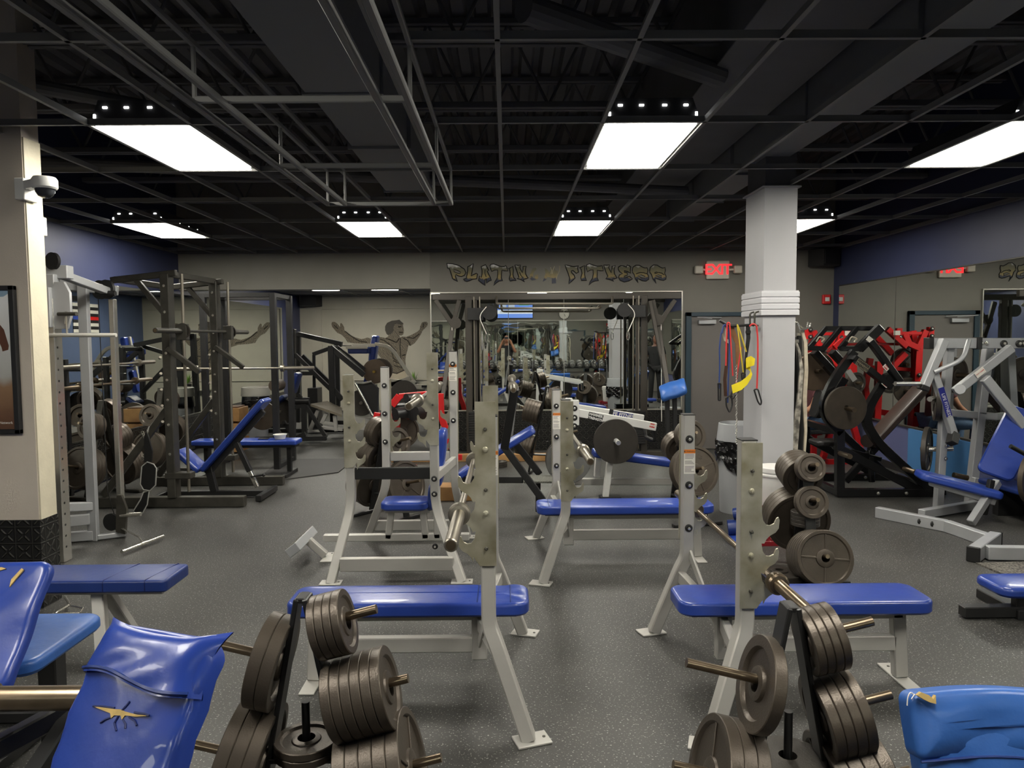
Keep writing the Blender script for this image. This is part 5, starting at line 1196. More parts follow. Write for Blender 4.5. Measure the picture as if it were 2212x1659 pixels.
t = thing('steel_chain', 'long steel chain hanging from the column rail into the trash can', 'chain', at(1591, 860, YH - .02))
for part_, (va, vb) in enumerate(((790, 960),)):
    m = M(); n = 52
    for k in range(n):
        v = va + (vb - va) * k / n; p = at(1591 - .5 * math.sin(k), v, YH - .13)
        ex = X if k % 2 else Yv
        m.path([p + ex * (.006 * math.cos(a)) + Z * (.011 * math.sin(a)) for a in [i * math.pi / 4 for i in range(8)]], .0022, 4, True)
    m.build('chain_links', CHROME, t)
# right side of the column: hung bars, belts and rope
t = thing('belt_hook', 'steel hook cluster on the right side of the column', 'hook', (2.5, 6.4, 1.85))
hk = at(1722, 708, 6.36)
M().path(fillet([(2.47, 6.36, hk.z + .06), (2.53, 6.36, hk.z + .04), (2.54, 6.34, hk.z - .02), (2.62, 6.34, hk.z), (2.63, 6.34, hk.z + .04)], .02), .008, 6).path(fillet([(2.47, 6.45, hk.z + .08), (2.56, 6.45, hk.z + .03), (2.64, 6.45, hk.z - .02), (2.65, 6.45, hk.z + .05)], .02), .008, 6).build('hook_wire', CHROME, t)
WORN = mat('worn_white_leather', srgb(190, 184, 170), .6, vscale=14, col2=srgb(84, 80, 74), thr=(.35, .6))
def hung(label, px, Y, w, mt, nm='weight_belt'):
    t = thing(nm, label, 'belt', at(*px[0], Y), 'belts on the column hook')
    ribbon([(u, v, 0) for u, v in px], Y, [(w_, 0, 0) for w_ in w] if isinstance(w, list) else (w, 0, 0), mt, 'belt_strap', t, .02)
    M().cb(at(px[0][0] + 4, px[0][1] + 2, Y - .01), X, Yv, Z, .02, .01, .015, .004).build('buckle', CHROME, t); return t
hung('worn white belt hanging lowest on the right side of the column', [(1716, 735), (1724, 760), (1727, 800), (1722, 860), (1712, 920), (1706, 975), (1703, 1005)], 6.33, [4, 5, 8, 9, 14, 16, 12], WORN)
hung('pale belt with tan lining right of the worn white belt on the column', [(1728, 712), (1736, 740), (1737, 800), (1733, 860), (1737, 930), (1735, 985)], 6.38, [6, 7, 8, 9, 6, 4], PALE)
hung('black belt between the two pale belts on the column', [(1722, 720), (1722, 800), (1724, 880), (1722, 975)], 6.45, [9, 10, 11, 12], RUBBER)
hung('black strap against the right face of the column', [(1712, 730), (1714, 820), (1710, 900), (1708, 960)], 6.5, [6, 7, 8, 6], INK)
# trash can, bucket on crate, mat roll
PLG = mat('grey_plastic', srgb(168, 170, 172), .45); BAG = mat('black_bin_bag', srgb(20, 20, 21), .16, 0, .2, 8, 1.0, 22)
tc0 = V((2.245, 7.04, 0))
t = thing('trash_can', 'grey trash can with black bag behind the column, under the chain', 'trash can', tc0)
M().lathe([(.001, .0), (.175, 0), (.175, .02), (.195, .68), (.18, .68), (.17, .03), (.001, .03)], tc0, Z, 36).build('can_body', PLG, t)
bm_ = M(); n1, n2 = 90, 14
for k in range(n2):
    for i in range(n1):
        a = 2 * math.pi * i / n1; f = k / (n2 - 1)
        r = .218 + .012 * math.sin(a * 9 + k) * (f * (1 - f) * 4) + .006 * math.sin(a * 17 - k * 2) - .008 * f
        zz = .70 - f * (.20 + .10 * max(0, math.cos(a + 1.2)) + .03 * math.sin(a * 5))
        bm_.v.append(tc0 + V((r * math.cos(a), r * math.sin(a), zz)))
for k in range(n2 - 1):
    for i in range(n1): j = (i + 1) % n1; bm_.f.append((k * n1 + i, k * n1 + j, (k + 1) * n1 + j, (k + 1) * n1 + i))
bm_.rod(tc0 + V((-.08, -.19, .47)), tc0 + V((-.075, -.20, .38)), .03, 8, .008).build('bin_bag', BAG, t)
M().lathe([(.198, .68), (.212, .68), (.208, .73), (.192, .86), (.186, .865), (.182, .85), (.19, .71)], tc0, Z, 36).build('can_rim', PLG, t)
CRM = mat('red_crate_plastic', srgb(150, 34, 44), .4)
cx, cy = 2.195, 6.0
t = thing('milk_crate', 'red plastic milk crate on the floor under the white bucket', 'crate', (cx, cy, 0))
h_ = .165
for nm, (ax, o_) in {'front': (0, -1), 'back': (0, 1), 'left': (1, -1), 'right': (1, 1)}.items():
    m = M(); e = X if ax == 0 else Yv; n_o = Yv if ax == 0 else X; b0 = V((cx, cy, 0)) + n_o * (o_ * h_)
    for z in (.02, .28): m.bar(b0 - e * h_ + Z * z, b0 + e * h_ + Z * z, .012, .04, Z, .002)
    for s in (-1, 1): m.bar(b0 + e * (s * h_) + Z * 0, b0 + e * (s * h_) + Z * .3, .02, .02, e, .002)
    for k in range(-7, 12):
        for sg in (1, -1):
            u0, u1 = k * .04 - .16, k * .04 - .16 + .24; z0, z1 = (.03, .27) if sg > 0 else (.27, .03)
            lo, hi = max(u0, -h_), min(u1, h_)
            if hi - lo < .02: continue
            f0, f1 = (lo - u0) / .24, (hi - u0) / .24
            m.bar(b0 + e * lo + Z * (z0 + (z1 - z0) * f0), b0 + e * hi + Z * (z0 + (z1 - z0) * f1), .008, .007, n_o, .001)
    m.build('crate_side', CRM, t, False)
M().bx(cx - h_, cx + h_, cy - h_, cy + h_, 0, .012).build('crate_bottom', CRM, t)
t = thing('plastic_bucket', 'white plastic bucket with an orange label on the red crate', 'bucket', (cx - .02, cy, .30))
BW = mat('white_bucket_plastic', srgb(222, 220, 216), .4)
bc = V((cx + .03, cy, .301))
M().lathe([(.001, 0), (.118, 0), (.122, .01), (.140, .29), (.14, .30), (.001, .30)], bc, Z, 40).build('bucket_body', BW, t)
M().lathe([(.001, .325), (.14, .325), (.149, .318), (.149, .285), (.143, .28), (.143, .27), (.148, .265), (.147, .25), (.14, .25), (.14, .30)], bc, Z, 40).build('bucket_lid', BW, t)
def wrap_label(c, r0, r1, z0, z1, a0, a1, mt, nm, par):
    m = M(); n = 14
    for i in range(n + 1):
        a = a0 + (a1 - a0) * i / n
        for r, z in ((r0, z0), (r1, z1)): m.v.append(V(c) + V((r * math.cos(a), r * math.sin(a), z)))
    m.f = [(2 * i, 2 * i + 2, 2 * i + 3, 2 * i + 1) for i in range(n)]
    return m.build(nm, mt, par)
l_1 = wrap_label(bc, .1285, .137, .07, .215, rad(-85), rad(-20), STICK, 'bucket_label', t)
wrap_label(bc, .1305, .1313, .1, .112, rad(-84), rad(-21), ORANGE, 'label_band', l_1)
q = bc + V((.135 * math.cos(rad(-60)), .135 * math.sin(rad(-60)), .175)); text('label_lettering', 'ZIP', .045, q + V((.004, -.007, .0)), V((math.sin(rad(60)), math.cos(rad(60)), 0)), Z, RED, l_1, .0006, bold=.001)
t = thing('blue_mat', 'crumpled rolled blue exercise mat on the floor by the lettered plate', 'mat', (1.98, 6.05, 0))
m = M()
for k, (r, dz) in enumerate(((.07, .08), (.05, .2))):
    m.path([(1.86 + .05 * k, 6.1, dz), (1.95, 6.08, dz + .01), (2.06 + .03 * k, 6.05, dz)], [r, r * 1.05, r * .9], 14)
m.build('mat_roll', DBLUE, t); M().pad((1.93, 5.95, .004), X, Yv, .24, .2, .03, .04, .012).build('mat_flap', BLUE, t)
# ------------------------------------------------------------------ black plate-loaded row machine at right
HB = mat('gloss_black_frame', srgb(26, 26, 27), .26, .1); BRV = mat('dark_brown_vinyl', srgb(58, 46, 40), .38, 0, .1, 6)
t = thing('row_machine', 'gloss black plate-loaded row machine by the right wall', 'row machine', (3.9, 7.9, 0))
def Q(u, v, Y): return at(1700 + u / 4.147, 680 + v / 4.147, Y)
Yf, Yr_ = 7.62, 8.5
for Y_, nm in ((Yf, 'near'), (Yr_, 'far')):
    k = Y_ / Yf
    def W(u, v):
        p = Q(u, v, Yf); return V((p.x, Y_, p.z))
    M().rpath([W(470, 1620), W(470, 1040)], .075, .085, (0, 1, 0)).build('post', HB, t)
    M().rpath(fillet([W(475, 1060), W(350, 930), W(320, 800), W(410, 590), W(600, 330)], .18, 6), .075, .08, (0, 1, 0)).build('curved_frame', HB, t)
    M().rpath(fillet([W(1290, 1580), W(1020, 1340), W(800, 1130), W(700, 960), W(740, 800), W(860, 610)], .2, 6), .075, .085, (0, 1, 0)).build('curved_frame', HB, t)
    M().bar(W(440, 1592), W(1330, 1592), .08, .085, Z).build('floor_rail', HB, t)
    M().bar(W(470, 1200), W(1210, 1590), .06, .085, Z).build('diagonal_rail', HB, t)
    for u in (800, 1050): bq_ = M(); bolt(bq_, W(u, 1592) + V((0, -.042, 0)), (0, -1, 0), .018); bq_.build('bolt', CHROME, t)
for p_, q_ in ((Q(470, 1592, Yf), V((Q(470, 1592, Yf).x, Yr_, .045))), ((4.6, Yf, .045), (4.6, Yr_, .045)), (Q(475, 1050, Yf), V((Q(475, 1050, Yf).x, Yr_, Q(475, 1050, Yf).z)))): M().bar(p_, q_, .07, .07, Z).build('cross_member', HB, t)
M().bar(Q(430, 1190, 7.9), Q(830, 1290, 7.9), .1, .05, Z).build('seat_rail', HB, t)
M().bar(Q(840, 110, 7.75), Q(640, 310, 7.75), .09, .075, Yv).build('arm_head', HB, t)
l1 = M().bar(Q(740, 230, 7.55), Q(1010, 600, 7.55), .06, .085, Yv); la = l1.build('lever_arm', HB, t)
l2 = M().bar(Q(590, 380, 7.55), Q(925, 650, 7.55), .06, .10, Yv); lb = l2.build('lever_arm', HB, t)
M().bar(Q(870, 570, 7.6), Q(990, 580, 7.6), .1, .09, Z).build('pivot_block', HB, t)
M().bar(Q(240, 330, 8.1), Q(450, 560, 8.1), .07, .12, Yv).bar(Q(400, 330, 8.2), Q(530, 470, 8.2), .07, .1, Yv).build('rear_lever', HB, t)
for a_, b_2 in (((345, 120), (190, 300)), ((480, 120), (310, 320)), ((625, 120), (475, 305)), ((800, 125), (650, 310))):
    M().bar(Q(*a_, 7.9), Q(*b_2, 7.7), .05, .05, Yv).build('handle_bar', HB, t)
M().bar(Q(335, 122, 7.9), Q(850, 122, 7.9), .05, .05, Z).bar(Q(190, 298, 7.7), Q(330, 302, 7.7), .05, .05, Z).bar(Q(480, 305, 7.7), Q(660, 305, 7.7), .05, .05, Z).build('handle_cross', HB, t)
for u, v in ((300, 225), (590, 225)): M().path(fillet([Q(u - 40, v + 20, 7.75), Q(u - 10, v - 30, 7.72), Q(u + 40, v - 10, 7.75), Q(u + 10, v + 20, 7.72)], .02), .008, 6).build('spring_clip', PALE, t)
def st(u0, v0, u1, v1, Y_, h, mt, par, words=None, ink=INK, size=None): return sticker(1700 + u0 / 4.147, 680 + v0 / 4.147, 1700 + u1 / 4.147, 680 + v1 / 4.147, Y_, h, mt, par, 'sticker', words, ink, size)
st(625, 415, 730, 490, 7.49, .075, mat('dull_gold_sticker', srgb(120, 112, 92), .5), lb, ['HAMMER', 'STRENGTH'], INK, .034)
st(720, 205, 765, 240, 7.51, .05, STICK, la); st(870, 450, 910, 490, 7.51, .05, STICK, la, ['STAY', 'CLEAR'], RED, .016); st(860, 600, 905, 640, 7.51, .05, STICK, lb, ['STAY', 'CLEAR'], RED, .016)
tagp = sticker(1832, 800, 1847, 822, 7.5, .055, mat('silver_instruction_label', srgb(150, 150, 146), .4), t)
M().pad(Q(985, 930, 7.95), (Q(1150, 755, 7.95) - Q(840, 1085, 7.95)).normalized(), Yv, .85, .26, .07, .03, .02).build('chest_pad', BRV, t)
M().rod(Q(720, 1130, 7.8), Q(790, 1130, 8.1), .07, 18).build('roller_pad', BRV, t)
M().bar(Q(800, 1180, 7.9), Q(520, 1490, 7.9), .07, .07, Yv).bar(Q(745, 1190, 7.9), Q(760, 1500, 7.8), .05, .05, Yv).build('seat_support', HB, t)
M().rod(Q(470, 1240, 7.6), Q(565, 1270, 7.3), .026, 14).rod(Q(1040, 1375, 7.6), Q(1150, 1410, 7.45), .026, 14).build('storage_horn', PEGST, t)
M().pad(Q(350, 1160, 7.9), X, Yv, .3, .3, .05, .06, .02).build('seat', BLACKVIN, t)
pc = Q(515, 832, 7.55)
M().rod(pc + V((0, .12, 0)), pc + V((.03, -.16, -.01)), .025, 16).build('weight_horn', PEGST, t)
plate(pc + V((0, -.02, 0)), (.1, -1, 0), 'p45', 'big brown flat plate on the near arm of the black row machine', 'plates on machines', IRON, 'flat')
pc = Q(255, 505, 8.3); M().rod(pc + V((0, .1, 0)), pc + V((.02, -.1, 0)), .025, 16).build('weight_horn', PEGST, t)
plate(pc, (.1, -1, 0), 'p45', 'tan brown plate on the far arm of the black row machine', 'plates on machines', mat('tan_iron', srgb(108, 92, 76), .4, .3, .1, 9), 'flat')
M().pad(Q(255, 790, 8.2), (Q(225, 920, 8.2) - Q(300, 650, 8.2)).normalized(), Yv, .32, .22, .08, .06, .025).build('chest_pad', BLACKVIN, t)
# ------------------------------------------------------------------ red machine behind, with a seated man
t = thing('red_press_machine', 'red plate-loaded machine behind the black row machine at the right wall', 'press machine', (4.3, 9.9, 0))
def RP(u, v, Y_):                     # the machine's far side shows only in the wall mirror: fold it back into the room
    if u >= 690:
        p = at(1700 + u / 4.147, 680 + v / 4.147, Y_ + 1.35); return V((2 * (XR - .02) - p.x, p.y, p.z))
    return at(1700 + u / 4.147, 680 + v / 4.147, Y_ + .72)
def RB(pts, Y_, w=.07, h=.075, nm='frame_tube'): return M().rpath([RP(u, v, Y_) for u, v in pts], w, h, (0, 1, 0)).build(nm, RED, t)
RB([(420, 290), (600, 130)], 9.1); RB([(390, 1040), (320, 1290)], 9.0); RB([(590, 980), (655, 1200)], 9.0); RB([(355, 1325), (640, 1325)], 8.9, .08, .1, 'base')
RB([(360, 350), (480, 480)], 9.2); RB([(590, 420), (590, 990)], 9.2, .07, .09, 'upright'); RB([(180, 180), (310, 180)], 9.3, .05, .05); RB([(240, 150), (215, 300), (205, 480)], 9.3); RB([(205, 480), (215, 1100), (180, 1280)], 9.3, .07, .08, 'upright'); RB([(160, 1060), (300, 1040)], 9.2, .1, .1); 
RB([(1180, 280), (1140, 1000)], 8.55, .07, .09, 'upright'); RB([(770, 262), (1250, 265)], 8.6, .04, .035); RB([(740, 468), (1160, 495)], 8.7, .04, .05); RB([(1285, 110), (1280, 210)], 8.5); RB([(1000, 120), (995, 250)], 8.5); RB([(1030, 165), (1250, 165)], 8.5, .04, .04); RB([(1240, 140), (1170, 300)], 8.5); RB([(1050, 170), (1090, 260), (1180, 300)], 8.5); RB([(800, 200), (940, 350)], 8.75)
RB([(745, 390), (700, 640), (715, 760)], 8.9); RB([(760, 860), (930, 885)], 8.9, .05, .08); 
for u, v, Y_ in ((1300, 125, 8.45), (1298, 190, 8.45), (1185, 540, 8.5), (1155, 890, 8.5), (1015, 200, 8.45)): washer(RP(u, v, Y_), (0, -1, 0), t, .03)
st(520, 165, 580, 165, 9.76, .06, STICK, t)
pc = RP(1040, 445, 8.75); M().rod(pc + V((0, .1, 0)), pc + V((0, -.12, 0)), .025).build('weight_horn', PEGST, t)
plate(pc, (-.35, -1, 0), 'p45', 'black spoked plate on the red machine, seen in the mirror left of silver frame', 'plates on machines', IRONF, 'spoke')
pc = RP(1085, 680, 8.6); M().rod(pc + V((0, .1, 0)), pc + V((.06, -.2, 0)), .025).build('weight_horn', PEGST, t)
plate(pc, (.2, -1, 0), 'p35', 'brown plate low on the red machine, seen in the mirror behind chrome handle', 'plates on machines', IRON)
pc = RP(620, 610, 9.0); plate(pc, (.3, -1, 0), 'p25', 'small dark plate on the red machine, seen between the black levers', 'plates on machines', IRONF)
M().rod(pc + V((0, .1, 0)), pc + V((.02, -.1, 0)), .022).build('weight_horn', PEGST, t)
M().pad((4.05, 9.62, .42), X, Yv, .40, .36, .06, .06, .02).build('seat', BLACKVIN, t); M().bar((4.05, 9.6, .42), (4.05, 9.6, .02), .07).build('seat_post', RED, t)
# ------------------------------------------------------------------ silver press machine at right
t = thing('chest_press_machine', 'silver plate-loaded press machine with blue seat at the right edge', 'press machine', (4.2, 6.9, 0))
def S_(u, v, Y): return at(1860 + u / 3.13, 700 + v / 3.13, Y)
def sb_(pts, Ys, w, h, nm, mt=SILVER2):
    Ys = Ys if isinstance(Ys, (list, tuple)) else [Ys] * len(pts)
    P_ = [S_(u, v, y) for (u, v), y in zip(pts, Ys)]; m = M()
    for a, b in zip(P_, P_[1:]): m.bar(a, b, w, h, Z if abs((b - a).normalized().z) < .8 else Yv, .006, .01)
    return m.build(nm, mt, t)
p0, p1, p2 = fl(1894, 1106, .05), fl(2045, 1136, .05), fl(2150, 1172, .05)
b_ = M().bar(p0, p1, .07, .10, Z).bar(p1, p2, .07, .10, Z).build('base_beam', SILVER2, t)
for f in (.6, .78): washer(p0 + (p1 - p0) * f + V((.0, -.04, 0)), (.25, -1, 0), b_, .028)
q0, q1 = fl(1990, 1110, .05), fl(2110, 1090, .05); M().bar(q0, q1, .07, .08, Z).build('base_beam', SILVER2, t)
r0, r1 = fl(2106, 1195, .06), fl(2148, 1165, .06); M().bar(r0, r1, .085, .11, Z, .006, .03).build('base_cross', SILVER2, t)
for e, g in ((r0, -1), (r1, 1)): d_ = (r1 - r0).normalized(); M().bar(e + d_ * (.03 * g), e + d_ * (.055 * g), .09, .115, Z).build('end_cap', RUBBER, t)
r2 = fl(2300, 1196, .06); M().bar(r0 + V((.1, .02, 0)), r2, .07, .10, Z).build('base_beam', SILVER2, t)
Yn, Yg = 7.02, 7.25
up = sb_([(520, 1240), (562, 580), (598, 150)], Yn, .07, .075, 'upright')
for u, v in ((560, 825), (556, 910)): bq_ = M(); bolt(bq_, S_(u + 15, v, Yn - .04), (.3, -1, 0), .02); bq_.build('bolt', CHROME, up)
up2 = sb_([(735, 1220), (805, 600), (865, 110)], Yg, .08, .085, 'upright')
sb_([(620, 170), (600, 420), (590, 620)], Yg + .3, .06, .07, 'upright')
tb = sb_([(470, 130), (1150, 130)], 6.98, .09, .10, 'top_beam')
M().bar(S_(440, 130, 6.98), S_(475, 130, 6.98), .1, .11, Z).build('end_cap', RUBBER, t); M().bar(S_(770, 130, 6.96), S_(800, 130, 6.96), .1, .115, Z).build('end_cap', RUBBER, t)
for u in (965, 1068): washer(S_(u, 133, 6.93), (0, -1, 0), tb, .035)
for u in (812, 845): bq_ = M(); bolt(bq_, S_(u, 130, 6.93), (0, -1, 0), .02); bq_.build('bolt', CHROME, tb)
lv = sb_([(560, 110), (425, 425)], 6.85, .07, .08, 'lever_arm'); M().bar(S_(428, 415, 6.85), S_(415, 445, 6.85), .08, .09, Yv).build('end_cap', RUBBER, lv)
M().rod(S_(230, 403, 6.8), S_(400, 403, 6.85), .021, 16).build('grip', CHROME, t)
lv2 = sb_([(495, 340), (635, 780)], 6.85, .06, .075, 'lever_arm'); M().bar(S_(628, 740, 6.85), S_(612, 810, 6.8), .07, .09, Yv).build('end_cap', RUBBER, lv2)
a, b = S_(540, 430, 6.81), S_(598, 625, 6.81); d_ = (b - a).normalized(); w_ = d_.cross(Yv).normalized()
o = M().cb((a + b) / 2, d_, w_, Yv, (b - a).length / 2, .028, .002, .0005).build('sticker', MATS['blue_sticker'], lv2)
text('sticker_lettering', 'LIFE FITNESS', .042, (a + b) / 2 - Yv * .003 + d_ * .03, d_, w_ if d_.cross(w_).y < 0 else -w_, WHITE, o, .0004)
M().path(fillet([S_(495, 325, 6.8), S_(690, 240, 6.75), S_(730, 110, 6.85)], .08), .022, 12).build('handle_bar', SILVER2, t)
ar = sb_([(1010, 165), (640, 455)], 6.8, .06, .08, 'lever_arm'); M().rod(S_(670, 440, 6.72), S_(670, 440, 6.86), .045, 18).build('pivot', SILVER2, ar)
o = M().cb(S_(805, 327, 6.755), V((.79, 0, .62)).normalized(), V((-.62, 0, .79)).normalized(), Yv, .05, .03, .002, .0005).build('sticker', STICK, ar)
text('sticker_lettering', 'STAY CLEAR', .016, S_(805, 327, 6.75), V((.79, 0, .62)), V((-.62, 0, .79)), RED, o, .0004)
sb_([(840, 370), (1180, 790)], 6.72, .06, .085, 'lever_arm'); sb_([(600, 600), (1010, 635)], [Yg, Yg], .05, .07, 'cross_rail')
sb_([(760, 1060), (1150, 1140)], [7.1, 7.1], .06, .07, 'cross_rail')
sd = (S_(870, 1135, 6.55) - S_(425, 1025, 6.75)).normalized()
M().pad(S_(645, 1105, 6.65), sd, V((0.25, 1, 0)), .66, .30, .07, .05, .025).build('seat', BLUE, t)
ba, bb = S_(880, 1040, 6.6), S_(1120, 560, 6.75); bd = (bb - ba).normalized(); wv_ = V((.45, -.89, 0)).normalized(); nb = bd.cross(wv_)
M().pad((ba + bb) / 2 + V((.02, 0, 0)), bd, V((.75, -.45, -.3)).normalized(), .72, .30, .07, .06, .025).build('backrest', BLUE, t)
sb_([(920, 1070), (745, 1340)], [6.55, 6.4], .06, .07, 'seat_post'); sb_([(470, 1070), (900, 1200)], [6.7, 6.5], .06, .06, 'seat_rail')
sb_([(880, 1060), (830, 1280)], 6.5, .05, .05, 'adjust_tube', RUBBER)
M().rod(S_(1010, 825, 6.4), S_(1110, 880, 6.4), .02, 12).build('grip', RUBBER, t)
pc = S_(500, 500, 7.0); M().rod(pc + V((.15, .1, 0)), pc + V((-.12, -.12, 0)), .025).build('weight_horn', CHROME, t)
plate(pc + V((.03, .03, 0)), (1, -.45, 0), 'p45', 'black spoked plate high on the silver press machine, behind the stickered lever', 'plates on machines', IRONF, 'spoke')
pc = S_(445, 850, 7.1); M().rod(pc + V((.22, -.06, .02)), pc + V((-.05, .02, 0)), .025).build('weight_horn', CHROME, t)
plate(pc, (1, -.8, 0), 'p45', 'black spoked plate low beside the silver upright, in front of light blue panel', 'plates on machines', IRONF, 'spoke')
pc = S_(640, 345, 7.35); M().rod(pc, pc + V((.1, -.2, 0)), .025).build('weight_horn', PEGST, t)
plate(pc, (.5, -1, 0), 'p35', 'brown plate behind the silver machine handle bar', 'plates on machines', IRON)
M().rod(S_(625, 1020, 7.1), S_(720, 1040, 7.1), .026, 14).build('weight_horn', PEGST, t)
pc = S_(1120, 1040, 6.3); plate(pc + V((.05, 0, 0)), (.6, -1, 0), 'p45', 'dark plate cut by the right edge, beside the silver machine seat', 'plates on machines', IRON); M().rod(pc, pc + V((.1, .2, 0)), .025).build('weight_horn', PEGST, t)
pn = wx(1963, 1000, XR - .03); pn2 = wx(2103, 1000, XR - .03)
tag(M().bx(XR - .05, XR - .001, pn2.y, pn.y, .09, .574, .004).build('wall_panel', mat('light_blue_panel', srgb(72, 124, 176), .5, 0, .05, 4)), 'light blue panel on the low right wall under the mirror', 'wall panel')
# dark long bench low at the right wall
t = thing('low_bench', 'low dark blue bench by the right wall behind the silver machine', 'bench', (4.7, 6.2, 0))
M().pad((4.72, 6.3, .26), Yv, -X, 1.5, .30, .05, .05, .02).build('pad', DBLUE, t)
for y in (5.8, 6.8): M().bx(4.6, 4.84, y - .04, y + .04, 0, .26).build('leg', BLACK, t)
# ------------------------------------------------------------------ right foreground
t = thing('low_bench', 'small bench with blue pad and black T-shaped base, cut by the right edge', 'weight bench', (2.95, 4.3, 0))
a = fl(2090, 1342); pz = at(2133, 1265, 4.33)
M().pad((pz.x + .35, 4.33, pz.z - .03), X, Yv, .7, .30, .06, .07, .025).build('pad', BLUE, t)
M().bar((a.x, a.y + .06, .04), (a.x + .7, a.y + .06, .04), .07, .065, Z).bar((a.x + .34, a.y, .03), (a.x + .34, a.y + .4, .03), .07, .06, Z).build('base', BLACK, t)
M().bar((a.x + .34, a.y + .06, .05), (a.x + .34, a.y + .06, pz.z - .03), .055, .055, X).build('post', BLACK, t)
sp_ = mat('speckled_grey_mat', srgb(128, 124, 116), .7, 0, vscale=70, col2=srgb(56, 54, 50), thr=(.4, .6))
a, b, c_, d_ = fl(2108, 1218), fl(2185, 1250), fl(2330, 1250), fl(2330, 1212)
tag(M().prism([(p.x, p.y) for p in (a, b, c_, d_)], (0, 0, .005), X, Yv, .01).build('floor_mat', sp_, None, False), 'speckled grey mat on the floor at the right edge', 'mat')
t = thing('incline_bench', 'blue pad with torn white-threaded corner at the bottom right corner', 'weight bench', (1.5, 1.9, 0))
tl, bl_ = at(1976, 1503, 1.93), at(1985, 1659, 1.80)
o_ = V((tl.x, 1.93, tl.z)); dn2 = V((0.0, -.30, -1)).normalized(); WR = .62
nf = V((0, -1, .30)).normalized()
def warp3(p, q, r): return p + .008 * math.sin(q * 9 + 1) * max(0, -p * 2.2), q, r + .007 * math.sin(p * 38 + 1.2) * (1 - abs(q) * 1.5)
M().pad(o_ + X * (WR / 2) + dn2 * .40 - nf * .075, dn2, nf.cross(dn2), .80, WR, .075, .03, .02, .008, warp3, 6, 24).build('back_pad', LBLUE, t)
cv = M().pad(o_ + X * (WR / 2 - .004) + dn2 * .075 - nf * .080, dn2, nf.cross(dn2), .17, WR + .014, .084, .026, .022, .006, lambda p, q, r: (p - .012 * math.exp(-((q - .0) / .5) ** 2) * 0 + .006 * math.sin(q * 14), q, r + .004 * math.sin(q * 22 + p * 30)), 6, 24).build('slipcover', LBLUE, t)
M().path([o_ + X * (k * .05 - .008) + dn2 * (.158 + .006 * math.sin((k * .05 - .3) * 14)) + nf * .006 for k in range(14)], .004, 6).build('hem', DBLUE, cv)
M().prism([(-.012, .004), (.0, .012), (.02, .004), (.03, -.006), (.038, .004), (.036, -.018), (.02, -.014), (.004, -.006)], o_ + nf * .012 + X * .01 - dn2 * .0, X, -dn2, .012).build('foam_tear', FOAM, cv)
M().path(fillet([o_ + V((.0, 0, .0)), o_ + V((-.012, 0, .012)), o_ + V((-.022, -.005, .0)), o_ + V((-.026, -.01, -.022))], .01), .0016, 5).path([o_ + V((.0, 0, .005)), o_ + V((-.015, -.01, -.004))], .0014, 5).build('loose_thread', STICK, cv)
M().bar(o_ + V((.31, .12, -.1)), (o_.x + .31, 2.0, .02), .06, .06, X).bar((o_.x + .31, 2.05, .03), (o_.x + .31, 1.2, .03), .06, .05, Z).bar((o_.x, 2.05, .03), (o_.x + .62, 2.05, .03), .06, .05, Z).build('frame', BLACK, t)
# ------------------------------------------------------------------ machines in the alcove and along the left mirror
LS = mat('warm_white_frame', srgb(214, 208, 190), .4, .05)
def A3(u, v, Y): return at(500 + u / 4.148, 600 + v / 4.148, Y)
def tubes(par, nm, mt, Y, segs, w=.07, h=.07, dy=0):
    for (a, b) in segs:
        p, q = A3(*a, Y), A3(*b, Y + dy); M().bar(p, q, w, h, Z if abs((q - p).normalized().z) < .9 else Yv, .005, .01).build(nm, mt, par)
t = thing('lever_machine', 'black diagonal-braced lever machine with a tall post beside the navy alcove wall', 'lever machine', (-3.8, 13.6, 0))
Y1 = 13.2
tubes(t, 'post', BLACK, Y1, [((548, 465), (548, 1330))], .10, .12); tubes(t, 'post', BLACK, Y1 + .5, [((598, 500), (598, 1290))], .09, .1)
tubes(t, 'lever_arm', BLACK, Y1 + .3, [((600, 505), (985, 592))], .07, .08, -.2); tubes(t, 'lever_arm', BLACK, Y1 + .3, [((735, 685), (860, 640)), ((860, 640), (985, 600))], .07, .07)
tubes(t, 'diagonal_brace', BLACK, Y1, [((572, 690), (905, 1015))], .07, .07); tubes(t, 'diagonal_brace', BLACK, Y1 + .6, [((640, 700), (890, 950))], .07, .07)
tubes(t, 'cross_bar', BLACK, Y1, [((548, 857), (725, 857))], .06, .07)
M().rod(A3(738, 690, Y1 + .3), A3(742, 990, Y1 + .3), .03, 12).build('guide_rod', BLACK, t)
a, b = A3(700, 985, Y1 + .3), A3(790, 1120, Y1 + .3); M().bx(a.x, b.x, Y1 + .15, Y1 + .5, .02, a.z).build('weight_stack', BLACK, t)
M().bar((a.x - .8, Y1, .05), (b.x + .6, Y1, .05), .08, .07, Z).build('base', BLACK, t)
t = thing('leg_press', 'black sled leg press with sloping rails in front of the mural', 'leg press', (-2.6, 13, 0))
Y2 = 12.75
tubes(t, 'post', BLACK, Y2, [((893, 625), (915, 1295))], .10, .1); tubes(t, 'post', BLACK, Y2 + .6, [((945, 625), (955, 1150))], .08, .08)
tubes(t, 'sled_rail', BLACK, Y2, [((890, 625), (1185, 870))], .06, .09); tubes(t, 'sled_rail', BLACK, Y2 + .6, [((940, 620), (1185, 820))], .06, .08)
tubes(t, 'chrome_rail', CHROME, Y2 + .3, [((965, 650), (1180, 835))], .03, .03)
tubes(t, 'cross_head', BLACK, Y2, [((880, 628), (945, 625))], .06, .07, .6); tubes(t, 'base_rail', BLACK, Y2, [((905, 1295), (1260, 1300))], .07, .07)
tubes(t, 'lower_rail', BLACK, Y2, [((880, 960), (990, 1090))], .07, .08)
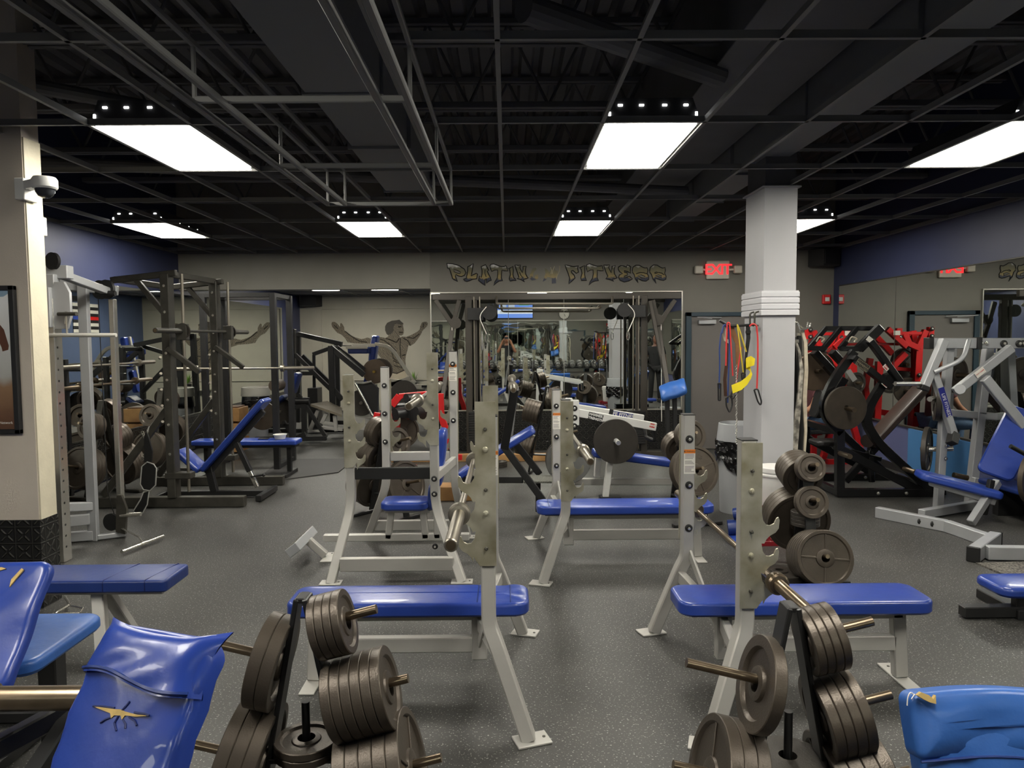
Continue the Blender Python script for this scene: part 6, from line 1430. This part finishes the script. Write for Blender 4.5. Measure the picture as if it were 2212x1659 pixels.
P4 = [A3(1112, 945, Y2 - .6), A3(1250, 930, Y2 - .6), A3(1318, 990, Y2 - .6), A3(1312, 1238, Y2 - .6), A3(1255, 1238, Y2 - .6)]
o0 = P4[0]; M().prism([(p.x - o0.x, p.z - o0.z) for p in P4], o0, X, Z, .10).build('back_pad', BLACKVIN, t, False)
M().path(fillet([A3(1110, 945, Y2 - .7), A3(1190, 1090, Y2 - .7), A3(1262, 1230, Y2 - .7), A3(1280, 1242, Y2 - .7)], .05), .022, 10).build('side_tube', CHROME, t)
M().path([A3(1110, 940, Y2 - .68), A3(1180, 945, Y2 - .68), A3(1255, 930, Y2 - .68)], .02, 8).build('top_tube', CHROME, t)
pc = A3(1165, 1120, Y2 - .3)
plate(pc, (0, -1, 0), 'p45', 'dark plate behind the black leg press back pad', 'plates on machines', IRONF, 'flat'); M().rod(pc + V((0, .2, 0)), pc - V((0, .08, 0)), .025).build('weight_horn', BARST, t)
t = thing('calf_block', 'silver calf raise step with a sloping tread plate before the leg press', 'calf machine', (-3.1, 12.2, 0))
Y3 = 12.1; TR = mat('worn_tread', srgb(128, 120, 104), .6, .1, .1, 30)
q = [A3(708, 1130, Y3), A3(860, 1103, Y3 + .5), A3(990, 1165, Y3 + .5), A3(990, 1228, Y3)]
m = M(); m.v = q + [p - Z * .04 for p in q]; m.f = [(0, 1, 2, 3), (7, 6, 5, 4), (0, 3, 7, 4), (1, 0, 4, 5), (2, 1, 5, 6), (3, 2, 6, 7)]; m.build('tread', TR, t, False)
tubes(t, 'leg', SILVER, Y3 + .1, [((775, 1190), (700, 1375)), ((850, 1220), (810, 1300)), ((925, 1235), (940, 1370))], .06, .06)
tubes(t, 'foot', SILVER, Y3 + .1, [((690, 1378), (800, 1370))], .07, .04); tubes(t, 'lower_rail', SILVER, Y3 + .1, [((780, 1340), (990, 1360)), ((820, 1300), (930, 1310))], .05, .05)
tubes(t, 'machine_rail', SILVER, Y3 + .3, [((1100, 1270), (1240, 1285)), ((1100, 1330), (1260, 1345))], .06, .1)
t = thing('lying_machine', 'black framed machine with dark blue pad and two big discs, before the alcove', 'machine', (-3.3, 12.0, 0))
Y4 = 11.9
a, b = A3(545, 845, Y4), A3(490, 1030, Y4); d = (b - a).normalized(); M().pad((a + b) / 2 + V((.07, 0, 0)), d, Yv, (a - b).length, .3, .07, .05, .02).build('back_pad', DBLUE, t)
a, b = A3(495, 1035, Y4), A3(415, 1100, Y4); d = (b - a).normalized(); M().pad((a + b) / 2 - Z * .06, d, -Yv, (a - b).length, .3, .06, .04, .02).build('seat', DBLUE, t)
tubes(t, 'upright', BLACK, Y4, [((540, 850), (545, 1100)), ((550, 1180), (552, 1440)), ((650, 1120), (655, 1390))], .08, .08)
tubes(t, 'brace', BLACK, Y4, [((600, 1045), (845, 1425)), ((400, 1330), (440, 1420)), ((470, 1290), (540, 1400)), ((350, 1330), (560, 1325)), ((530, 1180), (640, 1140))], .06, .06)
tubes(t, 'base', BLACK, Y4 - .1, [((560, 1445), (845, 1438)), ((555, 1445), (660, 1400)), ((220, 1445), (560, 1445))], .07, .07)
tubes(t, 'chrome_rail', CHROME, Y4, [((560, 1010), (500, 1090))], .03, .03)
for u, v, k, lb in ((280, 1236, 'p45', 'brown flat disc on the near horn of the alcove machine with dark blue pad'), (440, 1200, 'p45', 'dark disc behind, on the alcove machine with dark blue pad')):
    pc = A3(u, v, Y4 - .4 if u < 300 else Y4 + .2); plate(pc, (0, -1, 0), k, lb, 'plates on machines', IRON if u < 300 else IRONF, 'flat'); M().rod(pc + V((0, .4, 0)), pc - V((0, .12, 0)), .025).build('weight_horn', BARST, t)
pc = A3(410, 962, Y4 - .3); M().lathe([(.001, -.15), (.09, -.15), (.095, -.13), (.095, .13), (.09, .15), (.001, .15)], pc, Yv, 26).build('roller_pad', mat('brown_foam', srgb(96, 84, 72), .7), t); M().lathe([(.001, -.16), (.03, -.16), (.03, -.149), (.001, -.149)], pc, Yv, 16).build('roller_hub', CHROME, t)
M().rod(A3(520, 1105, Y4), A3(700, 1105, Y4), .06, 16).build('leg_roller', BLACKVIN, t)
t = thing('shoulder_machine', 'tall navy padded machine with cream lever arms in front of the mural', 'shoulder machine', (-2.5, 14, 0))
Y5 = 14.0
for (u0, v0, u1, v1) in ((1250, 515, 1215, 795), (1195, 810, 1160, 1010)):
    a, b = A3(u0, v0, Y5), A3(u1, v1, Y5); d = (b - a).normalized(); M().pad((a + b) / 2 + V((.05, 0, 0)), d, Yv, (a - b).length, .34, .1, .06, .03).build('back_pad', BLUE, t)
tubes(t, 'back_frame', LS, Y5, [((1270, 520), (1200, 1000))], .06, .06)
a, b = A3(1060, 650, Y5 - .3), A3(1240, 650, Y5 - .3); M().bx(a.x, b.x, Y5 - .5, Y5 - .15, a.z - .06, a.z + .06, .02).build('arm_pad', DBLUE, t)
M().bar(A3(1085, 605, Y5 - .35), A3(1290, 605, Y5 - .3), .05, .06, Z).rod(A3(1000, 606, Y5 - .35), A3(1080, 604, Y5 - .35), .02).bx(a.x - .02, b.x, Y5 - .55, Y5 - .5, a.z + .03, a.z + .08).build('lever_arm', LS, t)
M().rpath(fillet([A3(1285, 592, Y5 - .2), A3(1400, 612, Y5 - .2), A3(1455, 660, Y5 - .2), A3(1645, 945, Y5 - .2)], .2, 5), .05, .06, (0, 1, 0)).build('curved_arm', LS, t)
tubes(t, 'base_arm', LS, Y5 - .3, [((1415, 925), (1640, 945)), ((1420, 950), (1760, 985)), ((1420, 965), (1600, 900))], .06, .09); tubes(t, 'leg', LS, Y5 - .3, [((1290, 960), (1320, 1300)), ((1750, 980), (1740, 1350))], .06, .07)
M().bx(A3(1690, 0, 13.6).x, A3(1700, 0, 13.6).x + .2, 13.58, 13.6, A3(0, 995, 13.6).z, A3(0, 975, 13.6).z, .001).build('maker_plate', INK, t)
pc = A3(1285, 840, Y5 - .5)
plate(pc, (0, -1, 0), 'p45', 'tan flat plate with brass peg on the tall navy padded machine', 'plates on machines', MATS['tan_iron'], 'flat'); plate(A3(1335, 830, Y5 - .3), (0, -1, 0), 'p45', 'brown plate behind the tan flat plate of the navy padded machine', 'plates on machines', IRON)
M().rod(pc + V((0, .4, 0)), pc - V((0, .12, 0)), .025).build('weight_horn', mat('brass', srgb(190, 160, 80), .3, .8), t)
pc = A3(1545, 1040, 12.2); plate(pc, (0, -1, 0), 'p45', 'black plate standing behind the red leg curl machine', 'plates on machines', IRONF, 'flat'); M().bar(pc + V((0, .1, 0)), (pc.x, pc.y + .1, 0), .06).rod(pc + V((0, .1, 0)), pc - V((0, .05, 0)), .024).build('plate_stand', BLACK, t)
# red leg curl machine
t = thing('leg_curl_machine', 'red leg curl machine with black rollers behind the shoulder press bench', 'leg curl machine', (-1.2, 9.4, 0))
def R2(u, v, Y): return at(550 + u / 2.766, 700 + v / 2.766, Y)
def redt(pts, Y, w=.06, h=.07, nm='frame_tube', fr_=0):
    P_ = [R2(u, v, Y) for u, v in pts]; P_ = fillet(P_, fr_, 5) if fr_ else P_
    return M().rpath(P_, w, h, (0, 1, 0)).build(nm, RED, t)
redt([(822, 485), (865, 430)], 9.2, .07, .09); redt([(865, 430), (1030, 415)], 9.2, .06, .06); redt([(735, 530), (700, 745)], 9.4, .07, .08, 'leg'); redt([(1110, 415), (1115, 560), (1150, 640), (1165, 745)], 9.2, .07, .08, 'leg', .2)
redt([(820, 545), (935, 553)], 9.2, .1, .06); redt([(855, 540), (852, 650)], 9.3, .06, .07); redt([(815, 610), (850, 690)], 9.3, .07, .08); redt([(805, 862), (880, 852), (965, 862)], 9.6, .08, .09, 'base'); redt([(905, 792), (990, 792)], 9.7, .06, .06, 'base'); redt([(1215, 795), (1240, 795)], 9.3)
for a, b, r in (((840, 540), (930, 528), .075), ((905, 445), (985, 440), .06), ((945, 530), (1000, 525), .10)):
    M().rod(R2(*a, 9.0), R2(*b, 9.15), r, 20).build('roller_pad', BLACKVIN, t)
M().pad(R2(900, 510, 9.4), X, Yv, .55, .35, .07, .06, .025).build('thigh_pad', BLACKVIN, t)
pc = R2(880, 640, 9.6); M().rod(pc + V((0, .2, 0)), pc - V((0, .12, 0)), .025).build('weight_horn', PEGST, t)
plate(pc, (.3, -1, 0), 'p45', 'brown spoked plate on the red leg curl machine', 'plates on machines', IRON, 'spoke')
# second trash can, wooden box and other small things along the left
tc1 = at(553, 880, 12.3); tc1.z = 0
t = thing('trash_can', 'grey rimmed trash can by the left mirror before the alcove', 'trash can', tc1)
M().lathe([(.001, 0), (.18, 0), (.215, .72), (.2, .72), (.17, .02), (.001, .02)], tc1, Z, 30).build('can_body', PLG, t)
M().lathe([(.216, .78), (.225, .70), (.232, .60), (.226, .58), (.219, .62)], tc1, Z, 30).build('bin_bag', BAG, t)
M().lathe([(.216, .755), (.235, .76), (.225, .90), (.20, .91), (.195, .90), (.207, .77)], tc1, Z, 30).build('can_rim', mat('pale_plastic', srgb(206, 204, 192), .45), t)
a, b = at(474, 850, 10.9), at(494, 925, 10.9)
t = thing('wooden_box', 'narrow wooden jump box standing behind the smith machine', 'box', ((a.x + b.x) / 2, 11.0, 0))
for z in (.02, .25, .48): M().bx(a.x - .1, b.x + .16, 10.9, 11.3, z, z + .2, .006).build('box_panel', WOOD, t)
M().bx(a.x - .06, b.x + .12, 10.94, 11.26, .02, .7).build('box_core', mat('dark_pine', srgb(96, 66, 40), .6), t)
t = thing('potted_plant', 'small green leafy plant on a shelf at the bottom of the mural', 'plant', at(893, 822, 17.25))
pp = at(893, 826, 17.25)
M().lathe([(.001, 0), (.07, 0), (.09, .13), (.08, .13), (.001, .11)], pp - Z * .13, Z, 20).build('pot', BLACK, t)
random.seed(5); lf = M()
for k in range(16):
    a = random.uniform(0, 6.28); d = V((math.cos(a) * .13, math.sin(a) * .06, random.uniform(.12, .28))); s = V((-d.y, d.x, 0)).normalized() * .02; c = pp + d * .55
    lf.v += [pp, c + s, pp + d, c - s]; n = len(lf.v); lf.f.append((n - 4, n - 3, n - 2, n - 1))
lf.build('foliage', mat('leaf_green', srgb(110, 150, 60), .5), t)
tag(M().bx(-1.7, -2.7, YD - .16, YD - .001, pp.z - .16, pp.z - .131, .004).build('wall_shelf', WALLD), 'narrow pale shelf under the mural holding the small plant', 'shelf')
# ------------------------------------------------------------------ rear wall: television, clock, dumbbell rack (seen in the mirror)
t = thing('television', 'wall television with a blue news screen, seen in the back mirror', 'television', (.27, YR + .06, 2.57))
M().bx(-.29, .83, YR, YR + .06, 2.30, 2.86, .006).build('bezel', INK, t)
sc = M().bx(-.275, .815, YR + .058, YR + .064, 2.315, 2.845, .001).build('screen', mat('blue_screen', srgb(96, 134, 214), .4, emit=.75), t, False)
M().bx(-.275, .815, YR + .064, YR + .066, 2.44, 2.56, .0005).build('news_ticker', mat('white_screen', srgb(225, 232, 240), .4, emit=.55), sc, False)
M().bx(.4, .7, YR + .064, YR + .066, 2.70, 2.83, .0005).build('green_panel', mat('green_screen', srgb(60, 170, 90), .4, emit=.5), sc, False)
for x in (-.2, .06): M().bx(x, x + .2, YR + .064, YR + .066, 2.62, 2.83, .0005).build('person_panel', mat('pale_screen', srgb(190, 205, 225), .4, emit=.5), sc, False)
text('ticker_lettering', 'RATES HOLD STEADY AS MARKETS OPEN', .05, (.27, YR + .068, 2.50), -X, Z, INK, sc, .0003)
t = thing('wall_clock', 'round white wall clock, seen in the back mirror', 'clock', (1.8, YR + .03, 2.43))
M().lathe([(.001, 0), (.17, 0), (.175, .01), (.175, .035), (.16, .04), (.155, .025), (.001, .025)], (1.8, YR, 2.43), Yv, 40).build('clock_case', DARKST, t)
M().lathe([(.001, .026), (.156, .026), (.156, .028), (.001, .028)], (1.8, YR, 2.43), Yv, 40).build('dial', STICK, t)
for k in range(12):
    a = k * math.pi / 6; d = V((math.sin(a), 0, math.cos(a))); M().bar(V((1.8, YR + .03, 2.43)) + d * .12, V((1.8, YR + .03, 2.43)) + d * .145, .008, .003, Yv, .001).build('hour_mark', INK, t)
for L_, a, w in ((.085, rad(200), .012), (.12, rad(25), .008)): d = V((-math.sin(a), 0, math.cos(a))); M().bar((1.8, YR + .034, 2.43), V((1.8, YR + .034, 2.43)) + d * L_, w, .003, Yv, .001).build('clock_hand', INK, t)
t = thing('dumbbell_rack', 'long black two-tier dumbbell rack along the rear wall, seen in the mirror', 'rack', (.8, -.7, 0))
for x in (-1.5, .8, 3.1):
    M().bar((x, -.52, 0), (x, -.82, 1.0), .05, .06, Yv).build('upright', BLACK, t)
    M().bar((x, -.50, .03), (x, -.9, .03), .06, .05, Z).build('foot', BLACK, t)
TI = ((.84, -.70), (.34, -.62))
for z, y in TI:
    for dy in (-.08, .08): M().bar((-1.5, y + dy, z - dy * .35 - .06), (3.1, y + dy, z - dy * .35 - .06), .05, .03, Z).build('tray_rail', BLACK, t)
def dumbbell(mt, r, label, grp):
    t = thing('dumbbell', label, 'dumbbell', (0, 0, 0), grp)
    M().rod((0, -.065, 0), (0, .065, 0), .016, 12).build('handle', CHROME, t)
    for s in (-1, 1):
        h = M().lathe([(.001, .06), (r * .8, .06), (r, .075), (r, .125), (r * .85, .14), (r * .5, .142), (.001, .142)], (0, 0, 0), (0, s, 0), 22).build('head', mt, t)
        M().lathe([(.001, .142), (.028, .142), (.026, .15), (.001, .15)], (0, 0, 0), (0, s, 0), 14).build('head_cap', CHROME, h)
    return t
def copy_tree(o, parent=None):
    c = o.copy(); SC.collection.objects.link(c)
    if parent: c.parent = parent
    for ch in list(o.children): copy_tree(ch, c)
    return c
for row, (mt, r, lab, grp, z, y) in enumerate(((GREYIRON, .08, 'steel-faced round dumbbell on the upper tier of the rear rack', 'steel dumbbells on the upper tier', .885, -.70), (BLACK, .09, 'black round dumbbell on the lower tier of the rear rack', 'black dumbbells on the lower tier', .395, -.62))):
    first = dumbbell(mt, r, lab, grp)
    for i in range(20):
        o = first if i == 0 else copy_tree(first)
        o.location = (-1.35 + i * .225, y, z); o.rotation_euler = (rad(-19), 0, 0)
# ------------------------------------------------------------------ people
def skin(name, pts, edges, radii, material, parent, root=0, sub=2):
    me = bpy.data.meshes.new(name); off = OFF.get(parent, V((0, 0, 0)))
    me.from_pydata([tuple(V(p) - off) for p in pts], edges, [])
    o = bpy.data.objects.new(name, me); SC.collection.objects.link(o)
    o.modifiers.new('s', 'SKIN'); 
    for i, d in enumerate(me.skin_vertices[0].data):
        r = radii[i]; d.radius = r if isinstance(r, tuple) else (r, r); d.use_root = (i == root)
    su = o.modifiers.new('u', 'SUBSURF'); su.levels = sub; su.render_levels = sub
    dg = bpy.context.evaluated_depsgraph_get(); nm = bpy.data.meshes.new_from_object(o.evaluated_get(dg)); bpy.data.objects.remove(o)
    nm.polygons.foreach_set('use_smooth', [True] * len(nm.polygons)); nm.materials.clear(); nm.materials.append(material); nm.name = name
    q = bpy.data.objects.new(name, nm); SC.collection.objects.link(q); q.parent = parent; OFF[q] = off
    return q
def head_mesh(c, fw, up):
    """a head with brow, nose, mouth, chin and ears; c is its centre, fw where it looks"""
    c, fw, up = V(c), V(fw).normalized(), V(up).normalized(); sd = fw.cross(up).normalized(); m = M(); n1, n2 = 28, 22
    for i in range(n2 + 1):
        ph = math.pi * i / n2; z = -math.cos(ph)
        for j in range(n1):
            a = 2 * math.pi * j / n1; r = math.sin(ph)
            x, y = r * math.cos(a) * .095, r * math.sin(a) * .075; zz = z * .118
            if z < -.2: y *= 1 - .28 * (-z - .2); x = x * (1 - .1 * (-z - .2)) + (.012 * (-z - .2) if x > 0 else .02)
            if x > .05:
                g = math.exp(-(y / .012) ** 2); x += .022 * g * math.exp(-((zz + .022) / .022) ** 2) + .008 * math.exp(-((zz + .062) / .010) ** 2) * math.exp(-(y / .026) ** 2) + .008 * math.exp(-((zz - .022) / .012) ** 2) * math.exp(-(y / .05) ** 2)
                for e in (-.032, .032): x -= .010 * math.exp(-((y - e) / .014) ** 2 - ((zz - .004) / .010) ** 2)
            m.v.append(c + fw * x + sd * y + up * zz)
    for i in range(n2):
        for j in range(n1): k = (j + 1) % n1; m.f.append((i * n1 + j, i * n1 + k, (i + 1) * n1 + k, (i + 1) * n1 + j))
    for s in (-1, 1): m.lathe([(.001, -.008), (.022, -.006), (.026, .004), (.016, .010), (.001, .006)], c + sd * (s * .078) - up * .01 - fw * .005, sd * s + fw * .3, 12)
    return m
def person(label, loc, J, skin_m, shirt_m, pants_m, shoe_m, fw, grip=None, sleeve=.5):
    """J: joints. one continuous body under shirt, trousers and shoes"""
    t = thing('person', label, 'person', loc)
    names = ['pelvis', 'belly', 'chest', 'neck', 'skull']; P_ = [J[k] for k in names]; R_ = [.112, .10, .122, .054, .06]; E_ = [(0, 1), (1, 2), (2, 3), (3, 4)]
    R_ = [r if isinstance(r, tuple) else (r, r) for r in R_]
    idx = {k: i for i, k in enumerate(names)}
    def add(k, p, r, frm): idx[k] = len(P_); P_.append(V(p)); R_.append((r, r)); E_.append((idx[frm], idx[k]))
    for s in 'LR':
        add('sh' + s, J['sh' + s], .062, 'chest'); add('el' + s, J['el' + s], .044, 'sh' + s); add('wr' + s, J['wr' + s], .030, 'el' + s)
        w = V(J['wr' + s]); hd = V(J['hand' + s]); pal = (hd - w).normalized(); add('pm' + s, w + pal * .06, .036, 'wr' + s)
        sdv = V(J.get('spread' + s, (1, 0, 0))).normalized(); cl = V(J.get('curl' + s, (0, 0, -1))).normalized()
        for f, (o, L_) in enumerate(((-.027, .065), (-.009, .078), (.009, .072), (.026, .056))):
            b = w + pal * .085 + sdv * o; add('f%s%d' % (s, f), b, .0105, 'pm' + s); add('g%s%d' % (s, f), b + pal * L_ * .5 + cl * .008, .0095, 'f%s%d' % (s, f)); add('h%s%d' % (s, f), b + pal * L_ * .85 + cl * .028, .0085, 'g%s%d' % (s, f))
        b = w + pal * .035 - sdv * .038; add('t' + s, b, .0115, 'pm' + s); add('u' + s, b + pal * .04 - sdv * .015 + cl * .012, .010, 't' + s)
        add('hp' + s, J['hp' + s], .095, 'pelvis'); add('kn' + s, J['kn' + s], .060, 'hp' + s); add('an' + s, J['an' + s], .040, 'kn' + s); add('to' + s, J['to' + s], .034, 'an' + s)
    body = skin('body', P_, E_, R_, skin_m, t)
    hm = head_mesh(V(J['skull']) + V((0, 0, .03)) + V(fw) * .02, fw, J.get('headup', (0, 0, 1)))
    off = OFF[t]; me = body.data; bm = bmesh.new(); bm.from_mesh(me)
    vs = [bm.verts.new(p - off) for p in hm.v]
    for f in hm.f:
        try: bm.faces.new([vs[i] for i in f]).smooth = True
        except ValueError: pass
    bmesh.ops.recalc_face_normals(bm, faces=bm.faces); bm.to_mesh(me); bm.free()
    def L(a, b, k): return V(J[a]) * (1 - k) + V(J[b]) * k
    sp_ = [V(J['pelvis']) - V((0, 0, .02)), J['belly'], J['chest'], L('chest', 'neck', .7)]; sr = [(.172, .135), (.168, .135), (.190, .15), (.088, .085)]; se = [(0, 1), (1, 2), (2, 3)]
    for s in 'LR':
        i = len(sp_); sp_ += [J['sh' + s], L('sh' + s, 'el' + s, sleeve), L('sh' + s, 'el' + s, sleeve + .08)]; sr += [(.08, .08), (.068, .068), (.066, .066)]; se += [(2, i), (i, i + 1), (i + 1, i + 2)]
    skin('shirt', sp_, se, sr, shirt_m, t, 1)
    pp_ = [V(J['pelvis']) + V((0, 0, .03))]; pr = [(.168, .128)]; pe = []
    for s in 'LR':
        i = len(pp_); pp_ += [J['hp' + s], L('hp' + s, 'kn' + s, .55), J['kn' + s], L('kn' + s, 'an' + s, 1.02)]; pr += [(.11, .11), (.092, .092), (.076, .076), (.064, .064)]; pe += [(0, i), (i, i + 1), (i + 1, i + 2), (i + 2, i + 3)]
    skin('trousers', pp_, pe, pr, pants_m, t)
    for s in 'LR':
        a, b = V(J['an' + s]), V(J['to' + s]); d = V((b.x - a.x, b.y - a.y, 0)).normalized()
        base = V((a.x, a.y, max(.0, min(a.z - .09, b.z - .04))))
        M().pad(base + d * .07, d, Z.cross(d), .30, .11, .095, .045, .03, .01).build('shoe', shoe_m, t)
    return t
SKD = mat('dark_brown_skin', srgb(112, 76, 58), .5); SKM = mat('brown_skin', srgb(158, 110, 84), .5)
TBLK = mat('black_cotton', srgb(24, 24, 26), .8); JEAN = mat('blue_denim', srgb(74, 98, 128), .75, 0, .15, 30); MAR = mat('maroon_cotton', srgb(74, 36, 40), .8); SHOE = mat('dark_shoe', srgb(30, 30, 34), .6)
def standing(x, y, h=1.0, arms=None):
    J = {'pelvis': (x, y, .95), 'belly': (x, y, 1.12), 'chest': (x, y - .01, 1.33), 'neck': (x, y, 1.50), 'skull': (x, y + .015, 1.60),
         'hpL': (x - .095, y, .90), 'hpR': (x + .095, y, .90), 'knL': (x - .11, y + .02, .50), 'knR': (x + .11, y + .02, .50), 'anL': (x - .12, y - .02, .09), 'anR': (x + .12, y - .02, .09), 'toL': (x - .14, y + .13, .045), 'toR': (x + .14, y + .13, .045),
         'shL': (x - .19, y - .01, 1.40), 'shR': (x + .19, y - .01, 1.40)}
    return J
J = standing(0, -.30)
J.update(elL=(-.27, -.16, 1.26), elR=(.27, -.16, 1.26), wrL=(-.135, -.10, 1.56), wrR=(.135, -.10, 1.56), handL=(-.085, -.045, 1.68), handR=(.085, -.045, 1.68), spreadL=(.2, 1, -.2), spreadR=(-.2, 1, -.2), curlL=(1, .2, 0), curlR=(-1, .2, 0))
for k in ('skull', 'neck'): J[k] = (J[k][0], J[k][1] - .01, J[k][2] + .02)
tp_ = person('person in a black T-shirt holding up a phone with both hands, seen in the mirror', (0, -.30, 0), J, SKM, TBLK, TBLK, SHOE, (0, 1, 0))
tag(M().bx(-.08, .08, -.045, -.035, 1.655, 1.73, .004).build('phone', INK), 'black phone held up sideways in both hands of the photographing person', 'phone')
J = standing(3.85, 3.0)
J.update(elL=(3.60, 2.97, 1.12), elR=(4.10, 2.97, 1.12), wrL=(3.58, 3.06, .88), wrR=(4.12, 3.06, .88), handL=(3.585, 3.09, .76), handR=(4.115, 3.09, .76), spreadL=(0, 1, 0), spreadR=(0, 1, 0), curlL=(1, 0, 0), curlR=(-1, 0, 0))
pt = person('person in black shirt and trousers with headphones, standing by the right mirror', (3.85, 3.0, 0), J, SKD, TBLK, TBLK, SHOE, (0, 1, 0))
hp_ = [V((3.85, 3.03, 1.65)) + V((.088 * math.cos(a), -.01, .125 * math.sin(a))) for a in [math.pi * k / 12 for k in range(13)]]
h_ = M().path(hp_, .009, 8).build('headband', INK, pt)
for s in (-1, 1): M().lathe([(.001, -.01), (.034, -.01), (.036, .01), (.03, .022), (.001, .022)], (3.85 + s * .082, 3.02, 1.63), (s, 0, 0), 18).build('ear_cup', INK, pt)
x, y = 4.08, 9.62
J = {'pelvis': (x, y, .58), 'belly': (x + .03, y, .74), 'chest': (x - .02, y, .95), 'neck': (x - .06, y, 1.12), 'skull': (x - .09, y, 1.22),
     'hpL': (x, y - .10, .56), 'hpR': (x, y + .10, .56), 'knL': (x - .42, y - .17, .53), 'knR': (x - .42, y + .17, .53), 'anL': (x - .40, y - .19, .09), 'anR': (x - .40, y + .19, .09), 'toL': (x - .54, y - .2, .045), 'toR': (x - .54, y + .2, .045),
     'shL': (x - .02, y - .19, 1.02), 'shR': (x - .02, y + .19, 1.02), 'elL': (x - .14, y - .24, .78), 'elR': (x - .14, y + .24, .78), 'wrL': (x - .34, y - .20, .64), 'wrR': (x - .34, y + .20, .64), 'handL': (x - .44, y - .18, .60), 'handR': (x - .44, y + .18, .60), 'spreadL': (0, 1, 0), 'spreadR': (0, -1, 0), 'curlL': (-.3, 0, -1), 'curlR': (-.3, 0, -1)}
person('person in a maroon shirt and blue jeans sitting on the red machine behind the column', (x, y, 0), J, SKM, MAR, JEAN, SHOE, (-1, 0, 0))
